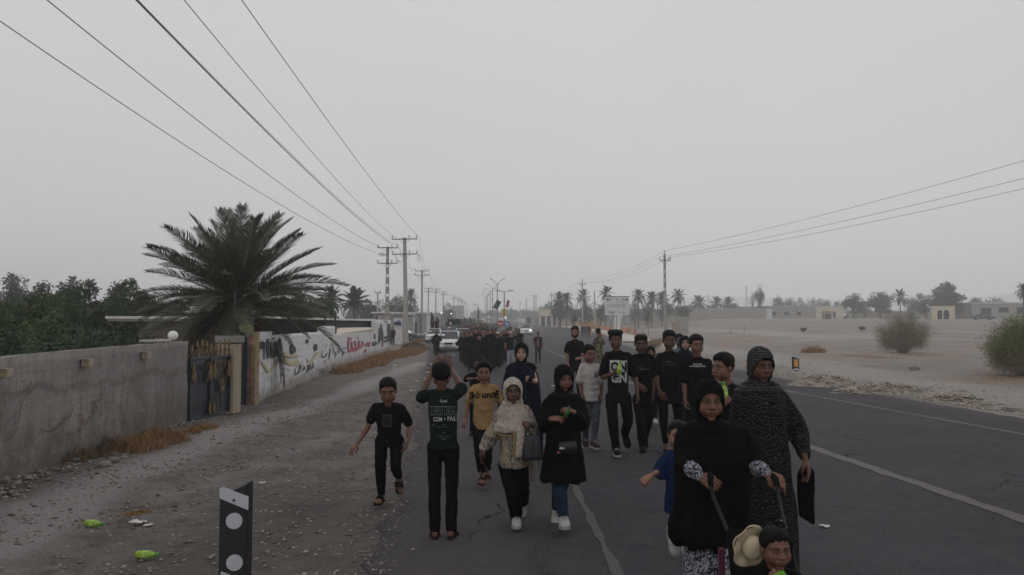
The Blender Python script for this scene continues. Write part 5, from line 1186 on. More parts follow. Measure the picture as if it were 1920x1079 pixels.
for i, (px, yt, d, wp, n_, sh_, lab) in enumerate((
    (1424, 532, 215, 30, 3500, 'tall', 'tall double crowned eucalyptus beyond the boundary wall'),
    (1411, 545, 216, 16, 900, 'tall', 'lower left lobe of trees beside the eucalyptus'),
    (1774, 532, 190, 72, 7000, 'round', 'large dark round tree behind the arched building'),
    (1735, 548, 195, 45, 3500, 'round', 'dark tree just left of the large round tree on the right'),
    (1600, 550, 200, 46, 4000, 'round', 'dark rounded tree in the middle of the right tree line'),
    (1650, 548, 205, 55, 4500, 'round', 'broad greyish tree between two dark trees on the right'),
    (1620, 562, 210, 30, 1500, 'round', 'low dark tree in the gap of the right tree line'),
    (1545, 558, 250, 36, 2200, 'round', 'low hazy tree behind the cream building'),
    (1500, 560, 260, 34, 1800, 'round', 'small hazy tree with a dark top over the long pale building'),
    (1460, 555, 240, 30, 1800, 'round', 'hazy tree right of the eucalyptus'),
    (1480, 557, 250, 26, 1500, 'round', 'second hazy tree right of the eucalyptus'),
    (1522, 556, 265, 26, 1300, 'round', 'pale hazy tree right of the long pale building centre'),
    (1575, 562, 250, 30, 1300, 'round', 'hazy tree behind the right end of the cream building'),
    (1710, 556, 215, 36, 2500, 'round', 'dark tree right of the palm in the right tree line'),
    (1830, 552, 240, 40, 1500, 'round', 'hazy tree over the left end of the warehouse'), (1870, 556, 250, 50, 1500, 'round', 'hazy tree over the middle of the warehouse'),
    (1212, 562, 180, 40, 2500, 'round', 'dark tree below the palms right of the billboard'), (1245, 564, 182, 44, 2500, 'round', 'dark tree behind the foot of the lone pole'), (1280, 568, 185, 40, 2000, 'round', 'low dark tree right of the lone pole'),
    (1190, 562, 182, 30, 1500, 'round', 'dark tree touching the right edge of the billboard'), (1125, 562, 178, 36, 2000, 'round', 'dark tree touching the left edge of the billboard'), (1098, 566, 180, 40, 2000, 'round', 'low dark tree below the palm behind the pole'),
    (1050, 560, 180, 50, 3000, 'round', 'dark tree mass under the twin palms on the right'), (1075, 570, 178, 30, 1500, 'round', 'low tree right of the twin palms'), (1026, 566, 235, 34, 1500, 'round', 'pale hazy tree behind the flat roofed building'),
    (1300, 566, 220, 26, 1000, 'round', 'small hazy tree above the boundary wall'), (1370, 568, 235, 40, 1500, 'round', 'low hazy tree over the boundary wall end'), (1330, 572, 220, 30, 1200, 'round', 'low dark bush line tree over the boundary wall'),
    (700, 555, 125, 66, 4000, 'round', 'blue grey tree left of the pierced pole'), (745, 552, 135, 60, 4500, 'round', 'dark tree between the two front poles and the third'), (765, 562, 130, 44, 3000, 'round', 'dark tree right behind the stout pole'),
    (650, 585, 95, 40, 1500, 'round', 'low bush tree below the pale palm'), (840, 566, 190, 30, 3000, 'round', 'rounded green tree over the vehicles on the left'), (690, 570, 120, 50, 2500, 'round', 'low blue grey tree below the pierced pole'),
    (960, 580, 420, 50, 1800, 'round', 'hazy tree mass beyond the far end of the road'), (990, 578, 400, 40, 1500, 'round', 'hazy tree at the right of the far road end'), (1120, 604, 125, 16, 700, 'round', 'small roadside sapling near the orange posts'),
    (900, 582, 420, 40, 1500, 'round', 'hazy tree mass behind the far crowd'), (930, 580, 420, 40, 1500, 'round', 'hazy trees behind the street lamps'))):
    x, y, h, wd = tpx(px, yt, d, wp); h = max(h, 1.)
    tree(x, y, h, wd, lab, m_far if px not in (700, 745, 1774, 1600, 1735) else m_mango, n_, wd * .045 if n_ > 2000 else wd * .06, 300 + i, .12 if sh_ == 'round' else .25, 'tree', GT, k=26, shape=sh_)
for px, yt, yb, lab in ((1215, 585, 612, 'young tree with a thin stem in front of the boundary wall'), (1078, 592, 618, 'young sapling before the orange fence'), (1460 + 400, 0, 0, '')):
    if not lab: continue
    d = 112; x, y, h, wd = tpx(px, yt, d, 13); tree(x, y, h, wd, lab, m_far, 500, .12, px, .55, 'sapling', 'thin saplings on the plain', k=8, tk=.04)
# shrubs of the median
m_shrub = leaf_mat('median_shrub', (.045, .065, .03), (.09, .115, .05))
for i in range(12):
    y = 112 + i * 14; x = float(medx(y)) - .6
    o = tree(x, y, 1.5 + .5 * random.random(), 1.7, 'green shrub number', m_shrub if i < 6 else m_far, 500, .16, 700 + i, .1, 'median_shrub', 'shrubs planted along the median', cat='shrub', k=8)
    o['label'] = ['nearest', 'second', 'third', 'fourth', 'fifth', 'sixth', 'seventh', 'eighth', 'ninth', 'tenth', 'eleventh', 'twelfth'][i] + ' green shrub in the row along the median'
# two big bushes on the plain (feathery, many stems)
m_tam = leaf_mat('feathery_olive', (.13, .125, .060), (.24, .23, .125)); m_tam2 = leaf_mat('feathery_green', (.08, .10, .03), (.19, .20, .07)); m_twig = mat('grey_twig', (.10, .075, .06), c2=(.18, .14, .11), scale=20)
def bush(px, py, d, wd, h, lab, m, seed, n=9000):
    g = at(px, d); o = empty('bush', g, 0, lab, 'bush', 'bushes on the plain'); r = np.random.default_rng(seed); V = []; C_ = []
    b = MB()
    for i in range(60):
        a = r.uniform(0, 6.28); sp_ = r.random() ** .6; ex, ey = math.cos(a) * sp_ * wd / 2, math.sin(a) * sp_ * wd / 2; hh = h * (1.02 - .5 * sp_ ** 2.2) * r.uniform(.75, 1.05)
        pts = [(ex * .15, ey * .15, 0), (ex * .45, ey * .45, hh * .4), (ex * .8, ey * .8, hh * .75), (ex, ey, hh)]; b.tube(pts, [.014, .010, .006, .003], 5)
        for t in np.linspace(.3, 1, 7):
            q = np.array(pts[1]) * (1 - t) + np.array(pts[3]) * t; C_.append(q + r.normal(0, .1, 3))
    b.build('stems', m_twig, o)['kind'] = 'stuff'
    C_ = np.array(C_); V, Fq, sh, tip = leaves(C_, np.full((len(C_), 3), .30), n, .075, seed, .16, -.5)
    me = np_mesh(V, Fq, m); set_attr(me, 'shade', sh); set_attr(me, 'tip', tip); link('foliage', me, o)
    V, Fq, sh, tip = leaves(C_ * np.array([.85, .85, .45]), np.full((len(C_), 3), .32), n // 2, .09, seed + 1, .12, -.5)
    me = np_mesh(V, Fq, mat('dead_twigs', (.16, .11, .08), c2=(.26, .19, .14), scale=9)); link('dead_twigs', me, o)['kind'] = 'stuff'
g = G(1692, 663); bush(1692, 663, g.y, 105 / F * g.y, 74 / F * g.y, 'rounded feathery olive bush standing alone in the middle of the plain', m_tam, 1, 30000)
g = G(1915, 705); bush(1917, 705, g.y, 140 / F * g.y, 105 / F * g.y, 'larger green feathery bush cut by the right edge of the photo', m_tam2, 2, 36000)
g = G(1236, 650); bush(1225, 645, G(1225, 655).y, .9, .75, 'small dry straw coloured bush behind the boys heads', leaf_mat('straw_bush', (.24, .19, .11), (.36, .30, .19)), 3, 1500)
for px, py, s, lab in ((1586, 596, 1.2, 'small dark shrub on the plain below the right tree line'), (1615, 617, .7, 'tiny dark shrub in the middle of the plain'), (1507, 620, .6, 'tiny dark shrub at the left of the plain'), (1716, 600, 1.6, 'brown low bush behind the top of the round feathery bush'), (1525, 592, 1.4, 'brown bush in front of the cream building')):
    g = G(px, py + 3); tree(g.x, g.y, s, s * 1.6, lab, m_far, 500, .13, px, 0., 'shrub', 'small shrubs dotted over the plain', cat='shrub', k=8)
# faint hills
n = 90; V = []; hx = np.linspace(-2600, 3200, n)
hh = np.array([60 + 90 * mnoise.noise(Vector((x * .0011, 3.3, 0))) + 26 * mnoise.noise(Vector((x * .005, 1, 0))) + 60 * float(sstep(300, 1500, x)) for x in hx])
for k, (yy, f) in enumerate(((3000, 0), (3150, 1), (3500, .6))):
    for x, h in zip(hx, hh): V.append((x, yy, 20 + max(0, h) * f - (40 if f == 0 else 0)))
Fq = [(k * n + i, k * n + i + 1, (k + 1) * n + i + 1, (k + 1) * n + i) for k in range(2) for i in range(n - 1)]
tag(link('hills', np_mesh(V, Fq, mat('hill_rock', (.30, .29, .29), scale=.01), True)), kind='structure')
# ------------------------------------------------------------------ figure building
_tmp = bpy.data.scenes.new('workshop')
def np_from_mesh(me):
    V = np.empty(len(me.vertices) * 3, np.float32); me.vertices.foreach_get('co', V); V = V.reshape(-1, 3)
    return V
def evaluate(o):
    _tmp.collection.objects.link(o)
    with bpy.context.temp_override(scene=_tmp, view_layer=_tmp.view_layers[0]): dg = bpy.context.evaluated_depsgraph_get()
    ev = o.evaluated_get(dg); me = ev.to_mesh()
    V = np_from_mesh(me); Nn = np.empty(len(me.vertices) * 3, np.float32); me.vertices.foreach_get('normal', Nn); Fq = [tuple(p.vertices) for p in me.polygons]
    ev.to_mesh_clear(); d = o.data; bpy.data.objects.remove(o)
    (bpy.data.meshes if isinstance(d, bpy.types.Mesh) else bpy.data.curves).remove(d)
    return V.astype(np.float64), Fq, Nn.reshape(-1, 3).astype(np.float64)
def remesh(mb, vox, sm=4, fac=.5):
    o = bpy.data.objects.new('t', mb.mesh()); m = o.modifiers.new('r', 'REMESH'); m.mode = 'VOXEL'; m.voxel_size = vox; m.adaptivity = 0
    if sm: s = o.modifiers.new('s', 'SMOOTH'); s.iterations = sm; s.factor = fac
    return evaluate(o)
_perm = np.random.default_rng(11).random(4096)
def vnoise(P):
    P = np.asarray(P); I = np.floor(P).astype(np.int64); f = P - I; f = f * f * (3 - 2 * f); o = 0
    for dx in (0, 1):
        for dy in (0, 1):
            for dz in (0, 1):
                h = _perm[((I[:, 0] + dx) * 73856093 ^ (I[:, 1] + dy) * 19349663 ^ (I[:, 2] + dz) * 83492791) & 4095]
                o = o + h * (f[:, 0] if dx else 1 - f[:, 0]) * (f[:, 1] if dy else 1 - f[:, 1]) * (f[:, 2] if dz else 1 - f[:, 2])
    return o
def wrinkle(V, Nn, amp, sc_=(9, 9, 16), seed=0, fine=.4):
    S = np.array(sc_); warp = (vnoise(V * 5 + seed) - .5)[:, None] * 1.2
    a = vnoise(V * S + warp + seed * 3.1); r = 1 - np.abs(2 * a - 1) * 1.0; b = vnoise(V * S * 2.3 + seed)
    return V + Nn * (amp * (r ** 2 - .35 + fine * (b - .5)))[:, None]
def loft(b, rings, n=24, sq=1.0):
    """rings: (centre, a vector, b vector); squareness sq<1 gives fuller corners"""
    vs = []; fs = []
    for c, a, bb in rings:
        for k in range(n):
            t = 2 * math.pi * k / n; ct, st = math.cos(t), math.sin(t)
            ct = math.copysign(abs(ct) ** sq, ct); st = math.copysign(abs(st) ** sq, st); vs.append(Vector(c) + a * ct + bb * st)
    for i in range(len(rings) - 1):
        for k in range(n): k2 = (k + 1) % n; fs.append((i * n + k, i * n + k2, (i + 1) * n + k2, (i + 1) * n + k))
    fs.append(tuple(range(n))[::-1]); fs.append(tuple((len(rings) - 1) * n + k for k in range(n))); b.add(vs, fs)
def limb(b, pts, rad, n=14):
    """tapered limb with rounded joints, densely interpolated"""
    P_ = []; R_ = []
    for i in range(len(pts) - 1):
        for j in range(6):
            t = j / 6; P_.append(Vector(pts[i]).lerp(Vector(pts[i + 1]), t)); R_.append(rad[i] + (rad[i + 1] - rad[i]) * t)
    P_.append(Vector(pts[-1])); R_.append(rad[-1])
    for _ in range(2):
        Q = [P_[0]] + [(P_[i - 1] + P_[i] * 2 + P_[i + 1]) / 4 for i in range(1, len(P_) - 1)] + [P_[-1]]; P_ = Q
    b.tube(P_, R_, n); b.ball(P_[0], R_[0] * .98, 10); b.ball(P_[-1], R_[-1] * .98, 10)

# ---- the head: smooth union of ellipsoids, sampled along rays from its centre
def smin(a, b, k): h = np.clip(.5 + .5 * (b - a) / k, 0, 1); return b * (1 - h) + a * h - k * h * (1 - h)
def smax(a, b, k): return -smin(-a, -b, k)
def ell(P, c, r): q = (P - np.array(c)) / np.array(r); l = np.linalg.norm(q, axis=1); g = np.linalg.norm(q / np.array(r), axis=1) + 1e-9; return l * (l - 1) / g
def cap(P, a, b, r0, r1=None):
    a = np.array(a); b = np.array(b); r1 = r0 if r1 is None else r1; t = np.clip(((P - a) @ (b - a)) / ((b - a) @ (b - a)), 0, 1)
    return np.linalg.norm(P - a - t[:, None] * (b - a), axis=1) - (r0 + (r1 - r0) * t)
def head_sdf(P, kind):
    ch = kind == 'child'; fm = kind == 'female'
    Q = P.copy(); Q[:, 0] = np.abs(Q[:, 0])
    d = ell(Q, (0, .014, .030), (.074, .093, .086))
    d = smin(d, ell(Q, (0, -.022, -.040), (.058 if not ch else .06, .064, .070 if not ch else .062)), .03)
    d = smin(d, ell(Q, (.034, -.050, -.036), (.030, .030, .034)), .022)             # cheeks
    d = smin(d, ell(Q, (.044, -.005, -.062), (.018, .036, .026)), .03)              # jaw angle
    d = smin(d, ell(Q, (0, -.070, -.098), (.020, .018, .016)), .020)                # chin
    d = smin(d, cap(Q, (.008, -.078, .024), (.044, -.064, .022), .010 if not (ch or fm) else .007), .016)   # brow ridge
    d = smax(d, -ell(Q, (.031, -.097, .003), (.020, .017, .013)), .014)             # eye sockets
    d = smin(d, ell(Q, (.0305, -.0705, .0), (.0165, .012, .0105)), .006)             # lids
    nl = 1. if not ch else .8
    d = smin(d, cap(Q, (0, -.082, .014), (0, -.088 - .018 * nl, -.026), .0065, .0105), .010)  # nose
    d = smin(d, ell(Q, (.0125, -.093, -.031), (.0085, .011, .0075)), .006)
    d = smin(d, ell(Q, (0, -.082, -.062), (.030, .016, .020)), .012)                # muzzle
    d = smin(d, cap(Q, (0, -.0965, -.0555), (.021, -.0865, -.0575), .0052, .003), .005)
    d = smin(d, cap(Q, (0, -.0950, -.0665), (.018, -.0865, -.0650), .0066, .0035), .005)
    d = smax(d, -cap(Q, (0, -.1045, -.0608), (.021, -.0930, -.0610), .0028, .0018), .004)
    return d
ORG = np.array([0, .0, -.005])
def head_grid(na, npol, kind):
    """directions denser at the face; returns vertices, quads, az, pol"""
    u = np.linspace(-math.pi, math.pi, na, endpoint=False); az = u - .55 * np.sin(u); v = np.linspace(0.02, math.pi - .02, npol); pol = v + .10 * np.sin(2 * v)
    A, Pp = np.meshgrid(az, pol, indexing='ij'); D = np.stack([np.sin(Pp) * np.sin(A), -np.sin(Pp) * np.cos(A), np.cos(Pp)], -1).reshape(-1, 3)
    lo = np.full(len(D), .03); hi = np.full(len(D), .17)
    for _ in range(26):
        m = (lo + hi) / 2; ins = head_sdf(ORG + D * m[:, None], kind) < 0; lo = np.where(ins, m, lo); hi = np.where(ins, hi, m)
    i = np.arange(na); j = np.arange(npol - 1); I, Jq = np.meshgrid(i, j, indexing='ij'); I2 = (I + 1) % na
    Fq = np.stack([I * npol + Jq, I * npol + Jq + 1, I2 * npol + Jq + 1, I2 * npol + Jq], -1).reshape(-1, 4)
    return lo, D, Fq
_HC = {}
def head_data(kind, res):
    if (kind, res) not in _HC: _HC[(kind, res)] = head_grid(*res, kind)
    return _HC[(kind, res)]
def skin_mat(name, c, rough=.55):
    m, t, p, co = new_mat(name, rough); p.inputs['Specular IOR Level'].default_value = .35
    c2 = tuple(min(1, x * 1.3) for x in c); b = mixc(t, rng_map(t, noise(t, co, 18, 4), .3, .7), c, c2)
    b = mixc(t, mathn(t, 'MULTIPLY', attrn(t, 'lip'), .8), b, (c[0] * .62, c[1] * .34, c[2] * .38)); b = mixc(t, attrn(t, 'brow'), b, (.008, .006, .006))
    t.links.new(b, p.inputs['Base Color']); p.inputs['Subsurface Weight'].default_value = 0
    bumpn(t, p, noise(t, co, 160, 3), .0006); return m
SK = {'dark': skin_mat('dark_skin', (.088, .040, .026)), 'deep': skin_mat('deep_brown_skin', (.066, .031, .022)), 'brown': skin_mat('brown_skin', (.135, .062, .040)), 'tan': skin_mat('tan_skin', (.20, .10, .068)), 'light': skin_mat('light_skin', (.30, .175, .13))}
m_hair = mat('black_hair', (.0035, .003, .003), c2=(.010, .009, .008), rough=.7, spec=.12, scale=90, bump=.004, bscale=220, stretch=(1, 1, .4))
m_sclera = mat('eye_white', (.27, .24, .22), rough=.3, var=.02); m_iris = mat('iris', (.012, .008, .006), rough=.15, var=.02, spec=.6)
def cloth(name, c, amp=.2, **k): return mat(name, c, rough=k.pop('rough', .9), var=amp, scale=k.pop('scale', 30), bump=k.pop('bump', .0012), bscale=k.pop('bscale', 400), spec=.06, **k)
m_blackc = cloth('black_cloth', (.0048, .0048, .0054)); m_blackc2 = cloth('soft_black_cloth', (.0066, .0064, .0072)); m_navy = cloth('navy_cloth', (.0065, .0070, .018))
class Person:
    def __init__(s, d, label, skin='brown', kind='male', height=1.7, group=None, root_px=None, vox=.010, name='person', ground=None):
        s.d = d; s.skin = SK[skin]; s.kind = kind; s.h = height; s.k = height / 1.72; s.vox = vox
        px = root_px; x = (px - 960) / F * d; s.g = tz(x, d) if ground is None else ground
        s.root = empty(name, (x, d, s.g), 0, label, name, group); s.o = Vector((x, d, s.g)); s.body = MB(); s.extra = []
    def P(s, px, py, dy=0.):
        if isinstance(px, (tuple, list)): return s.P(*px)
        return J(px, py, s.d + dy) - s.o
    # --- head
    def head(s, cx, top, chin, yaw=0, pitch=0, roll=0, dy=-.02, res=(84, 64), hair='short', hairtop=.014, wide=1., smile=0.):
        hh = (chin - top) / F * (s.d + dy); s.hs = hh / .23 * 1.05; wide *= 1.05; s.hc = s.P(cx, (top + chin) / 2, dy); s.hres = res
        s.hM = Matrix.Translation(s.hc) @ Matrix.Rotation(R(yaw), 4, 'Z') @ Matrix.Rotation(R(roll), 4, 'Y') @ Matrix.Rotation(R(pitch), 4, 'X') @ Matrix.Diagonal((s.hs * wide, s.hs, s.hs, 1))
        r, D, Fq = head_data(s.kind if s.kind in ('child', 'female') else 'male', res); V = ORG + D * r[:, None]
        ax = np.abs(V[:, 0]); face = V[:, 1] < -.03
        bz = .0225 + .004 * np.sin(np.clip(ax / .045, 0, 1) * 2.6); bw = .0042 if s.kind != 'male' else .0058
        brow = np.exp(-((V[:, 2] - bz) / bw) ** 2) * sstep(.008, .014, ax) * sstep(.050, .042, ax) * face
        lash = np.exp(-((V[:, 2] - .0058) / .0024) ** 2) * sstep(.014, .018, ax) * sstep(.047, .043, ax) * face * .9
        socket_shade = .60 * np.exp(-(((ax - .031) / .015) ** 2 + ((V[:, 2] - .004) / .010) ** 2)) * face
        lip = np.exp(-((V[:, 2] + .0608) / .0085) ** 4) * sstep(.027, .020, ax) * face
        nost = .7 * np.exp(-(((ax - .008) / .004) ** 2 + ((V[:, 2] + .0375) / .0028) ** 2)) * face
        s.extra.append((s.xf(V, s.hM), Fq, {'lip': lip, 'brow': np.clip(brow + lash + socket_shade + nost, 0, 1)}))  # brows and lashes, plus painted shade of eye sockets and nostrils
        e = MB()
        for sg in (-1, 1):
            e.ball((sg * .0745, .008, -.006), .03, 10, Matrix.Rotation(sg * -.3, 3, 'Z'), (.28, .62, 1.)); 
        Ve = np.array(e.v); s.extra.append((s.xf(Ve, s.hM), np.array(e.f), {}))
        for sg in (-1, 1):
            b = MB(); b.ball((sg * .0305, -.0770, -.0005), .0123, 12, None, (1.05, .50, .43)); b.cur = 1; b.ball((sg * .0305, -.0812, -.0002), .0058, 10, None, (1., .55, .86))
            me = b.mesh([m_sclera, m_iris], True); o = link('eye', me, s.root); o.matrix_local = s.hM
        if hair: s.hair(hair, hairtop)
        # neck
        nb = s.hM @ Vector((0, .018, -.055)); s.neck_top = nb
    def xf(s, V, M_): M_ = np.array(M_); return V @ M_[:3, :3].T + M_[:3, 3]
    def hair(s, style, th=.014, m=None):
        r, D, Fq = head_data(s.kind if s.kind in ('child', 'female') else 'male', (64, 48)); V = ORG + D * r[:, None]
        ang = np.arctan2(V[:, 0], -V[:, 1])    # 0 = front
        a = np.abs(ang); line = np.interp(a, [0, .55, .95, 1.25, 1.6, 1.9, 2.3, 3.15], [.070, .066, .045, .012, -.005, .012, -.045, -.062])
        line = line + .005 * np.sin(ang * 13) * (a < 1)
        if style == 'flat': line = line - .006
        mask = sstep(-.004, .016, V[:, 2] - line)
        t = th * (.30 + .7 * sstep(.03, .085, V[:, 2])) * (1 + .18 * (vnoise(V * 70) - .5))
        if style in ('flat',): t = th * (.25 + .75 * sstep(.045, .075, V[:, 2])); 
        if style == 'curly': t = th * (.7 + .6 * vnoise(V * 110))
        V2 = V + D * (t * mask + .0015 * mask)[:, None]
        if style == 'flat':
            zt = .108 + th * .6; V2[:, 2] = np.where(V2[:, 2] > zt, zt + (V2[:, 2] - zt) * .25, V2[:, 2]); f = sstep(.05, .10, V2[:, 2]) * mask; V2[:, 0] *= 1 + .10 * f; V2[:, 1] *= 1 + .06 * f
        fm = mask[Fq].max(1) > .03; me = np_mesh(s.xf(V2, s.hM), Fq[fm], m or m_hair, True); return link('hair', me, s.root)
    def cap_hat(s, m, up=.02):
        r, D, Fq = head_data('male', (64, 48)); V = ORG + D * r[:, None]
        mask = sstep(.045, .050, V[:, 2] + .10 * V[:, 1] * 0); V2 = V + D * (.012 * mask)[:, None]
        V2[:, 2] += up * sstep(.06, .1, V2[:, 2]); fm = mask[Fq].max(1) > .5; return link('cap', np_mesh(s.xf(V2, s.hM), Fq[fm], m, True), s.root)
    # --- scarf round the head with an oval opening for the face
    def scarf(s, m, th=.014, w_=.064, top=.070, bot=-.108, name='headscarf', point=0., drape=None, vox=None, amp=.004, band=None):
        b = MB(); r, D, Fq = head_data('female', (96, 72)); V = ORG + D * r[:, None]
        # smooth out the features: keep a broad egg around the skull
        q = np.minimum(ell(V, (0, .014, .030), (.074, .093, .086)), 1)
        egg = np.array([0., .01, 0.]) + D * np.array([.079, .100, .118]); rr = np.linalg.norm(V - ORG, axis=1)
        lo = np.full(len(D), .03); hi = np.full(len(D), .17)
        for _ in range(22):
            mm = (lo + hi) / 2; Pq = ORG + D * mm[:, None]; dd = smin(ell(Pq, (0, .014, .030), (.074, .093, .086)), ell(Pq, (0, -.018, -.045), (.060, .070, .074)), .05); ins = dd < 0; lo = np.where(ins, mm, lo); hi = np.where(ins, hi, mm)
        Vb = ORG + D * (lo + th)[:, None]
        ang = np.arctan2(Vb[:, 0], -Vb[:, 1]); zc = (top + bot) / 2; hz_ = (top - bot) / 2
        e = ((Vb[:, 0] / w_) ** 2 + np.abs((Vb[:, 2] - zc) / hz_) ** 2.2); front = Vb[:, 1] < -.01
        inside = (e < 1) & front
        # rim rolls outwards a little
        rim = np.exp(-((np.sqrt(e) - 1.06) / .10) ** 2) * front
        fold = .0035 * (vnoise(np.stack([ang * 2.2, Vb[:, 2] * 26, ang * 0], 1)) - .5) * 2
        Vb = Vb + D * (.006 * rim + fold)[:, None]
        keep = inside[Fq].sum(1) < 2; Vw = s.xf(Vb, s.hM); me = np_mesh(Vw, Fq[keep], m, True)
        o = link(name, me, s.root); sm = o.modifiers.new('thick', 'SOLIDIFY'); sm.thickness = .007; sm.offset = -1
        # bring it under the chin and down onto the chest
        c = MB(); hM = s.hM; f = lambda x, y, z: hM @ Vector((x, y, z))
        X = (hM.to_3x3() @ Vector((1, 0, 0))).normalized(); Y = (hM.to_3x3() @ Vector((0, 1, 0))).normalized()
        ring = [(f(0, .012, -.020), X * .080 * s.hs, Y * .085 * s.hs), (f(0, .012, -.070), X * .076 * s.hs, Y * .080 * s.hs), (f(0, .008, -.108), X * .070 * s.hs, Y * .088 * s.hs), (f(0, .014, -.150), X * .072 * s.hs, Y * .085 * s.hs)]
        if drape:
            for (cx, py, hw, hd, dy) in drape: ring.append((s.P(cx, py, dy), Vector((hw, 0, 0)), Vector((0, hd, 0))))
        loft(c, ring, 28)
        # carve the face out of the upper part by moving it back
        V2, F2, N2 = remesh(c, vox or .009, 5); V2 = wrinkle(V2, N2, amp, (10, 10, 22), 3)
        Mi = np.array(hM.inverted()); L = s.xf(V2, hM.inverted()); ins = (np.abs(L[:, 0]) < w_ * 1.02) & (L[:, 1] < -.02) & (L[:, 2] > bot - .004)
        push = ins * (sstep(bot - .006, bot + .03, L[:, 2])); L[:, 1] += push * .09; V2 = s.xf(L, hM)
        me2 = bpy.data.meshes.new('m'); me2.from_pydata(V2.tolist(), [], F2); me2.materials.append(m); me2.polygons.foreach_set('use_smooth', [True] * len(F2)); me2.update()
        o2 = link('scarf_drape', me2, s.root); return o
    # --- hands
    def hand(s, wrist, to, normal, side, curl=.35, size=1., spread=.12, curls=None, thumb=.6, res=.0042):
        """wrist, direction of the fingers, direction the back of the hand faces, side=+1 when the thumb lies towards cross(dir, normal)"""
        w_ = Vector(wrist); x = Vector(to).normalized(); n = Vector(normal); n = (n - x * n.dot(x)).normalized(); y = x.cross(n) * side; k = size * s.k
        W = lambda a, b, c: w_ + (x * a + y * b + n * c) * k
        b = MB(); loft(b, [(W(-.012, 0, 0), y * .024 * k, n * .018 * k), (W(.02, 0, 0), y * .031 * k, n * .017 * k), (W(.055, 0, .002), y * .040 * k, n * .015 * k), (W(.088, 0, .002), y * .040 * k, n * .0125 * k)], 16, .8)
        b.ball(W(.03, .026, -.006), .017 * k, 10)
        lens = [.070, .078, .072, .056]; offs = [.030, .0105, -.0095, -.029]
        for i in range(4):
            c = (curls[i] if curls else curl) ; p = W(.082 - abs(i - 1.2) * .004, offs[i], .001); a = -c * .6; pts = [W(.06, offs[i] * .95, 0), p]; sp_ = (1.5 - i) * spread
            L_ = lens[i]; 
            for sgm, fr in enumerate((.46, .30, .26)):
                dx, dn = math.cos(a), math.sin(a); p = p + (x * dx + n * dn + y * sp_ * math.cos(a)) * (L_ * fr * k); pts.append(p); a -= c * (1.25 if sgm == 0 else .9)
            b.tube(pts, [.0095 * k, .0095 * k, .0088 * k, .0080 * k, .0068 * k], 8); b.ball(pts[-1], .0068 * k, 8); b.ball(pts[2], .009 * k, 8)
        t0 = W(.020, .024, -.004); t1 = W(.048, .046, -.012 - .012 * thumb); t2 = W(.074, .052 - .016 * thumb, -.018 - .022 * thumb); t3 = W(.092, .046 - .03 * thumb, -.022 - .028 * thumb)
        b.tube([t0, t1, t2, t3], [.014 * k, .0125 * k, .0105 * k, .0078 * k], 8); b.ball(t3, .0078 * k, 8); b.ball(t1, .0125 * k, 8)
        V, Fq, _n = remesh(b, res, 2, .4); s.extra.append((V, Fq, {})); return W
    # --- arms, legs
    def arm(s, sh, el, wr, rad=(.047, .040, .036, .024), sub=True):
        k = s.k * .88; sh, el, wr = Vector(sh), Vector(el), Vector(wr); mid = el.lerp(wr, .28)
        limb(s.body, [sh, sh.lerp(el, .5), el, mid, wr], [rad[0] * k, rad[0] * .93 * k, rad[1] * .93 * k, rad[1] * k, rad[3] * k])
    def leg(s, hip, kn, an, rad=(.080, .054, .050, .033)):
        k = s.k * .74; hip, kn, an = Vector(hip), Vector(kn), Vector(an); limb(s.body, [hip, kn, kn.lerp(an, .3), an], [rad[0] * k, rad[1] * k, rad[2] * k, rad[3] * k])
    def torso(s, hl, hr, sl, sr, f=.78, base=True):
        s.hl, s.hr, s.sl, s.sr = map(Vector, (hl, hr, sl, sr)); dv = (s.sr - s.sl) * .07; s.sl += dv; s.sr -= dv; loft(s.body, s.torso_rings(f), 20)
        top = (s.sl + s.sr) / 2 + Vector((0, 0, .015)); nt_ = s.neck_top; r = .050 * (s.hs * .55 + s.k * .45)
        limb(s.body, [top + Vector((0, .02, -.05)), top.lerp(nt_, .5), nt_], [r * 1.25, r * 1.02, r * .98])
        limb(s.body, [s.sl.lerp(s.sr, .10), top + Vector((0, .01, .0)), s.sr.lerp(s.sl, .10)], [.040 * s.k, .050 * s.k, .040 * s.k])
    def torso_rings(s, f=1., t0=-.04, prof=None, dw=0., hemw=None):
        H0 = (s.hl + s.hr) / 2; S0 = (s.sl + s.sr) / 2; lh = (s.hr - s.hl); ls = (s.sr - s.sl); SW = ls.length / 2; k = s.k; up = (S0 - H0).normalized(); out_ = []
        prof = prof or [(-.04, .98, .112), (.10, .95, .108), (.35, .90, .105), (.6, .97, .118), (.8, 1.03, .118), (.92, .98, .098), (1.0, .74, .078), (1.05, .40, .060)]
        for t, wf, dp in prof:
            if t < t0 - 1e-6: continue
            lat = lh.normalized().lerp(ls.normalized(), min(1, max(0, t))).normalized(); dep = lat.cross(up).normalized(); c = H0 + (S0 - H0) * t + dep * 0
            out_.append((c, lat * (SW * wf * f + dw), dep * (dp * k * f + dw)))
        return out_
    def make(s, name, b, m, vox=None, sm=4, wr=None, seed=0):
        V, Fq, Nn = remesh(b, vox or s.vox, sm)
        if wr: V = wrinkle(V, Nn, *wr, seed=seed)
        me = bpy.data.meshes.new('m'); me.from_pydata(V.tolist(), [], Fq); me.materials.append(m); me.polygons.foreach_set('use_smooth', [True] * len(Fq)); me.update(); return link(name, me, s.root)
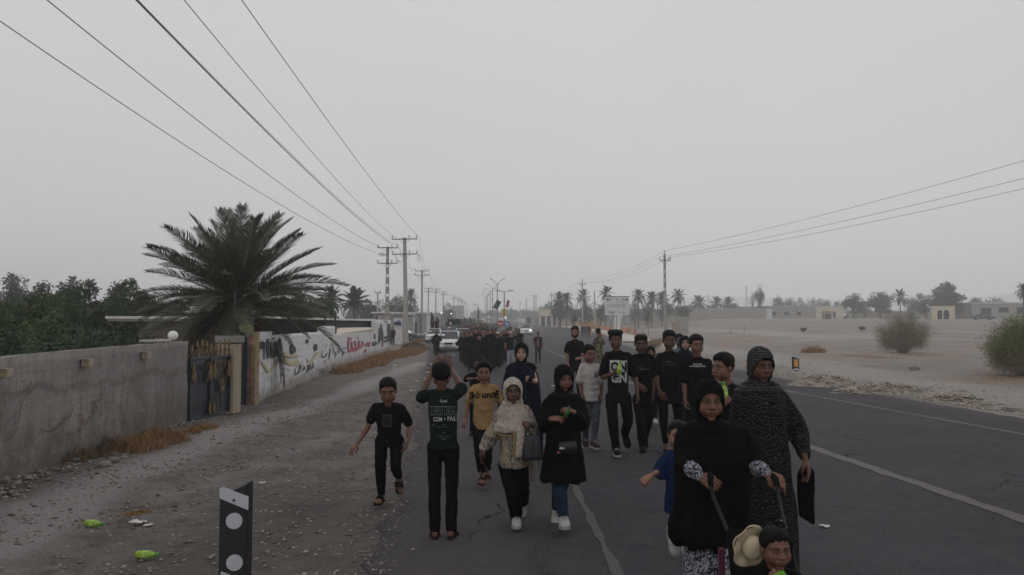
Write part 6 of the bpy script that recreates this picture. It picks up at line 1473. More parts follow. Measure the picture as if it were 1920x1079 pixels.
    def shirt(s, m, sleeves, hem=-.10, loose=.012, wr=(.007, (7, 7, 15)), name='shirt', seed=0, hemf=1.06, collar=None, sr_=.060, prof=None):
        """sleeves: list of point chains (shoulder, ..., end); radii grow to the cuff"""
        loose *= .6; b = MB(); rings = s.torso_rings(1., -9, prof or [(hem, hemf, .128), (hem * .3, .99, .122), (.2, .95, .116), (.5, .98, .122), (.78, 1.04, .122), (.90, 1.0, .104), (.985, .76, .082), (1.03, .46, .070)], dw=loose); loft(b, rings, 28)
        top = (s.sl + s.sr) / 2; limb(b, [s.sl.lerp(s.sr, .03), top + Vector((0, .01, .004)), s.sr.lerp(s.sl, .03)], [.046 * s.k + loose * .6, .056 * s.k + loose * .4, .046 * s.k + loose * .6]); nk = top.lerp(s.neck_top, .34); limb(b, [s.sl.lerp(s.sr, .2) + Vector((0, 0, .012)), nk, s.sr.lerp(s.sl, .2) + Vector((0, 0, .012))], [.03 * s.k, .056 * s.k, .03 * s.k])
        for ch, r1 in sleeves:
            n = len(ch); r0 = sr_ * s.k * .86; r1 *= .86; ch = [ch[0].lerp((s.sl + s.sr) / 2, .08)] + list(ch[1:]); limb(b, ch, [r0 + (r1 * s.k - r0) * i / (n - 1) for i in range(n)])
        o = s.make(name, b, m, wr=wr, seed=seed); s.shirt_o = o; return o
    def trousers(s, m, legs, wr=(.008, (8, 8, 13)), name='trousers', seed=1, waist=.06, r=(.098, .075, .058), tight=1.):
        b = MB(); rings = s.torso_rings(1., -9, [(-.12, .84, .108), (-.04, .90, .115), (waist, .86, .108)], dw=.004); loft(b, rings, 24); k = s.k * .84
        for hip, kn, an in legs:
            hip, kn, an = Vector(hip), Vector(kn), Vector(an); limb(b, [hip, kn, kn.lerp(an, .5), an], [r[0] * k * tight, r[1] * k * tight, (r[1] + r[2]) / 2 * k * tight, r[2] * k * tight])
        return s.make(name, b, m, wr=wr, seed=seed)
    # --- feet. toe: direction vector; up: sole normal
    def foot(s, an, toe, up=(0, 0, 1), style='sneaker', m=None, m2=None, size=1., L=.245):
        an = Vector(an); t = Vector(toe).normalized(); u = Vector(up); u = (u - t * u.dot(t)).normalized(); sd = t.cross(u); k = size * s.k; hgt = .075
        W = lambda a, b_, c: an + (t * a + sd * b_ + u * (c - hgt)) * k
        def ring(a, w_, z0, z1): return (W(a, 0, (z0 + z1) / 2), sd * w_ * k, u * (z1 - z0) / 2 * k)
        l = L / .245
        if style in ('sandal', 'bare', 'slide'):
            b = MB(); loft(b, [ring(-.058 * l, .016, .016, .05), ring(-.045 * l, .030, .012, .075), ring(0, .034, .012, .095), ring(.05 * l, .036, .012, .070), ring(.11 * l, .042, .012, .045), ring(.145 * l, .042, .012, .032)], 16, .85)
            for i in range(5):
                o_ = (-.034 + i * .017); ln = (.178 - abs(i - 1) * .010 - (.012 if i > 2 else 0)) * l; b.tube([W(.12 * l, o_, .022), W(ln, o_ * 1.05, .020)], [.0115 * k, (.0105 if i else .012) * k], 8); b.ball(W(ln, o_ * 1.05, .020), .0100 * k, 8)
            V, Fq, _n = remesh(b, .005, 2, .4); s.extra.append((V, Fq, {}))
            sb = MB(); 
            vs = []; out_ = [(-.075, .0), (-.06, .028), (0, .034), (.06, .040), (.12, .048), (.16, .044), (.188, .024), (.192, 0)]
            poly = [(a * l, b_) for a, b_ in out_] + [(a * l, -b_) for a, b_ in out_[::-1][1:-1]]
            sb.prism(poly, lambda a, b_: W(a, b_, -.008), lambda a, b_: W(a, b_, .014)); o = sb.build('sandal', m or m_blackc, s.root)
            if style != 'bare':
                st = MB()
                for a0, hh_ in ((.09, .058), (.06, .075)) if style == 'sandal' else ((.085, .060),):
                    n_ = 9; wv = .014 if style == 'sandal' else .034
                    for i in range(n_ - 1):
                        q = []
                        for j in (i, i + 1):
                            an_ = math.pi * j / (n_ - 1); q.append((math.cos(an_) * .048, .010 + math.sin(an_) * hh_ * .9))
                        st.add([W(a0 * l - wv, q[0][0], q[0][1]), W(a0 * l + wv, q[0][0], q[0][1] - .006), W(a0 * l + wv, q[1][0], q[1][1] - .006), W(a0 * l - wv, q[1][0], q[1][1])], [(0, 1, 2, 3)])
                oo = st.build('strap', m or m_blackc, s.root); md = oo.modifiers.new('t', 'SOLIDIFY'); md.thickness = .006; md.offset = 0
        else:
            b = MB(); loft(b, [ring(-.075 * l, .020, .006, .055), ring(-.062 * l, .036, .004, .088), ring(-.01 * l, .042, .004, .105), ring(.045 * l, .043, .004, .088), ring(.10 * l, .049, .004, .062), ring(.155 * l, .046, .004, .048), ring(.188 * l, .030, .006, .036), ring(.198 * l, .012, .010, .024)], 18, .8)
            s.make('shoe', b, m or m_blackc, vox=.007, sm=2)
            sb = MB(); out_ = [(-.080, .0), (-.068, .034), (0, .042), (.06, .044), (.12, .052), (.17, .044), (.196, .024), (.203, 0)]
            poly = [(a * l, b_) for a, b_ in out_] + [(a * l, -b_) for a, b_ in out_[::-1][1:-1]]
            sb.prism(poly, lambda a, b_: W(a, b_, -.010), lambda a, b_: W(a, b_, .016)); sb.build('sole', m2 or m or m_blackc, s.root)
            ls_ = MB()
            for i in range(3): ls_.tube([W((.05 + .024 * i) * l, -.024, .088 - .011 * i), W((.05 + .024 * i) * l, 0, .098 - .012 * i), W((.05 + .024 * i) * l, .024, .088 - .011 * i)], .004 * k, 5)
            ls_.build('laces', m2 or m or m_blackc, s.root)['kind'] = 'stuff'
    # --- robe from a silhouette: rows (py, px_left, px_right, depth half, dy)
    def robe(s, rows, m, extra=(), folds=.02, nf=9, vox=.014, name='robe', seed=0, wr=(.006, (6, 6, 10)), front=0.):
        b = MB(); rings = []
        for row in rows:
            py, a, c, dp = row[:4]; dy = row[4] if len(row) > 4 else 0; L_ = s.P(a, py, dy); R_ = s.P(c, py, dy); rings.append(((L_ + R_) / 2, (R_ - L_) / 2, Vector((0, dp, 0))))
        loft(b, rings, 32)
        for ch, rr in extra: limb(b, ch, rr)
        V, Fq, Nn = remesh(b, vox, 5); zt = rings[0][0].z; zb = rings[-1][0].z; t = np.clip((zt - V[:, 2]) / (zt - zb), 0, 1)
        cx = np.interp(-V[:, 2], [-r[0].z for r in rings], [r[0].x for r in rings]); cy = np.interp(-V[:, 2], [-r[0].z for r in rings], [r[0].y for r in rings])
        an = np.arctan2(V[:, 1] - cy, V[:, 0] - cx); ph = 1.3 * np.sin(t * 5 + seed) + 2.5 * vnoise(np.stack([an * 1.2, t * 2.5, an * 0 + seed], 1))
        dsp = folds * (t ** .8) * (np.sin(an * nf + ph) * .6 + np.sin(an * (nf * 1.7) + ph * 2 + 1) * .4)
        V = V + Nn * dsp[:, None]; V = wrinkle(V, Nn, *wr, seed=seed)
        me = bpy.data.meshes.new('m'); me.from_pydata(V.tolist(), [], Fq); me.materials.append(m); me.polygons.foreach_set('use_smooth', [True] * len(Fq)); me.update(); o = link(name, me, s.root); s.shirt_o = o; return o
    def finish(s, vox=None):
        """join the remeshed body with head and hands into the one body mesh"""
        parts = []
        if s.body.v: V, Fq, _n = remesh(s.body, vox or s.vox, 4); parts.append((V, Fq, {}))
        parts += s.extra; VV = []; FF = []; at_ = {'lip': [], 'brow': []}; n = 0
        for V, Fq, A in parts:
            VV.append(np.asarray(V)); FF += [tuple(int(i) + n for i in f) for f in Fq]
            for k in at_: at_[k].append(A.get(k, np.zeros(len(V))))
            n += len(V)
        me = bpy.data.meshes.new('m'); me.from_pydata(np.concatenate(VV).tolist(), [], FF); me.materials.append(s.skin); me.polygons.foreach_set('use_smooth', [True] * len(FF)); me.update()
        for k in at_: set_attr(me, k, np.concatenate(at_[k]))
        return link('body', me, s.root)
    # --- flat print pressed onto the cloth: 2D polygons in photo pixels, laid onto the mesh o
    def print_on(s, o, tris, m, name='print', off=.004):
        me = o.data; bv = BVHTree.FromPolygons([v.co[:] for v in me.vertices], [p.vertices[:] for p in me.polygons]); src = Vector((0, 0, CAMH)) - s.o
        V = []; Fq = []
        for poly in tris:
            q = []
            for px, py in poly:
                dr = rdir(px, py).normalized(); h = bv.ray_cast(src, dr)
                if h[0] is None: q = None; break
                q.append(tuple(h[0] - dr * off))
            if q: n = len(V); V += q; Fq.append(tuple(range(n, n + len(q))))
        if not V: return None
        me = bpy.data.meshes.new('m'); me.from_pydata(V, [], Fq); me.materials.append(m); me.update(); o2 = link(name, me, s.root); return o2
def text_tris(txt, px, py, wpx, hpx, bold=0., slant=0., cell=2.5, font=None, space=1.):
    """text as small triangles in photo pixels, centred at px,py, wpx wide and hpx tall"""
    cu = bpy.data.curves.new('t', 'FONT'); cu.body = txt; cu.size = 1; cu.resolution_u = 2; cu.offset = bold; cu.space_character = space; cu.fill_mode = 'FRONT'; cu.shear = slant
    V, Fq, _n = evaluate(bpy.data.objects.new('t', cu))
    if len(V) == 0: return []
    a, b = V.min(0), V.max(0); sx = wpx / (b[0] - a[0]); sy = hpx / (b[1] - a[1])
    U = np.stack([px + (V[:, 0] - (a[0] + b[0]) / 2) * sx, py - (V[:, 1] - (a[1] + b[1]) / 2) * sy], 1); out_ = []
    def split(t):
        l = [math.dist(t[i], t[(i + 1) % 3]) for i in range(3)]; m = max(l)
        if m < cell: out_.append(t); return
        i = l.index(m); p, q, r = t[i], t[(i + 1) % 3], t[(i + 2) % 3]; c = ((p[0] + q[0]) / 2, (p[1] + q[1]) / 2); split((p, c, r)); split((c, q, r))
    for f in Fq:
        for i in range(1, len(f) - 1): split((tuple(U[f[0]]), tuple(U[f[i]]), tuple(U[f[i + 1]])))
    return out_
def rect_tris(x0, y0, x1, y1, n=8, rough=0., seed=0, skew=0.):
    r = random.Random(seed); G_ = [[(x0 + (x1 - x0) * i / n + (r.uniform(-rough, rough) if i in (0, n) else 0) + skew * k / n, y0 + (y1 - y0) * k / n + (r.uniform(-rough, rough) if k in (0, n) else 0)) for k in range(n + 1)] for i in range(n + 1)]
    return [(G_[i][k], G_[i + 1][k], G_[i + 1][k + 1], G_[i][k + 1]) for i in range(n) for k in range(n)]
# ------------------------------------------------------------------ the people in front, one by one
GB = 'people walking along the road in front'
m_white_c = cloth('white_tee_cloth', (.40, .355, .35), .05, scale=6); m_jean = cloth('grey_blue_denim', (.075, .085, .105), .3, scale=12); m_jeanb = cloth('blue_denim', (.024, .042, .075), .35, scale=14)
m_green_c = cloth('dark_green_cloth', (.0075, .013, .0105)); m_mustard = cloth('mustard_cloth', (.27, .165, .08), .2, scale=7); m_cream_knit = cloth('cream_knit', (.36, .315, .28), .25, scale=45, bump=.006, bscale=90)
m_brownsand = cloth('brown_leather', (.028, .016, .013), .3, rough=.6); m_wshoe = cloth('white_shoe', (.42, .41, .41), .12, rough=.6); m_wsole = cloth('grey_rubber', (.30, .29, .28), .1); m_dshoe = cloth('dark_shoe', (.010, .009, .010), .2, rough=.6)
m_print_w = cloth('white_print', (.40, .40, .41), .25, scale=60); m_print_g = cloth('grey_print', (.14, .15, .16), .3, scale=50); m_print_dim = cloth('dim_print', (.035, .035, .036), .2)
m_blue_c = cloth('blue_cloth', (.010, .020, .062)); m_khaki = cloth('camouflage_cloth', (.06, .05, .035), c2=(.15, .125, .085), scale=9, thr=(.47, .53))
def V3(*a): return Vector(a)
def two_tone(name, a, b, scale, thr, typ='noise', dist=0., stretch=(1, 1, 1), c3=None):
    m, t, p, co = new_mat(name, .9); mp_ = t.nodes.new('ShaderNodeMapping'); mp_.inputs['Scale'].default_value = stretch; t.links.new(co, mp_.inputs[0])
    if typ == 'noise': f = noise(t, mp_.outputs[0], scale, 3, .6, dist)
    elif typ == 'wave':
        wv = t.nodes.new('ShaderNodeTexWave'); wv.inputs['Scale'].default_value = scale; wv.inputs['Distortion'].default_value = dist; wv.inputs['Detail'].default_value = 3; wv.inputs['Detail Scale'].default_value = 1.6; wv.bands_direction = 'Z'; t.links.new(mp_.outputs[0], wv.inputs['Vector']); f = wv.outputs['Fac']
    else:
        vo = t.nodes.new('ShaderNodeTexVoronoi'); vo.inputs['Scale'].default_value = scale; vo.feature = 'DISTANCE_TO_EDGE' if typ == 'cells' else 'F1'; t.links.new(mp_.outputs[0], vo.inputs['Vector']); f = vo.outputs['Distance']
    c = mixc(t, rng_map(t, f, thr[0], thr[1]), a, b)
    if c3: c = mixc(t, rng_map(t, noise(t, co, scale * .6, 3), .5, .6), c, c3)
    t.links.new(c, p.inputs['Base Color']); bumpn(t, p, noise(t, co, 300, 2), .001); return m
m_floral = two_tone('floral_cotton', (.014, .015, .024), (.30, .30, .35), 46, (.46, .56), dist=1.5)
m_zebra = two_tone('striped_crepe', (.0045, .0045, .005), (.052, .050, .054), 14.5, (.82, .97), 'wave', 14., stretch=(1.3, 1.3, .8))
m_zebra_h = two_tone('striped_scarf', (.007, .007, .008), (.085, .082, .086), 34, (.66, .95), 'wave', 9., stretch=(1.5, 1.5, .5))
m_blouse = two_tone('printed_blouse', (.33, .29, .25), (.07, .05, .045), 24, (.48, .54), dist=2.5, stretch=(1.6, 1.6, .7), c3=(.30, .24, .17))

# 1. boy stepping in from the left, all in black
p = Person(7.84, 'boy in black tee and trousers stepping forward on the dirt verge, arm out', 'brown', 'male', 1.50, GB, 722)
p.head(727.6, 712.5, 754.5, yaw=6, pitch=14, roll=-2, dy=-.12, hair='short', hairtop=.020)
sl, sr = p.P(703, 764, -.02), p.P(754, 765, -.02); hl, hr = p.P(716, 826, .03), p.P(745, 826, .03)
p.torso(hl, hr, sl, sr)
el, wl = p.P(690, 800, -.03), p.P(671, 831, -.12); er, wr_ = p.P(769, 800, .05), p.P(765, 826, -.06)
p.arm(sl, el, wl); p.arm(sr, er, wr_)
p.hand(wl, p.P(656, 847, -.16) - wl, (-.6, -.5, .6), -1, curls=[.35, .2, .45, .5], size=1.05, spread=.16); p.hand(wr_, p.P(759, 845, -.1) - wr_, (1, .1, .1), 1, curl=.25, size=1.0)
kl, al = p.P(713, 875, -.08), p.P(715, 927, .02); kr, ar = p.P(741, 873, -.18), p.P(747, 894, .20)
p.leg(hl, kl, al); p.leg(hr, kr, ar)
p.shirt(m_blackc2, [([sl, sl.lerp(el, .35), sl.lerp(el, .62)], .070), ([sr, sr.lerp(er, .4), sr.lerp(er, .80)], .066)], hem=-.12, seed=2)
p.trousers(m_blackc, [(hl, kl, al + V3(0, 0, .015)), (hr, kr, ar + V3(0, -.03, .02))], seed=3)
p.foot(al, (-.12, -1, 0), style='sandal', m=m_dshoe, size=1.05); p.foot(ar, (.05, -.35, -.94), (0, -.94, .35), style='slide', m=m_dshoe)
p.print_on(p.shirt_o, rect_tris(717, 777, 735, 801, 6), m_print_dim); p.print_on(p.shirt_o, text_tris('B', 726, 789, 9, 16), m_blackc, off=.007); p.finish()

# 2. boy with his back to us, photographing
p = Person(6.66, 'boy seen from behind in dark green printed tee, holding a phone up', 'dark', 'male', 1.50, GB, 830)
p.head(827.5, 681, 724, yaw=180, pitch=-4, dy=-.02, hair='short', hairtop=.014, wide=1.10)
sl, sr = p.P(803, 741, 0), p.P(857, 740, 0); hl, hr = p.P(816, 836, -.02), p.P(847, 836, -.02)
p.torso(hl, hr, sl, sr); el, wl = p.P(789, 745, .14), p.P(812, 693, .34); er, wr_ = p.P(866, 729, .15), p.P(845, 691, .36)
p.arm(sl, el, wl, (.046, .040, .037, .026)); p.arm(sr, er, wr_, (.046, .040, .037, .026))
p.hand(wl, (.35, .1, 1), (-.6, -.75, .1), -1, curl=.55); p.hand(wr_, (-.28, .05, 1), (.6, -.75, .1), 1, curls=[.25, .5, .6, .7])
kl, al = p.P(814.5, 921, -.03), p.P(815.5, 996, 0); kr, ar = p.P(847, 921, -.03), p.P(846, 995, 0)
p.leg(hl, kl, al); p.leg(hr, kr, ar)
p.shirt(m_green_c, [([sl, sl.lerp(el, .5), sl.lerp(el, .85)], .078), ([sr, sr.lerp(er, .5), sr.lerp(er, .95)], .078)], hem=-.05, hemf=1.14, loose=.020, seed=5, wr=(.008, (6, 6, 13)))
p.trousers(m_blackc2, [(hl, kl, al + V3(0, 0, .02)), (hr, kr, ar + V3(0, 0, .02))], r=(.092, .072, .066), seed=6)
p.foot(al + V3(0, 0, .01), (-.10, 1, 0), style='sandal', m=m_brownsand); p.foot(ar + V3(0, 0, .01), (.14, 1, 0), style='sandal', m=m_brownsand)
so_ = p.shirt_o
p.print_on(so_, text_tris('COM', 820.5, 786.5, 16, 8.5, bold=.02), m_print_w); p.print_on(so_, text_tris('PAS', 846.5, 785.5, 15, 8.5, bold=.02), m_print_w)
st_ = [((833.5, 786), (833.5 + 3.6 * math.cos(a), 786 + 3.6 * math.sin(a)), (833.5 + 1.4 * math.cos(a + .4), 786 + 1.4 * math.sin(a + .4))) for a in np.arange(0, 6.28, .785)]; p.print_on(so_, st_, m_print_w)
p.print_on(so_, text_tris('Capital', 832, 753, 14, 7, slant=.3, bold=.01), m_print_w)
p.print_on(so_, text_tris('TERRITORIAL', 831, 770, 50, 17, bold=-.012), m_print_g)
p.print_on(so_, rect_tris(806, 762.4, 858, 763.2, 14), m_print_g); p.print_on(so_, rect_tris(806, 778.2, 858, 779, 14), m_print_g)
for tx, a, c, w_, h_ in (('Expedition', 832, 801, 28, 2.6), ('N', 832, 796.5, 4, 2.4), ('A', 832, 811, 4, 3.5), ('exploration', 832, 819, 24, 3.4), ('outdoor', 832, 823.5, 10, 1.6), ('W', 812, 797, 5, 3)): p.print_on(so_, text_tris(tx, a, c, w_, h_), m_print_g if tx != 'outdoor' else m_print_w)
p.finish()
ph = empty('phone', p.P(828, 670, .42) + p.o, 0, 'phone in a dark case held up by the boy in the green tee', 'phone'); sc_ = 6.66 * 1.06 / F
MB().box((0, 0, 0), (16.5 * sc_, .012, 25 * sc_)).build('case', mat('dark_case', (.035, .025, .028), rough=.5), ph)
MB().box((0, -.008, -.004), (14.0 * sc_, .003, 17 * sc_)).build('screen', mat('phone_screen', (.16, .13, .125), rough=.25, scale=30), ph)

# 3. boy almost hidden behind the boy in mustard
p = Person(12.6, 'boy in black with bent arm mostly hidden behind the boy in the mustard tee', 'brown', 'male', 1.35, GB, 886)
p.head(900, 672, 698, yaw=-20, hair='short', res=(48, 36)); sl, sr = p.P(880, 704), p.P(912, 704); hl, hr = p.P(888, 750), p.P(904, 750); p.torso(hl, hr, sl, sr)
el, wl = p.P(872, 712, .02), p.P(893, 710, -.18); er, wr_ = p.P(915, 726), p.P(914, 745); p.arm(sl, el, wl); p.arm(sr, er, wr_); p.hand(wl, (1, -.1, 0), (0, -1, 0), 1, curl=.5); p.hand(wr_, (0, 0, -1), (1, 0, 0), 1)
kl, al = p.P(886, 782), p.P(885, 808); kr, ar = p.P(903, 782), p.P(904, 806); p.leg(hl, kl, al); p.leg(hr, kr, ar)
p.shirt(m_blackc, [([sl, sl.lerp(el, .7), el.lerp(wl, .1)], .075), ([sr, er], .06)], loose=.016); p.trousers(m_blackc2, [(hl, kl, al), (hr, kr, ar)]); p.foot(al, (0, -1, 0), m=m_dshoe); p.foot(ar, (0, -1, 0), m=m_dshoe); p.finish(.014)

# 4. boy in mustard tee
p = Person(8.65, 'boy in mustard tee with bold black lettering across the chest', 'brown', 'male', 1.40, GB, 906)
p.head(907, 681, 716.5, yaw=4, pitch=4, dy=-.03, hair='curly', hairtop=.022)
sl, sr = p.P(888, 728), p.P(929, 728); hl, hr = p.P(895, 796, .03), p.P(917, 796, .03); p.torso(hl, hr, sl, sr)
el, wl = p.P(877.5, 758, .03), p.P(873, 785, -.04); er, wr_ = p.P(938, 757, .05), p.P(932, 780, .14); p.arm(sl, el, wl); p.arm(sr, er, wr_)
p.hand(wl, p.P(867, 801, -.10) - wl, (-.7, -.5, .4), -1, curls=[.3, .4, .5, .5], spread=.15); p.hand(wr_, (-.1, .2, -1), (1, 0, 0), 1)
kl, al = p.P(899, 847, -.12), p.P(903, 893, 0); kr, ar = p.P(914, 847, .08), p.P(913, 885, .42); p.leg(hl, kl, al); p.leg(hr, kr, ar)
p.shirt(m_mustard, [([sl, sl.lerp(el, .5), sl.lerp(el, .78)], .072), ([sr, sr.lerp(er, .5), sr.lerp(er, .78)], .072)], hem=-.10, hemf=1.15, loose=.018, seed=9, wr=(.011, (6, 6, 11)))
p.trousers(m_blackc2, [(hl, kl, al + V3(0, 0, .07)), (hr, kr, ar + V3(0, 0, .05))], r=(.10, .082, .072), seed=10)
p.foot(al, (.02, -1, -.02), style='sandal', m=m_brownsand, size=1.05); p.foot(ar, (.1, -.6, -.75), (0, -.8, .6), style='sandal', m=m_brownsand)
p.print_on(p.shirt_o, text_tris('kō', 892.5, 741, 14, 13, bold=.03), m_blackc); p.print_on(p.shirt_o, text_tris('un', 912, 742.5, 17, 9.5, bold=.03), m_blackc); p.print_on(p.shirt_o, text_tris('o', 925.5, 741, 8, 11, bold=.03), m_blackc)
p.print_on(p.shirt_o, text_tris('3S', 883, 742, 7, 15, bold=.03), m_blackc); p.print_on(p.shirt_o, text_tris('fE', 932.5, 740, 7, 16, bold=.03), m_blackc); p.finish()

# 5. woman in the navy chador
p = Person(10.2, 'older woman in a long navy chador and black scarf holding a phone at her waist', 'light', 'female', 1.62, GB, 978)
p.head(978, 646, 676.5, yaw=-4, pitch=2, hair=None)
p.scarf(m_blackc2, th=.018, w_=.066, top=.064, bot=-.106, drape=[(978, 681, .15, .12, .02), (978, 692, .22, .13, .03)])
p.robe([(678, 968, 988, .10, .02), (682, 958, 996, .13, .02), (690, 950, 1003, .15, .02), (705, 945, 1009, .18, .02), (725, 941, 1012, .20, .02), (745, 941, 1014, .20, .02), (790, 945, 1017, .22), (860, 948, 1016, .26)], m_navy, folds=.03, nf=8, seed=3, name='chador', vox=.018)
er, wr_ = p.P(1000, 722, -.12), p.P(1002, 716, -.26); p.hand(wr_, (-.8, -.25, .15), (.1, -.6, -.6), 1, curls=[.8, .8, .9, .9], size=1.05); limb(p.body, [p.neck_top, p.P(978, 688, .02), p.P(996, 692, .02), p.P(1004, 716, -.08), wr_], [.05, .06, .05, .036, .028])
o = MB().box((0, 0, 0), (.05, .02, .11)).build('hand_phone', m_dshoe); o.location = p.P(994.5, 712, -.31) + p.o; o.rotation_euler = (R(20), R(25), 0); tag(o, 'black phone in the hand of the woman in the navy chador', 'phone')
for a, c, s_ in ((986.5, 681, 2.1), (996, 697, 2.2), (955, 684, 1.8), (977.5, 723, 2.2), (986, 745, 2), (960, 705, 1.5)):
    p.print_on(p.shirt_o, [((a, c), (a + s_ * math.cos(t), c + s_ * math.sin(t)), (a + s_ * .4 * math.cos(t + .6), c + s_ * .4 * math.sin(t + .6))) for t in np.arange(0, 6.28, 1.05)], cloth('embroidery', (.16, .16, .19), .2), 'embroidered_flower', .006)
p.finish(.012)

# 6. girl in the cream shawl
p = Person(7.0, 'girl in cream knitted headscarf and shawl over a patterned blouse', 'dark', 'child', 1.33, GB, 964)
p.head(961.5, 712, 756, yaw=4, pitch=2, dy=-.04, hair=None); p.hair('short', .004)
p.scarf(m_cream_knit, th=.014, w_=.066, top=.068, bot=-.103, amp=.005)
b = MB(); P = p.P
def ringp(py, a, c, dp, dy=0.): L_, R_ = P(a, py, dy), P(c, py, dy); return ((L_ + R_) / 2, (R_ - L_) / 2, V3(0, dp, 0))
loft(b, [ringp(744, 946, 977, .085), ringp(756, 943, 981, .105), ringp(768, 937, 987, .125), ringp(782, 931, 995, .14), ringp(796, 926, 1000, .15), ringp(809, 922, 1002, .155)], 30)
V_, F_, N_ = remesh(b, .009, 4); an_ = np.arctan2(V_[:, 1], V_[:, 0] - p.P(961, 780).x); V_ = wrinkle(V_, N_, .020, (5, 5, 17), 4)
me = bpy.data.meshes.new('m'); me.from_pydata(V_.tolist(), [], F_); me.materials.append(m_cream_knit); me.polygons.foreach_set('use_smooth', [True] * len(F_)); shawl = link('shawl', me, p.root)
b = MB(); loft(b, [ringp(800, 968, 986, .03, -.15), ringp(830, 966, 985, .028, -.17), ringp(858, 964, 983, .024, -.17)], 16); p.make('shawl_end', b, m_cream_knit, wr=(.006, (14, 14, 8)))
b = MB(); loft(b, [ringp(812, 962.5, 967.5, .014, -.17), ringp(855, 961, 966, .012, -.185)], 10); p.make('mustard_border', b, cloth('mustard_edge', (.25, .17, .075)), vox=.006, wr=(.003, (14, 14, 8)))
b = MB(); b.tube([P(a, c, dy) for a, c, dy in ((921, 808, -.02), (932, 814, -.12), (945, 817, -.155), (962, 817, -.165), (980, 815, -.155))], .006, 6); b.build('mustard_hem', _M['mustard_edge'], p.root)
b = MB(); loft(b, [ringp(850, 993, 1006, .02, .12), ringp(885, 994, 1007, .02, .12), ringp(903, 993, 1000, .015, .12)], 12); p.make('shawl_tail', b, m_cream_knit, wr=(.006, (14, 14, 8)))
sl, sr = P(943, 770), P(985, 770); hl, hr = P(949, 872, .02), P(975, 872, .02); p.torso(hl, hr, sl, sr, f=.9)
el, wl = P(924, 818, .0), P(905, 842, -.06); er, wr_ = P(1003, 812, .02), P(999, 797, -.14)
p.arm(sl, el, wl); p.arm(sr, er, wr_); p.hand(wl, P(898, 872, -.04) - wl, (-1, -.2, 0), -1, curl=.25, size=1.08); p.hand(wr_, (-.7, -.55, .2), (.2, -.7, .7), 1, curls=[.9, 1, 1, 1.1], size=1.05)
b = MB(); loft(b, [ringp(775, 942, 986, .10), ringp(812, 939, 992, .12), ringp(840, 937, 993, .13), ringp(868, 936, 992, .135), ringp(875, 938, 990, .132)], 26)
limb(b, [sl, P(930, 806), P(919, 822, -.02), P(911, 834, -.04)], [.055, .068, .070, .058]); limb(b, [sr, P(1001, 806), P(1002, 806, -.08)], [.05, .055, .05]); p.make('blouse', b, m_blouse, wr=(.009, (7, 7, 12)), seed=12)
b = MB(); limb(b, [P(910.5, 834.5, -.04), P(907.5, 838, -.05)], [.050, .047]); p.make('cuff', b, cloth('pale_cuff', (.45, .43, .42)), vox=.007)
kl, al = P(962, 924, -.14), P(968, 966, -.02); kr, ar = P(979, 915, .02), P(980, 940, .38); p.leg(hl, kl, al); p.leg(hr, kr, ar)
p.trousers(m_blackc, [(hl, kl, al), (hr, kr, ar)], r=(.115, .105, .088), seed=13); p.foot(al + V3(0, 0, -.01), (.02, -1, 0), m=m_wshoe, m2=m_wsole, size=1.12); p.foot(ar, (0, -.3, -1), (0, -1, .3), m=m_wshoe, m2=m_wsole)
p.finish()
bg_ = empty('handbag', P(999, 862, -.22) + p.o, 0, 'dark blue grey handbag hanging from the arm of the girl in the cream shawl', 'handbag'); k_ = 6.8 / F; m_bag = mat('dark_bag_leather', (.012, .013, .018), rough=.5, scale=20, spec=.4)
b = MB(); loft(b, [(V3(0, 0, 0), V3(20.5 * k_, 0, 0), V3(0, .05, 0)), (V3(0, 0, 8 * k_), V3(20 * k_, 0, 0), V3(0, .055, 0)), (V3(0, 0, 28 * k_), V3(17.5 * k_, 0, 0), V3(0, .045, 0)), (V3(0, 0, 41 * k_), V3(14 * k_, 0, 0), V3(0, .03, 0)), (V3(0, 0, 46 * k_), V3(10.5 * k_, 0, 0), V3(0, .014, 0))], 24, .55)
V_, F_, N_ = remesh(b, .007, 3); me = bpy.data.meshes.new('m'); me.from_pydata(V_.tolist(), [], F_); me.materials.append(m_bag); me.polygons.foreach_set('use_smooth', [True] * len(F_)); link('bag_body', me, bg_)
MB().tube([(-9 * k_, 0, 44 * k_), (-8 * k_, 0, 58 * k_), (-3 * k_, .02, 68 * k_), (3 * k_, .02, 68 * k_), (8 * k_, 0, 58 * k_), (9 * k_, 0, 44 * k_)], .007, 6).build('handle', m_bag, bg_)
MB().tube([(0, -.035, 8 * k_), (0, -.056, 20 * k_), (0, -.04, 36 * k_)], .004, 5).build('seam', m_bag, bg_)
MB().ball((-9 * k_, -.01, 47 * k_), .009, 8).build('ring', mat('bright_metal', (.5, .5, .5), rough=.3, metal=.8), bg_)

# 7. girl in the black coat and hijab
p = Person(6.85, 'girl in flared black coat and headscarf holding a small green bottle', 'brown', 'child', 1.44, GB, 1056); P = p.P
p.head(1057, 688, 730, yaw=18, pitch=12, dy=-.04, hair=None)
p.scarf(m_blackc2, th=.016, w_=.066, top=.058, bot=-.108, drape=[(1056, 738, .12, .11, .0), (1056, 748, .15, .12, .0)])
sl, sr = P(1032, 752), P(1082, 752); hl, hr = P(1042, 855, .02), P(1070, 855, .02)
el, wl = P(1020, 797, -.02), P(1032, 786, -.22); er, wr_ = P(1090, 797, -.02), P(1077, 773, -.20)
p.arm(sl, el, wl); p.arm(sr, er, wr_); p.hand(wl, (1, -.12, .05), (0, -.5, .85), -1, curls=[.55, .65, .8, .8], size=1.08); p.hand(wr_, (-1, -.1, .35), (.1, -.3, .95), 1, curls=[.7, .6, .6, .6], size=1.05)
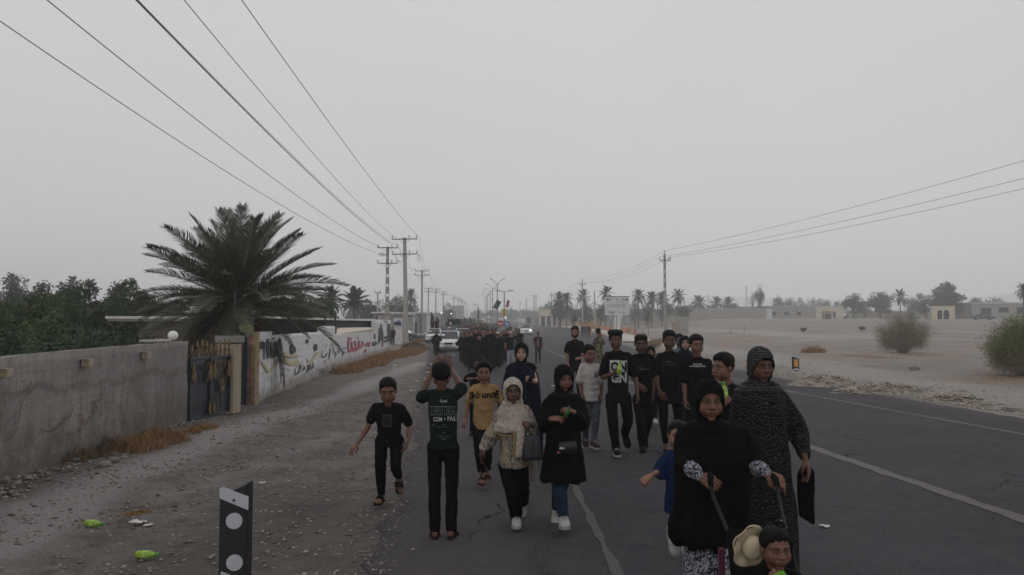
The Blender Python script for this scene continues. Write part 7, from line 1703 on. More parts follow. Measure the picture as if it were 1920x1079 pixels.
p.robe([(742, 1043, 1069, .07), (748, 1031, 1082, .10), (757, 1025, 1089, .115), (775, 1023, 1091, .125), (805, 1026, 1088, .13), (830, 1023, 1089, .14), (860, 1018, 1094, .165), (895, 1012, 1099, .19), (900, 1013, 1098, .19)], m_blackc, extra=[([P(1030, 758), P(1020, 790, -.02), P(1023, 797, -.06), P(1034, 788, -.18)], [.065, .075, .072, .052]), ([P(1085, 758), P(1091, 788, -.02), P(1090, 797, -.05), P(1080, 779, -.16)], [.065, .075, .072, .052])], folds=.02, nf=7, seed=4, name='coat', vox=.011, wr=(.007, (6, 6, 9)))
kl, al = P(1049, 925, -.06), P(1056, 968, .0); kr, ar = P(1048, 925, .05), P(1044, 952, .42)
hl2, hr2 = P(1049, 868), P(1062, 868); limb(p.body, [hl2, kl, al], [.07, .05, .035]); limb(p.body, [hr2, kr, ar], [.07, .05, .035])
b = MB(); limb(b, [hl2, kl, kl.lerp(al, .5), al + V3(0, 0, .01)], [.085, .066, .058, .050]); limb(b, [hr2, kr, ar + V3(0, 0, .01)], [.08, .062, .05]); p.make('jeans', b, m_jeanb, wr=(.006, (9, 9, 16)), seed=5)
p.foot(al + V3(0, 0, -.005), (.03, -1, .12), (0, .12, 1), m=m_wshoe, m2=m_wsole, size=1.2); p.foot(ar, (-.1, -.75, -.62), (0, -.6, .75), m=m_wshoe, m2=m_wsole, size=1.1)
p.finish()
ob = bottle(P(1060, 783, -.27) + p.o, (R(10), R(20), 0), 'small dark green drink bottle held by the girl in the black coat', .55)
for c_ in ob.children:
    c_.data.materials.clear(); c_.data.materials.append(mat('dark_green_plastic', (.04, .12, .02), rough=.3))
o = empty('waist_bag', P(1064, 850, -.19) + p.o, R(8), 'dark shiny purse worn at the hip of the girl in the black coat', 'purse')
b = MB(); loft(b, [(V3(0, 0, 0), V3(.075, 0, 0), V3(0, .03, 0)), (V3(0, 0, .05), V3(.082, 0, 0), V3(0, .035, 0)), (V3(0, 0, .10), V3(.07, 0, 0), V3(0, .02, 0))], 20, .6); b.build('purse_body', m_bag, o, True)
MB().ball((-.055, -.035, .045), .019, 8, None, (1.3, .3, .6)).build('clasp', _M['bright_metal'], o); MB().ball((-.085, -.03, .01), .016, 8, None, (1, .5, .7)).build('pink_charm', cloth('pink', (.35, .12, .14)), o)

# 8. bearded man
p = Person(17.2, 'bearded man in a black short sleeved shirt walking behind the others', 'tan', 'male', 1.74, GB, 1078); P = p.P
p.head(1078, 613.5, 633, yaw=-8, hair='short', hairtop=.022, res=(60, 44)); sl, sr = P(1065, 644), P(1091, 644); hl, hr = P(1070.5, 690), P(1086, 690); p.torso(hl, hr, sl, sr)
el, wl = P(1061.5, 664), P(1065, 682, -.05); er, wr_ = P(1096, 664, .05), P(1090, 672, -.18); p.arm(sl, el, wl); p.arm(sr, er, wr_); p.hand(wl, (.1, -.1, -1), (-1, 0, 0), -1); p.hand(wr_, (-.8, -.3, 0), (0, -.5, .8), 1, curl=.6)
kl, al = P(1070, 725), P(1069, 757); kr, ar = P(1086, 725, -.1), P(1088, 752, .1); p.leg(hl, kl, al); p.leg(hr, kr, ar)
p.shirt(m_blackc, [([sl, sl.lerp(el, .7)], .075), ([sr, sr.lerp(er, .7)], .075)], hem=-.1, loose=.016); p.trousers(m_blackc, [(hl, kl, al), (hr, kr, ar)]); p.foot(al, (0, -1, 0), m=m_dshoe); p.foot(ar, (0, -1, 0), m=m_dshoe)
r_, D_, Fq_ = head_data('male', (64, 48)); V_ = ORG + D_ * r_[:, None]; a_ = np.abs(np.arctan2(V_[:, 0], -V_[:, 1])); bm_ = ((V_[:, 2] < -.045 + .02 * (a_ > .5) + .03 * (a_ > .8)) & (V_[:, 2] > -.12) & (a_ < 1.5)) & ~((np.abs(V_[:, 0]) < .022) & (V_[:, 2] > -.070) & (V_[:, 2] < -.052)); V2_ = V_ + D_ * (.006 * bm_)[:, None]
link('beard', np_mesh(p.xf(V2_, p.hM), Fq_[bm_[Fq_].all(1)], m_hair, True), p.root); p.finish(.014)

# 9. boy in the white tee
p = Person(11.3, 'boy in white tee and grey blue jeans looking aside', 'brown', 'male', 1.50, GB, 1106); P = p.P
p.head(1104.5, 649, 679.5, yaw=24, pitch=4, hair='short', hairtop=.020, res=(72, 56)); sl, sr = P(1090, 688), P(1122, 688); hl, hr = P(1099, 746), P(1118, 746); p.torso(hl, hr, sl, sr)
el, wl = P(1087, 719), P(1091.5, 745, -.06); er, wr_ = P(1128, 718), P(1128, 742); p.arm(sl, el, wl); p.arm(sr, er, wr_); p.hand(wl, (.15, -.1, -1), (-1, -.2, 0), -1); p.hand(wr_, (0, -.1, -1), (1, 0, 0), 1)
kl, al = P(1100, 785, -.03), P(1097.5, 820, .25); kr, ar = P(1117, 785, -.05), P(1113, 828); p.leg(hl, kl, al); p.leg(hr, kr, ar)
p.shirt(m_white_c, [([sl, sl.lerp(el, .5), sl.lerp(el, .85)], .080), ([sr, sr.lerp(er, .5), sr.lerp(er, .85)], .080)], hem=-.10, hemf=1.08, loose=.016, seed=15, wr=(.011, (6, 6, 11)))
p.trousers(m_jean, [(hl, kl, al), (hr, kr, ar)], r=(.10, .078, .066), seed=16, wr=(.010, (8, 8, 12)))
p.foot(al, (-.05, -.9, -.3), (0, -.3, .9), m=m_brownsand, m2=m_wsole, size=1.2); p.foot(ar, (.25, -1, 0), m=m_brownsand, m2=m_wsole, size=1.2)
p.print_on(p.shirt_o, [((1118 + 5 * math.cos(a), 703 + 7 * math.sin(a)), (1118 + 3.5 * math.cos(a + .5), 703 + 5 * math.sin(a + .5)), (1118, 703)) for a in np.arange(0, 6.28, .5)], m_print_g); p.finish()

# 10. man in camouflage, back turned
p = Person(26, 'man in camouflage clothes standing with raised hands behind the walkers', 'brown', 'male', 1.72, GB, 1122); P = p.P
p.head(1122, 616.5, 629, yaw=150, hair='short', res=(48, 36)); sl, sr = P(1115, 637), P(1130, 637); hl, hr = P(1117, 667), P(1127, 667); p.torso(hl, hr, sl, sr)
el, wl = P(1114, 648, .1), P(1120, 633, .2); er, wr_ = P(1132, 645, .1), P(1126.5, 632, .2); p.arm(sl, el, wl); p.arm(sr, er, wr_); p.hand(wl, (.3, 0, 1), (0, -1, 0), 1); p.hand(wr_, (-.3, 0, 1), (0, -1, 0), 1)
kl, al = P(1117, 689), P(1117, 706); kr, ar = P(1127, 689), P(1127, 706); p.leg(hl, kl, al); p.leg(hr, kr, ar)
p.shirt(m_khaki, [([sl, el, el.lerp(wl, .5)], .065), ([sr, er, er.lerp(wr_, .5)], .065)], hem=-.15, loose=.02); p.trousers(m_khaki, [(hl, kl, al), (hr, kr, ar)]); p.foot(al, (0, 1, 0), m=m_dshoe); p.foot(ar, (0, 1, 0), m=m_dshoe); p.finish(.016)

# 11. teenager with the big white print
p = Person(10.75, 'teenager with tall flat topped hair and a large white print on his black tee', 'dark', 'male', 1.72, GB, 1156); P = p.P
p.head(1154, 622, 653, yaw=0, pitch=4, hair='flat', hairtop=.040, res=(84, 64)); sl, sr = P(1136, 667), P(1180, 667); hl, hr = P(1146, 745), P(1172, 745); p.torso(hl, hr, sl, sr)
el, wl = P(1128.5, 709, .02), P(1149, 701, -.22); er, wr_ = P(1191, 706, .02), P(1195.5, 738, -.05); p.arm(sl, el, wl, (.050, .042, .040, .027)); p.arm(sr, er, wr_, (.050, .042, .040, .027))
p.hand(wl, (1, -.2, .35), (0, -.75, -.6), -1, curls=[.7, .8, .9, 1.], size=1.05); p.hand(wr_, (.1, -.15, -1), (1, 0, 0), 1, curl=.5)
kl, al = P(1149, 792, -.10), P(1155, 841, 0); kr, ar = P(1178, 789, -.02), P(1172, 812, .42); p.leg(hl, kl, al); p.leg(hr, kr, ar)
p.shirt(m_blackc2, [([sl, sl.lerp(el, .5), sl.lerp(el, .80)], .076), ([sr, sr.lerp(er, .5), sr.lerp(er, .85)], .076)], hem=-.13, hemf=1.04, loose=.018, seed=20)
p.trousers(m_blackc, [(hl, kl, al), (hr, kr, ar)], r=(.105, .086, .066), seed=21); p.foot(al, (0, -1, 0), m=m_dshoe, m2=m_wsole, size=1.05); p.foot(ar, (.25, -.35, -.9), (0, -.9, .35), m=m_dshoe, m2=m_dshoe, size=1.05)
so_ = p.shirt_o; p.print_on(so_, rect_tris(1143.5, 676, 1175.5, 698, 12, .8, 3, -0.) , m_print_w, 'print_panel'); p.print_on(so_, text_tris('ON', 1160, 688, 30, 19, bold=.04), m_blackc, off=.008)
p.print_on(so_, text_tris('GN', 1160.5, 709, 30, 19, bold=.05), m_print_w, off=.006); p.finish()
bottle(P(1160, 702, -.30) + p.o, (0, R(8), 0), 'lime green drink bottle held in front of the large white print', .95)

# 12. dark teenager in black
p = Person(11.2, 'slim teenager in black tee with a faint line drawing on it', 'deep', 'male', 1.66, GB, 1206); P = p.P
p.head(1202, 629, 661.5, yaw=-4, pitch=6, hair='flat', hairtop=.014, res=(72, 56)); sl, sr = P(1188, 670), P(1222, 670); hl, hr = P(1196, 748), P(1217, 748); p.torso(hl, hr, sl, sr)
el, wl = P(1184, 706, .05), P(1200, 722, -.20); er, wr_ = P(1226, 708), P(1225, 738, -.05); p.arm(sl, el, wl); p.arm(sr, er, wr_); p.hand(wl, (.5, -.4, -.65), (0, -.8, .5), -1, curl=.6, size=1.05); p.hand(wr_, (-.05, -.1, -1), (1, 0, 0), 1)
kl, al = P(1202, 790, -.10), P(1204, 835, 0); kr, ar = P(1215, 788), P(1209, 818, .42); p.leg(hl, kl, al); p.leg(hr, kr, ar)
p.shirt(m_blackc, [([sl, sl.lerp(el, .5), sl.lerp(el, .85)], .070), ([sr, sr.lerp(er, .5), sr.lerp(er, .85)], .07)], hem=-.14, hemf=1.08, loose=.014, seed=22); p.trousers(m_blackc2, [(hl, kl, al), (hr, kr, ar)], r=(.105, .088, .066), seed=23); p.foot(al, (-.1, -1, 0), m=m_dshoe); p.foot(ar, (0, -.5, -.85), (0, -.85, .5), m=m_dshoe)
for a, c, e, f_ in ((1195, 692, 1204, 684), (1196, 694, 1210, 689), (1204, 684, 1206, 690), (1200, 694, 1218, 691)):
    p.print_on(p.shirt_o, [((a + (e - a) * t, c + (f_ - c) * t), (a + (e - a) * (t + .12), c + (f_ - c) * (t + .12)), (a + (e - a) * (t + .12), c + (f_ - c) * (t + .12) + .9), (a + (e - a) * t, c + (f_ - c) * t + .9)) for t in np.arange(0, .9, .12)], m_print_g)
p.finish()

# 13. small woman behind
p = Person(14, 'small figure in a dark scarf whose face shows between two teenagers in black', 'tan', 'female', 1.5, GB, 1219); P = p.P
p.head(1219.5, 651, 673, hair=None, res=(48, 36)); p.scarf(m_blackc2, w_=.058, top=.06, drape=[(1219, 680, .15, .12, .02)]); p.robe([(676, 1212, 1227, .1), (684, 1206, 1233, .13), (710, 1204, 1234, .15), (760, 1206, 1232, .16), (790, 1207, 1231, .17)], m_blackc, name='chador', vox=.02); limb(p.body, [p.neck_top, P(1219, 682), P(1219, 700)], [.05, .06, .1])
p.foot(P(1227, 785, -.1) + V3(0, 0, .0), (0, -1, 0), m=m_wshoe, m2=m_wsole); p.finish(.015)

# 14. teenager in black with small text
p = Person(11.2, 'teenager in black tee with two lines of small faint text and narrow black trousers', 'dark', 'male', 1.73, GB, 1254); P = p.P
p.head(1255, 623, 654, yaw=-3, pitch=5, hair='short', hairtop=.026, res=(84, 64)); sl, sr = P(1234, 668), P(1275, 668); hl, hr = P(1243, 747), P(1268, 747); p.torso(hl, hr, sl, sr)
el, wl = P(1228, 705), P(1237, 735, -.10); er, wr_ = P(1281, 708), P(1283.5, 738, -.04); p.arm(sl, el, wl); p.arm(sr, er, wr_); p.hand(wl, (.4, -.3, -1), (-.9, -.5, 0), -1, curl=.5, size=1.05); p.hand(wr_, (0, -.1, -1), (1, 0, 0), 1, curl=.5)
kl, al = P(1244, 790, -.12), P(1248, 831, -.02); kr, ar = P(1273, 788, .05), P(1282, 815, .3); p.leg(hl, kl, al); p.leg(hr, kr, ar)
p.shirt(m_blackc2, [([sl, sl.lerp(el, .5), sl.lerp(el, .80)], .072), ([sr, sr.lerp(er, .5), sr.lerp(er, .80)], .072)], hem=-.12, hemf=1.08, loose=.018, seed=24); p.trousers(m_blackc, [(hl, kl, al), (hr, kr, ar)], r=(.102, .070, .048), seed=25)
p.foot(al, (-.1, -1, -.05), style='bare', m=m_brownsand, size=1.05); p.foot(ar, (0, -1, 0), style='sandal', m=m_brownsand)
p.print_on(p.shirt_o, text_tris('acne', 1253, 678.5, 9, 2.6, bold=.01), m_print_g); p.print_on(p.shirt_o, text_tris('connected everywhere', 1254, 684, 26, 2.4), m_print_g); p.finish()

# 15, 16. man and woman behind
p = Person(15.5, 'man in grey blue shirt half hidden behind the teenagers in black', 'dark', 'male', 1.74, GB, 1272); P = p.P
p.head(1274, 627.5, 650, yaw=6, hair='short', res=(48, 36)); sl, sr = P(1261, 659), P(1289, 659); hl, hr = P(1267, 705), P(1283, 705); p.torso(hl, hr, sl, sr); el, wl = P(1259, 683), P(1260, 705); er, wr_ = P(1291, 683), P(1291, 703); p.arm(sl, el, wl); p.arm(sr, er, wr_); p.hand(wl, (0, 0, -1), (-1, 0, 0), -1); p.hand(wr_, (0, 0, -1), (1, 0, 0), 1)
kl, al = P(1267, 745), P(1267, 775); kr, ar = P(1283, 745), P(1283, 775); p.leg(hl, kl, al); p.leg(hr, kr, ar); p.shirt(cloth('grey_blue_shirt', (.10, .12, .16)), [([sl, el, wl], .05), ([sr, er, wr_], .05)]); p.trousers(m_blackc, [(hl, kl, al), (hr, kr, ar)]); p.foot(al, (0, -1, 0), m=m_dshoe); p.foot(ar, (0, -1, 0), m=m_dshoe); p.finish(.015)
p = Person(14.2, 'woman in black chador looking out over the shoulders of two teenagers in black', 'light', 'female', 1.66, GB, 1284); P = p.P
p.head(1284, 632, 655.5, yaw=-6, hair=None, res=(60, 44)); p.scarf(m_navy, w_=.062, top=.060, th=.020, drape=[(1284, 662, .14, .12, .02)]); p.robe([(657, 1275, 1293, .1), (664, 1266, 1301, .13), (690, 1262, 1306, .16), (730, 1264, 1304, .17), (790, 1265, 1303, .18)], m_navy, name='chador', vox=.02); limb(p.body, [p.neck_top, P(1284, 665), P(1284, 690)], [.05, .06, .1]); p.finish(.015)

# 17. teenager at the right end of the row
p = Person(10.6, 'young man in black tee with small white lettering, right end of the row', 'brown', 'male', 1.72, GB, 1308); P = p.P
p.head(1306, 631, 663.5, yaw=2, pitch=2, hair='short', hairtop=.026, res=(84, 64)); sl, sr = P(1288, 680), P(1330, 680); hl, hr = P(1297, 765), P(1323, 765); p.torso(hl, hr, sl, sr)
el, wl = P(1283, 720), P(1285, 750, -.04); er, wr_ = P(1337, 722), P(1338, 755); p.arm(sl, el, wl); p.arm(sr, er, wr_); p.hand(wl, (0, -.1, -1), (-1, 0, 0), -1, curl=.6); p.hand(wr_, (0, -.1, -1), (1, 0, 0), 1)
kl, al = P(1297, 812), P(1296, 852); kr, ar = P(1323, 812), P(1324, 850, .2); p.leg(hl, kl, al); p.leg(hr, kr, ar)
p.shirt(m_blackc, [([sl, sl.lerp(el, .5), sl.lerp(el, .80)], .074), ([sr, sr.lerp(er, .5), sr.lerp(er, .80)], .074)], hem=-.12, loose=.018, seed=26); p.trousers(m_blackc2, [(hl, kl, al), (hr, kr, ar)], seed=27); p.foot(al, (0, -1, 0), m=m_dshoe); p.foot(ar, (0, -1, 0), m=m_dshoe)
p.print_on(p.shirt_o, text_tris('NICE GUYS', 1308, 683.5, 17, 3, bold=.03), m_print_w); p.print_on(p.shirt_o, text_tris('ALWAYS EVERYWHERE', 1308, 687.2, 30, 2.8, bold=.03), m_print_w); p.finish()

# 18. boy with head turned, bottle
p = Person(6.9, 'boy in black with his head turned left, behind the woman with the stroller', 'brown', 'male', 1.55, GB, 1364); P = p.P
p.head(1355, 666, 713, yaw=-62, pitch=2, dy=-.02, hair='short', hairtop=.022, wide=1.02); sl, sr = P(1338, 735), P(1392, 732); hl, hr = P(1348, 835), P(1382, 835); p.torso(hl, hr, sl, sr)
el, wl = P(1334, 785), P(1352, 762, -.24); er, wr_ = P(1398, 785), P(1396, 825); p.arm(sl, el, wl); p.arm(sr, er, wr_); p.hand(wl, (.4, -.3, .6), (-.5, -.8, .2), -1, curl=.8); p.hand(wr_, (0, 0, -1), (1, 0, 0), 1)
kl, al = P(1348, 912), P(1348, 975); kr, ar = P(1380, 912), P(1382, 975); p.leg(hl, kl, al); p.leg(hr, kr, ar); p.shirt(m_blackc2, [([sl, sl.lerp(el, .7)], .072), ([sr, sr.lerp(er, .7)], .072)], loose=.016, seed=28); p.trousers(m_blackc, [(hl, kl, al), (hr, kr, ar)]); p.foot(al, (0, -1, 0), m=m_dshoe); p.foot(ar, (0, -1, 0), m=m_dshoe); p.finish()
bottle(P(1359, 757, -.24) + p.o, (0, R(-3), 0), 'neon green topped bottle held up by the boy with his head turned', 1.0)

# 19. child in blue behind the woman with the stroller
p = Person(5.45, 'child in dark blue mostly hidden behind the woman with the stroller, arm stretched out', 'tan', 'child', 1.12, GB, 1266); P = p.P
p.head(1271, 793, 840, yaw=-10, hair='short', res=(60, 44)); sl, sr = P(1258, 853), P(1288, 853); hl, hr = P(1262, 925), P(1286, 925); p.torso(hl, hr, sl, sr)
el, wl = P(1240, 882, -.02), P(1220, 893, -.06); er, wr_ = P(1296, 885), P(1298, 915); p.arm(sl, el, wl, (.044, .042, .038, .028)); p.arm(sr, er, wr_); p.hand(wl, P(1205, 903, -.1) - wl, (-.2, -.6, .75), -1, curl=.75, size=1.15); p.hand(wr_, (0, 0, -1), (1, 0, 0), 1)
kl, al = P(1264, 975), P(1262, 1003, .15); kr, ar = P(1286, 980), P(1286, 1020); p.leg(hl, kl, al); p.leg(hr, kr, ar)
p.robe([(846, 1262, 1282, .07), (852, 1252, 1292, .09), (875, 1251, 1294, .11), (920, 1250, 1298, .13), (962, 1249, 1304, .15)], m_blue_c, extra=[([P(1257, 856), P(1246, 872), P(1240, 884)], [.05, .058, .062])], name='dress', vox=.010, folds=.012)
p.foot(P(1262, 1000, .10), (.12, -.35, -.92), (0, -.92, .35), m=m_wshoe, m2=m_wsole, size=1.2); p.foot(ar, (0, -1, 0), m=m_wshoe, m2=m_wsole, size=1.1); p.finish()

# 20. woman in black chador pushing the stroller
p = Person(4.62, 'woman in a black chador pushing a folding stroller with both hands', 'brown', 'female', 1.53, GB, 1330); P = p.P
p.head(1330, 717, 784, yaw=-3, pitch=7, dy=-.04, hair=None, res=(110, 84))
p.scarf(m_blackc, th=.011, w_=.068, top=.058, bot=-.108, drape=[(1331, 796, .115, .11, .0), (1332, 812, .17, .13, .02)], amp=.005)
wl, wr_ = P(1312, 894, -.24), P(1437, 889, -.26); el, er = P(1283, 868, -.02), P(1412, 868, -.04)
p.arm(P(1298, 826), el, wl); p.arm(P(1376, 826), er, wr_); limb(p.body, [P(1330, 815, .02), P(1333, 1000), P(1338, 1110)], [.08, .09, .1])
p.robe([(786, 1310, 1352, .07, .03), (793, 1288, 1374, .10, .03), (803, 1277, 1388, .12, .03), (822, 1271, 1400, .14, .02), (860, 1268, 1408, .15), (905, 1266, 1408, .16), (950, 1260, 1404, .17), (985, 1252, 1398, .18), (1004, 1252, 1396, .185), (1018, 1262, 1392, .185)], m_blackc,
    extra=[([P(1285, 815), P(1281, 850, -.03), P(1291, 880, -.16)], [.058, .062, .048]), ([P(1388, 815), P(1412, 852, -.03), P(1421, 876, -.15)], [.058, .062, .050])], folds=.020, nf=8, seed=7, name='chador', vox=.011, wr=(.007, (5, 5, 8)))
b = MB(); limb(b, [P(1290, 876, -.15), P(1302, 884, -.21), P(1310, 892, -.24)], [.044, .044, .030]); p.make('sleeve_cuff', b, m_floral, vox=.007, wr=(.006, (20, 20, 20)))
b = MB(); limb(b, [P(1419, 878, -.14), P(1428, 880, -.21), P(1438, 887, -.26)], [.046, .044, .030]); p.make('sleeve_cuff', b, m_floral, vox=.007, wr=(.006, (20, 20, 20)))
p.hand(wl, (.8, -.25, -.42), (.0, -.85, .5), -1, curls=[.55, .65, .7, .75], size=1.12, thumb=.3); p.hand(wr_, (.72, -.25, -.35), (.15, -.62, .75), 1, curls=[.42, .8, .85, .9], size=1.12, thumb=.8)
b = MB(); loft(b, [ringq for ringq in [((P(1285, 1000) + P(1385, 1000)) / 2, (P(1385, 1000) - P(1285, 1000)) / 2, V3(0, .15, 0)), ((P(1282, 1060) + P(1390, 1060)) / 2, (P(1390, 1060) - P(1282, 1060)) / 2, V3(0, .17, 0)), ((P(1284, 1150) + P(1392, 1150)) / 2, (P(1392, 1150) - P(1284, 1150)) / 2, V3(0, .18, 0))]], 28)
limb(b, [P(1310, 1100), P(1308, 1158)], [.09, .08]); p.make('skirt', b, m_floral, vox=.012, wr=(.010, (7, 7, 3)))
limb(p.body, [P(1315, 1100), P(1315, 1162)], [.06, .035]); limb(p.body, [P(1362, 1100), P(1362, 1162, .2)], [.06, .035]); limb(p.body, [P(1330, 800, .02), p.neck_top], [.06, .05]); limb(p.body, [P(1302, 822), P(1330, 812), P(1372, 822)], [.04, .05, .04])
p.foot(P(1315, 1160), (0, -1, 0), m=m_dshoe); p.foot(P(1362, 1160, .2), (0, -1, 0), m=m_dshoe); woman = p; p.finish()

# 21. tall woman in the striped black robe
p = Person(5.25, 'tall woman in black robe and scarf with fine wavy grey stripes', 'dark', 'female', 1.66, GB, 1432); P = p.P
p.head(1426, 655, 713, yaw=10, pitch=11, dy=-.04, hair=None, res=(110, 84))
p.scarf(m_zebra_h, th=.010, w_=.070, top=.060, bot=-.108, drape=[(1424, 722, .13, .115, .0), (1424, 736, .18, .13, .01)], amp=.004)
b = MB(); r_, D_, Fq_ = head_data('female', (96, 72)); V_ = ORG + D_ * (r_ + .004)[:, None]; m_ = (V_[:, 1] < -.02) & (V_[:, 2] > .046) & (V_[:, 2] < .085); link('under_scarf', np_mesh(p.xf(V_, p.hM), Fq_[m_[Fq_].all(1)], m_blackc, True), p.root)
wr_ = P(1510, 862, -.10); er = P(1497, 808, .03); p.arm(P(1455, 756), er, wr_); p.hand(wr_, P(1518, 893, -.14) - wr_, (.9, -.45, 0), 1, curls=[.25, .55, .65, .7], size=1.08)
p.robe([(712, 1408, 1444, .07, .02), (720, 1392, 1460, .10, .02), (730, 1382, 1468, .115, .02), (745, 1378, 1472, .135), (775, 1380, 1474, .145), (810, 1382, 1476, .15), (860, 1384, 1482, .155), (920, 1384, 1488, .165), (980, 1382, 1492, .175), (1050, 1372, 1494, .20), (1105, 1370, 1494, .21)], m_zebra,
    extra=[([P(1462, 744), P(1485, 785, .02), P(1499, 818, .02), P(1509, 852, -.06)], [.056, .064, .066, .052]), ([P(1390, 746), P(1384, 800, .05), P(1388, 850, .0)], [.056, .066, .05])], folds=.022, nf=6, seed=9, name='robe', vox=.011, wr=(.010, (5, 5, 6)))
limb(p.body, [P(1430, 1060), P(1424, 900), P(1424, 745), p.neck_top], [.08, .08, .06, .05]); limb(p.body, [P(1400, 756), P(1424, 745), P(1455, 756)], [.035, .05, .035]); limb(p.body, [P(1410, 1050), P(1410, 1100)], [.06, .035]); limb(p.body, [P(1450, 1050), P(1450, 1100)], [.06, .035])
p.foot(P(1410, 1100), (0, -1, 0), m=m_dshoe); p.foot(P(1450, 1100), (0, -1, 0), m=m_dshoe); p.finish()
bb_ = empty('shoulder_bag', P(1512, 985, .0) + p.o, R(-12), 'flat black bag hanging from the hand of the tall woman in the striped robe', 'bag'); k_ = 5.25 / F
b = MB(); b.prism([(-13 * k_, 18 * k_), (13 * k_, 2 * k_), (15 * k_, 100 * k_), (11 * k_, 106 * k_), (-9 * k_, 104 * k_), (-14 * k_, 92 * k_)], lambda u, v: (u, -.035, v), lambda u, v: (u, .035, v)); V_, F_, N_ = remesh(b, .008, 4); V_ = wrinkle(V_, N_, .006, (8, 8, 8)); me = bpy.data.meshes.new('m'); me.from_pydata(V_.tolist(), [], F_); me.materials.append(m_blackc); me.polygons.foreach_set('use_smooth', [True] * len(F_)); link('bag_body', me, bb_)
MB().tube([(-8 * k_, 0, 100 * k_), (-3 * k_, -.03, 116 * k_), (3 * k_, -.03, 116 * k_), (9 * k_, 0, 102 * k_)], .008, 6).build('strap', m_blackc, bb_)

# 22. toddler and stroller
p = Person(3.42, 'toddler with curly dark hair sitting in the stroller in a black top', 'tan', 'child', .86, GB, 1455); P = p.P
p.head(1455, 995, 1061, yaw=4, pitch=4, dy=-.02, hair='curly', hairtop=.012, wide=1.05, res=(110, 84)); p.skin = SK['brown']
tb = MB(); tb.ball(P(1462, 986, .02), .022, 10, None, (1, 1, 1.0)); tb.ball(P(1458, 980, .02), .014, 8); V_, F_, N_ = remesh(tb, .004, 1); V_ = wrinkle(V_, N_, .006, (60, 60, 60)); me = bpy.data.meshes.new('m'); me.from_pydata(V_.tolist(), [], F_); me.materials.append(m_hair); link('hair_tuft', me, p.root)
MB().tube([P(1462 + 4.5 * math.cos(a), 978 + 1.5 * math.sin(a), .02) for a in np.linspace(0, 6.28, 10)], .004, 6).build('hair_band', cloth('grey_band', (.25, .24, .24)), p.root)
sl, sr = P(1420, 1085), P(1492, 1085); hl, hr = P(1432, 1165, .05), P(1480, 1165, .05); p.k = .75; p.torso(hl, hr, sl, sr)
el, wl = P(1412, 1125, -.05), P(1440, 1098, -.20); er, wr_ = P(1500, 1125, -.05), P(1478, 1095, -.20); p.arm(sl, el, wl); p.arm(sr, er, wr_); p.hand(wl, (.8, -.1, .5), (-.2, -.9, .3), -1, curl=.7, size=.85); p.hand(wr_, (-.8, -.1, .5), (.2, -.9, .3), 1, curl=.7, size=.85)
kl, kr = P(1425, 1185, -.28), P(1488, 1185, -.28); al, ar = P(1425, 1265, -.36), P(1488, 1265, -.36); p.leg(hl, kl, al, (.075, .055, .05, .035)); p.leg(hr, kr, ar, (.075, .055, .05, .035))
p.shirt(m_blackc2, [([sl, sl.lerp(el, .8), el.lerp(wl, .5)], .052), ([sr, sr.lerp(er, .8), er.lerp(wr_, .5)], .052)], hem=-.05, loose=.014, seed=31); p.trousers(m_blackc, [(hl, kl, al), (hr, kr, ar)], r=(.08, .07, .05)); p.foot(al, (0, -1, 0), m=m_wshoe, size=.8); p.foot(ar, (0, -1, 0), m=m_wshoe, size=.8); p.finish(.008)
tod = p
m_limec = cloth('neon_green_wrap', (.10, .27, .03), .3, scale=25, rough=.5)
b = MB(); b.ball(P(1463, 1090, -.24), .030, 12, None, (1, .5, 1.2)); b.ball(P(1455, 1082, -.24), .016, 10, None, (1.3, .4, 1)); b.ball(P(1469, 1077, -.24), .014, 10, None, (.6, .4, 1.5)); V_, F_, N_ = remesh(b, .004, 2); V_ = wrinkle(V_, N_, .010, (26, 26, 26)); me = bpy.data.meshes.new('m'); me.from_pydata((V_ + np.array(p.o)).tolist(), [], F_); me.materials.append(m_limec); me.polygons.foreach_set('use_smooth', [True] * len(F_)); o = link('snack_wrapper', me); tag(o, 'crumpled neon green wrapper in the hands of the toddler', 'wrapper')
# sun hat hanging behind the toddler
c0 = P(1404, 1022, .05) + p.o; kx = 3.45 / F; nrm = V3(.22, -.93, -.28).normalized(); ux = V3(1, .24, 0).normalized(); uy = nrm.cross(ux).normalized(); n = 64; V = []; rs_ = [0, .12, .22, .27, .275, .30, .40, .55, .72, .88, 1.0]; hs_ = [.052, .051, .046, .030, .010, .002, 0, .001, .004, .009, .014]
for i, (r0_, h_) in enumerate(zip(rs_, hs_)):
    for k in range(n):
        a = 2 * math.pi * k / n; wv = (1 + .05 * math.sin(5 * a + .6) * r0_ ** 2); rr = r0_ * wv
        off_ = V3(0, 0, 0) + ux * (.13 * (1 - r0_)) * 33 * kx - uy * 0; V.append(tuple(c0 + (ux * math.cos(a) * 36 * kx + uy * math.sin(a) * 43 * kx) * (rr * 1.0 if i > 4 else rr * 1.9) * (1 if i > 5 else 1) + off_ + nrm * (h_ + .006 * math.sin(6 * a) * r0_ ** 2)))
m_ = len(rs_); Fq = [(i * n + k, i * n + (k + 1) % n, (i + 1) * n + (k + 1) % n, (i + 1) * n + k) for i in range(m_ - 1) for k in range(n)]
hat = link('sun_hat', np_mesh(V, Fq, cloth('cream_felt', (.50, .42, .29), .12, scale=10), True)); hat.modifiers.new('t', 'SOLIDIFY').thickness = .004; tag(hat, 'cream coloured sun hat with wavy brim hanging on the stroller beside the toddler', 'hat')
o = MB().tube([c0 + ux * (.13 * 33 * kx) * 0 + (ux * math.cos(a) * 36 * kx + uy * math.sin(a) * 43 * kx) * .93 + nrm * .014 for a in np.linspace(1.6, 3.3, 30)], .0016, 4).build('hat_stitching', m_dshoe, hat)
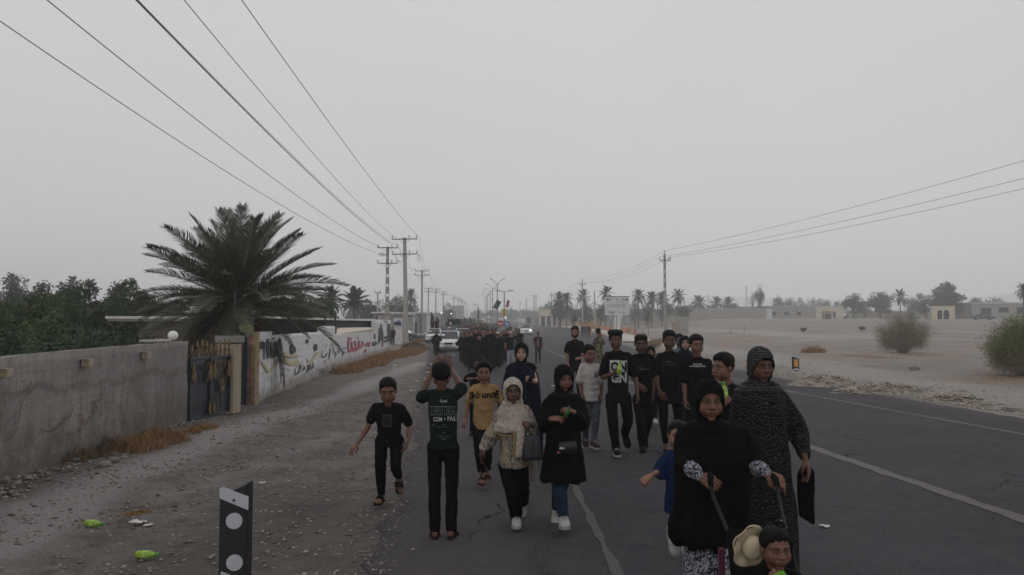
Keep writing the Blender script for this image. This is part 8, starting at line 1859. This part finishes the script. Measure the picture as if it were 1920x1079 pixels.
# stroller
st = empty('stroller', V3(p.o.x, 3.55, 0), 0, 'folding umbrella stroller with dark frame pushed towards the camera', 'stroller'); so0 = V3(p.o.x, 3.55, 0); Q = lambda px, py, d: J(px, py, d) - so0
m_frame = mat('stroller_frame', (.008, .008, .009), rough=.6, spec=.2); m_grip = mat('foam_grip', (.007, .007, .008), spec=.1)
for k_, (pts, gp_) in enumerate(((((1332, 903, 4.30), (1337, 930, 4.25), (1350, 962, 4.1), (1366, 1000, 3.9), (1392, 1100, 3.6)), (1331, 890, 4.32)), (((1456, 905, 4.28), (1459, 930, 4.2), (1466, 965, 4.05), (1478, 1010, 3.85), (1500, 1100, 3.6)), (1450, 893, 4.31)))):
    pts3 = [Q(*a) for a in pts]; MB().tube(pts3, .011, 8).build('handle_tube', m_frame, st); g0 = Q(*gp_); b = MB(); b.tube([g0 + V3(0, 0, .0), (g0 + pts3[0]) / 2 + V3(.004, 0, 0), pts3[0], pts3[0].lerp(pts3[1], .35)], [.017, .018, .016, .013], 10); b.ball(g0, .017, 8); b.build('grip', m_grip, st, True)
b = MB()
for sg in (-1, 1):
    x = sg * .20; b.tube([(x, .05, .52), (x, -.35, .06)], .011, 7); b.tube([(x, -.25, .55), (x, .25, .08)], .011, 7); b.tube([(x, .05, .52), (x * .95, -.3, .40)], .011, 7)
b.tube([(-.2, -.35, .10), (.2, -.35, .10)], .009, 6); b.tube([(-.2, .22, .10), (.2, .22, .10)], .009, 6); b.build('frame', m_frame, st)['kind'] = 'stuff'
for sx in (-.2, .2):
    for sy in (-.36, .25):
        for dx in (-.018, .018): wb_ = MB().tube([(sx + dx - .009, sy, .065), (sx + dx + .009, sy, .065)], .065, 16).build('wheel', m_grip, st)
MB().box((0, .10, .62), (.30, .02, .46), M=Matrix.Rotation(R(-18), 3, 'X')).build('back_cloth', m_grip, st); mat('magenta_fabric', (.07, .012, .03), scale=9); MB().box((0, -.10, .40), (.32, .30, .03)).build('seat_cloth', _M['magenta_fabric'], st)
MB().ball((-.15, -.02, .63), .035, 10, None, (1, .6, 1.1)).build('green_trim', m_limec, st); MB().box((-.205, .06, .72), (.025, .03, .12)).build('side_trim', _M['magenta_fabric'], st)
# ------------------------------------------------------------------ vehicles
m_carw = mat('white_car_paint', (.74, .74, .74), var=.04, rough=.3, spec=.5, scale=2); m_glass = mat('dark_windscreen', (.025, .035, .05), var=.1, rough=.12, spec=.7); m_tyre = mat('tyre', (.015, .015, .015)); m_lightg = mat('headlight_glass', (.40, .41, .43), rough=.2, spec=.6); m_cgrey = mat('dark_car_paint', (.035, .038, .045), rough=.35, spec=.5); m_sil = mat('silver_car_paint', (.33, .34, .35), rough=.35)
def car(px, d, rz, lab, paint, W=1.72, Lc=4.4, H=1.42, kind='sedan', lit=(), seed=0):
    g = at(px, d); o = empty('parked_car' if kind == 'parked' else 'car', g, rz, lab, 'car'); w2 = W / 2; tall = kind in ('suv', 'pickup')
    b = MB(); hood = H * (.60 if not tall else .62); st_ = [(-Lc / 2, .25, hood * .70, .90), (-Lc / 2 + .15, .20, hood * .86, .97), (-Lc * .22, .2, hood, 1.), (0, .2, hood * 1.02, 1.), (Lc * .30, .2, hood * 1.02, 1.), (Lc / 2 - .1, .22, hood * .98, .96), (Lc / 2, .3, hood * .85, .92)]
    rings = []
    for y, z0, z1, wf in st_: rings.append((V3(0, y, (z0 + z1) / 2), V3(w2 * wf, 0, 0), V3(0, 0, (z1 - z0) / 2)))
    loft(b, rings, 28, .45); b.build('body', paint, o, True)
    c = MB(); hw, tw = w2 * .90, w2 * (.70 if not tall else .80); y0, y1, y2, y3 = (-Lc * .20, -Lc * .05, Lc * .20, Lc * .36) if kind != 'pickup' else (-Lc * .20, -Lc * .09, Lc * .05, Lc * .10)
    if kind == 'suv': y2, y3 = Lc * .42, Lc * .47
    vs = [(-hw, y0, hood - .02), (hw, y0, hood - .02), (hw, y3, hood - .02), (-hw, y3, hood - .02), (-tw, y1, H - .03), (tw, y1, H - .03), (tw, y2, H - .03), (-tw, y2, H - .03)]
    c.add(vs, [(0, 1, 5, 4), (1, 2, 6, 5), (2, 3, 7, 6), (3, 0, 4, 7)]); c.build('windows', m_glass, o)
    r = MB(); r.box((0, (y1 + y2) / 2, H - .015), (tw * 2 + .06, y2 - y1 + .08, .05))
    for sg in (-1, 1):
        r.tube([(sg * hw * 1.0, y0 - .01, hood - .03), (sg * tw, y1 - .01, H - .02)], .035, 6); r.tube([(sg * hw, y3 + .01, hood - .03), (sg * tw, y2, H - .02)], .04, 6); r.tube([(sg * hw * 1.01, (y0 + y3) / 2, hood - .03), (sg * tw * 1.01, (y1 + y2) / 2, H - .02)], .03, 6)
    r.build('roof', paint, o, True); f = -Lc / 2
    MB().box((0, f - .03, .38), (W * .93, .16, .20)).build('bumper', paint, o); MB().box((0, f + .0, hood * .66), (W * .36, .1, .12)).box((0, f - .04, .30), (W * .6, .14, .09)).build('grille', m_tyre, o)['kind'] = 'stuff'
    MB().box((0, f - .12, .42), (.5, .02, .11)).build('number_plate', m_lightg, o)
    for sg in (-1, 1):
        q = MB(); loft(q, [(V3(sg * w2 * .68, f + .10, hood * .70), V3(.19, 0, 0), V3(0, 0, .075)), (V3(sg * w2 * .68, f - .03, hood * .68), V3(.17, 0, 0), V3(0, 0, .065))], 14, .6); q.build('headlight', _M['lit_lamp'] if sg in lit else m_lightg, o)
        m_ = MB(); m_.ball((sg * (w2 + .10), y0 + .15, hood + .06), .09, 8, None, (1.1, .6, .8)); m_.build('mirror', paint, o)
        for y in (-Lc * .32, Lc * .30):
            wl_ = MB().tube([(sg * (w2 - .2), y, .31), (sg * (w2 - .01), y, .31)], .31, 18).build('wheel', m_tyre, o); MB().tube([(sg * (w2 - .02), y, .31), (sg * (w2 + .0), y, .31)], .18, 14).build('rim', m_sil, wl_)
    MB().box((-w2 * .5, y0 + (y1 - y0) * .45 - .06, hood + (H - hood) * .52), (.30, .01, .12), M=Matrix.Rotation(R(-35), 3, 'X')).build('windscreen_paper', m_swhite, o)
    if kind == 'pickup': MB().box((0, Lc * .30, hood + .12), (W * .95, Lc * .38, .3)).build('load_bed', paint, o)
    return o
car(842.5, 56.5, R(3), 'white sedan driving slowly towards the camera in front of the other vehicles', m_carw)
car(814.5, 80, R(2), 'older white sedan on the far left with riders standing above it', m_carw, 1.6, 4.1, 1.42)
car(868, 72, R(3), 'white hatchback half hidden by the women in black', m_carw, 1.66, 3.8, 1.48)
car(904, 112, R(5), 'white car in the middle of the crowd', m_carw, 1.75, 4.3, 1.5)
car(984.5, 118, R(4), 'white sport utility vehicle with one headlight on, alone on the right carriageway', m_carw, 1.85, 4.5, 1.62, 'suv', (1,))
car(829, 86, R(2), 'dark sedan between the older white sedan and the black loaded pickup', m_cgrey, 1.7, 4.3, 1.42)
pk = car(850, 92, R(2), 'dark pickup carrying loudspeakers and black banners', m_cgrey, 1.8, 4.9, 1.7, 'pickup')
MB().box((.1, .9, 1.95), (1.5, 1.2, .9)).box((-.7, .6, 1.75), (.5, .8, .6)).build('loudspeaker', m_blackc, pk); MB().box((-.35, .25, 1.9), (.2, .05, .3)).build('poster', m_swhite, pk)
car(748 + 9, 88, R(70), 'dark parked car beside the wall past the near pole', m_cgrey, kind='parked')
car(1843, 168, R(75), 'dark parked car by the arched building on the plain', m_cgrey, 1.7, 4.3, 1.5, 'parked')
car(914, 330, R(3), 'far vehicle with lit headlights beyond the crowd', m_sil, 1.8, 4.4, 1.6, 'suv', (-1, 1))
# ------------------------------------------------------------------ people farther off: a few patterns, each copied and posed differently
GC = 'mourners in black walking in the distant crowd'
def low(b, m, vox=.03, cols=None):
    V, Fq, Nn = remesh(b, vox, 2); V = wrinkle(V, Nn, .012, (5, 5, 7)); return V, Fq
def far_mesh(kind, seed):
    """one joined figure 1.7 m tall facing the camera; face, cloth and shoes as materials"""
    r = random.Random(seed); b = MB(); st_ = r.uniform(.12, .24) * r.choice((-1, 1))
    if kind == 'chador':
        loft(b, [(V3(0, .01, z), V3(a, 0, 0), V3(0, c, 0)) for z, a, c in ((.10, .20, .22), (.4, .21, .19), (.85, .24, .18), (1.10, .27, .17), (1.33, .20, .13), (1.42, .12, .11), (1.50, .09, .12), (1.62, .10, .12), (1.69, .06, .07))], 20)
        sx = r.choice((-1, 1)); limb(b, [V3(sx * .18, 0, 1.33), V3(sx * .36, .02, 1.08), V3(sx * .16, -.22, 1.05)], [.09, .10, .06]); limb(b, [V3(-sx * .18, 0, 1.33), V3(-sx * .30, .02, 1.02), V3(-sx * .22, -.12, .85)], [.09, .09, .07])
        for sg in (-1, 1): limb(b, [V3(sg * .09, .02, .2), V3(sg * .10, -sg * st_ - .06, .05)], [.06, .045])
    else:
        for sg in (-1, 1):
            limb(b, [V3(sg * .09, 0, .88), V3(sg * .10, -sg * st_ * .5 - .03, .48), V3(sg * .10, -sg * st_ + .05, .09)], [.095, .07, .055]); limb(b, [V3(sg * .10, -sg * st_ + .03, .05), V3(sg * .11, -sg * st_ - .10, .04)], [.05, .04])
        loft(b, [(V3(0, 0, z), V3(a, 0, 0), V3(0, c, 0)) for z, a, c in ((.78, .17, .11), (1.05, .16, .10), (1.3, .19, .12), (1.42, .15, .09), (1.48, .07, .07))], 18)
        for sg in (-1, 1):
            up = kind == 'raised' and sg > 0
            if up: limb(b, [V3(sg * .19, 0, 1.40), V3(sg * .27, -.05, 1.5), V3(sg * .2, -.1, 1.72)], [.06, .045, .035])
            else: limb(b, [V3(sg * .19, 0, 1.38), V3(sg * .24, .02, 1.13), V3(sg * .24, -.1 * sg * (1 if st_ > 0 else -1) - .05, .88)], [.06, .045, .035])
        limb(b, [V3(0, 0, 1.45), V3(0, -.01, 1.55)], [.055, .055]); b.ball((0, -.01, 1.60), .10, 10, None, (.78, .92, 1.12)); b.ball((0, .01, 1.63), .105, 10, None, (.80, .95, .95))
    V, Fq = low(b, None, .028); C_ = np.array([V[list(f)].mean(0) for f in Fq])
    mi = np.zeros(len(Fq), int)    # 0 upper cloth, 1 skin, 2 lower cloth
    face = (C_[:, 2] > 1.485) & (C_[:, 2] < 1.655) & (C_[:, 1] < -.055) & (np.abs(C_[:, 0]) < .065); mi[face] = 1
    if kind != 'chador':
        mi[(C_[:, 2] > 1.44) & (C_[:, 2] < 1.64) & (C_[:, 1] < .03) & (np.abs(C_[:, 0]) < .12)] = 1; mi[(C_[:, 2] < .84) & (np.abs(C_[:, 0]) < .19)] = 2; mi[(np.abs(C_[:, 0]) > .19) & (C_[:, 2] < 1.20)] = 1; mi[(C_[:, 2] < .08)] = 3; mi[(C_[:, 2] >= 1.64) & (np.abs(C_[:, 0]) < .13)] = 3
        if kind == 'raised': mi[(C_[:, 0] > .14) & (C_[:, 2] > 1.5)] = 1
    me = bpy.data.meshes.new('m'); me.from_pydata(V.tolist(), [], Fq); return me, mi
_FM = {}
def far_person(px, d, h, kind, lab, cols, group=GC, rz=0, seed=None, x=None, name='person', z=None):
    seed = int(px * 7 + d) % 3 if seed is None else seed; key = (kind, seed, tuple(m.name for m in cols))
    if key not in _FM:
        if (kind, seed) not in _FM: _FM[(kind, seed)] = far_mesh(kind, seed)
        me0, mi = _FM[(kind, seed)]; me = me0.copy()
        for m in cols: me.materials.append(m)
        me.polygons.foreach_set('material_index', np.minimum(mi, len(cols) - 1)); me.polygons.foreach_set('use_smooth', [True] * len(me.polygons)); me.update(); _FM[key] = me
    o = link(name, _FM[key]); xx = x0(px, d) if x is None else x; o.location = (xx, d, tz(xx, d) + (z or 0)); s = h / 1.70; o.scale = (s * random.uniform(.9, 1.08), s, s); o.rotation_euler.z = rz + random.uniform(-.15, .15)
    return tag(o, lab, 'person', group)
blk = (m_blackc, SK['tan'], m_blackc, m_dshoe); blk2 = (m_blackc2, SK['dark'], m_blackc, m_dshoe); blk3 = (m_navy, SK['brown'], m_blackc, m_dshoe); m_burg = cloth('burgundy_vest', (.05, .018, .022)); m_greyt = cloth('light_grey_trousers', (.30, .31, .35))
# nearest distant people, each with a look of its own
def dist_of(py, px=940):
    return G(px, py).y
far_person(1008.5, dist_of(682, 1008), 1.52, 'walk', 'man in dark burgundy vest and dark trousers walking alone on the open road', (m_burg, SK['brown'], cloth('charcoal_trousers', (.022, .021, .024)), m_burg), None)
o = MB().box((0, -.13, 1.12), (.11, .03, .42)).build('pale_undershirt', cloth('pale_undershirt', (.16, .15, .19))); o.parent = bpy.data.objects[bpy.data.objects[-1].name] if False else [q for q in col.objects if q.type == 'MESH' and q.get('label', '').startswith('man in dark burgundy')][0]
far_person(957, 33, 1.58, 'raised', 'man in black top and light grey trousers beside the women in chadors', (m_blackc, SK['tan'], m_greyt, m_wshoe), None, seed=1)
far_person(818.5, 47, 1.50, 'chador', 'woman in black chador walking alone left of the white sedan', (m_blackc, SK['tan']), None)
far_person(737, 70, 1.60, 'walk', 'dark figure standing at the end of the graffiti wall', (m_blackc, SK['dark'], m_blackc, m_dshoe), None)
for px, nm in ((1092, 'left'), (1098, 'middle'), (1104, 'right')): far_person(px, 104, 1.62, 'walk', nm + ' one of three dark walkers by the orange posts', (m_burg if nm == 'middle' else m_blackc, SK['dark'], m_blackc, m_dshoe), None, seed=len(nm) % 3)
far_person(967.5, 60, 1.62, 'walk', 'grey figure walking behind the man with light trousers', (cloth('dim_grey_cloth', (.05, .05, .055)), SK['dark'], m_blackc, m_dshoe), None)
far_person(973, 42, 1.66, 'walk', 'dark figure standing on the right road behind the older woman', (m_blackc, SK['dark'], cloth('dull_trousers', (.04, .04, .045)), m_dshoe), None)
far_person(951, 42, 1.66, 'walk', 'dark head rising behind the man with light trousers', blk, None, seed=2); far_person(956.5, 98, 1.7, 'walk', 'distant figure under the blue road sign', blk, None)
pos = [(868, 38, 'leftmost woman'), (876, 34.5, 'second woman from the left'), (884, 31.5, 'foremost left woman'), (892, 35.5, 'woman behind the foremost ones'), (899, 31, 'foremost middle woman'), (906, 34, 'fifth woman from the left'), (912, 37.5, 'woman at the back'), (919, 32.5, 'woman right of the middle'), (932, 33, 'woman with pale shoes'), (939, 35.5, 'woman next to the pale shoes'), (945, 39, 'rightmost woman')]
for i, (px, d, nm) in enumerate(pos): far_person(px, d, 1.44 + .08 * ((i * 5) % 4), 'chador', nm + ' in the front cluster of women in black chadors', (m_blackc if i % 3 else m_blackc2, SK['tan'], m_blackc, m_dshoe), 'women in black chadors ahead of the crowd', seed=i % 3)
rr = random.Random(12); k = 0; cells = []
for row in range(7):       # heads packed behind the front cluster
    d = 39 + row * 4.2
    for j in range(6):
        px = 872 + (j + rr.uniform(-.45, .45)) * (10.5 - row * .2) + row * .6
        if px < 930 and rr.random() < .85: cells.append((px, d + rr.uniform(-1, 1)))
ordw = ['left', 'left of centre', 'centre left', 'centre', 'centre right', 'right of centre', 'right']
for px, d in cells: far_person(px, d, rr.uniform(1.42, 1.68), rr.choice(('chador', 'walk', 'walk')), 'one of the mourners in black packed behind the front women', rr.choice((blk, blk2, blk3)), 'mourners packed behind the front women')
# main crowd on the left carriageway
for i in range(170):
    d = 74 + 150 * (i / 170) ** 1.1 + rr.uniform(-1.5, 1.5); lo_, hi_ = float(np.interp(d, [74, 100, 150, 230], [866, 856, 842, 836])), float(np.interp(d, [74, 100, 150, 230], [924, 912, 906, 903]))
    px = rr.uniform(lo_, hi_); far_person(px, d, rr.uniform(1.55, 1.85), rr.choice(('chador', 'walk', 'walk', 'raised')), 'one of the mourners in black in the distant crowd', rr.choice((blk, blk2, blk3)))
V = []; Fq = []; n = 0     # the rest of the crowd, past telling apart
r = np.random.default_rng(9); b0 = MB(); b0.lathe([(.20, 0), (.2, 1.0), (.24, 1.35), (.08, 1.46), (.11, 1.55), (.10, 1.68), (0, 1.74)], n=6); bv_ = np.array(b0.v)
for i in range(900):
    d = r.uniform(150, 420); x = r.uniform(float(ledge(d)) + 4, float(medx(d)) - 3.5); v = bv_ * r.uniform(.95, 1.1) + np.array([x, d, tz(x, d)]); V += v.tolist(); Fq += [tuple(q + n for q in f) for f in b0.f]; n += len(bv_)
me = bpy.data.meshes.new('m'); me.from_pydata(V, [], Fq); me.materials.append(m_blackc); tag(link('far_crowd', me), 'dense far part of the crowd in black filling the left carriageway', kind='stuff')
# riders and banners on the vehicles
for px, d, z, nm in ((811, 81.5, .95, 'left'), (818, 82, .95, 'right'), (846, 93, 1.1, 'left'), (854, 94, 1.2, 'right')):
    far_person(px, d, 1.45, 'walk', '%s rider standing on the %s' % (nm, 'older white sedan' if d < 90 else 'black loaded pickup'), blk, None, z=z)
for i, (px, yt, d, h_) in enumerate(((808, 585, 84, 1.9), (818, 594, 84, 1.3), (846, 595, 95, 1.4), (881, 592, 150, 2.4), (896, 574, 170, 3.6), (870, 594, 140, 2.), (888, 596, 160, 2.), (858, 596, 130, 1.6))):
    top = J(px, yt, d); nmb = ['tall furled banner on the older white sedan', 'second banner on the older white sedan', 'banner rising from the black pickup', 'banner over the left of the crowd', 'tall drooping dark banner over the middle of the crowd', 'small banner behind the pickup', 'small banner in the crowd centre', 'small banner right of the pickup'][i]
    o = MB().tube([(0, 0, -h_ - .8), (0, 0, 0)], .03, 5).tube([(0, -.02, -.05), (.16, -.02, -h_ * .3), (.10, -.02, -h_ * .7), (.22, -.02, -h_)], [.05, .17, .22, .08], 7).build('banner', m_navy if i == 4 else m_blackc2); o.location = top; tag(o, nmb, 'banner')
bpy.context.view_layer.update()
bpy.data.scenes.remove(_tmp)
# ------------------------------------------------------------------ haze
hz = MB(); hz.box((0, 640, 23), (1500, 1460, 62))
hm = bpy.data.materials.new('haze_air'); hm.use_nodes = True; hn = hm.node_tree; hn.nodes.clear()
ho = hn.nodes.new('ShaderNodeOutputMaterial'); hv = hn.nodes.new('ShaderNodeVolumePrincipled')
hv.inputs['Density'].default_value = .0014; hv.inputs['Color'].default_value = (.97, .985, 1, 1); hv.inputs['Anisotropy'].default_value = .45
hn.links.new(hv.outputs[0], ho.inputs['Volume'])
hazeo = link('haze', hz.mesh(hm)); tag(hazeo, kind='stuff', label='pale dusty haze hanging over the road and the plain')
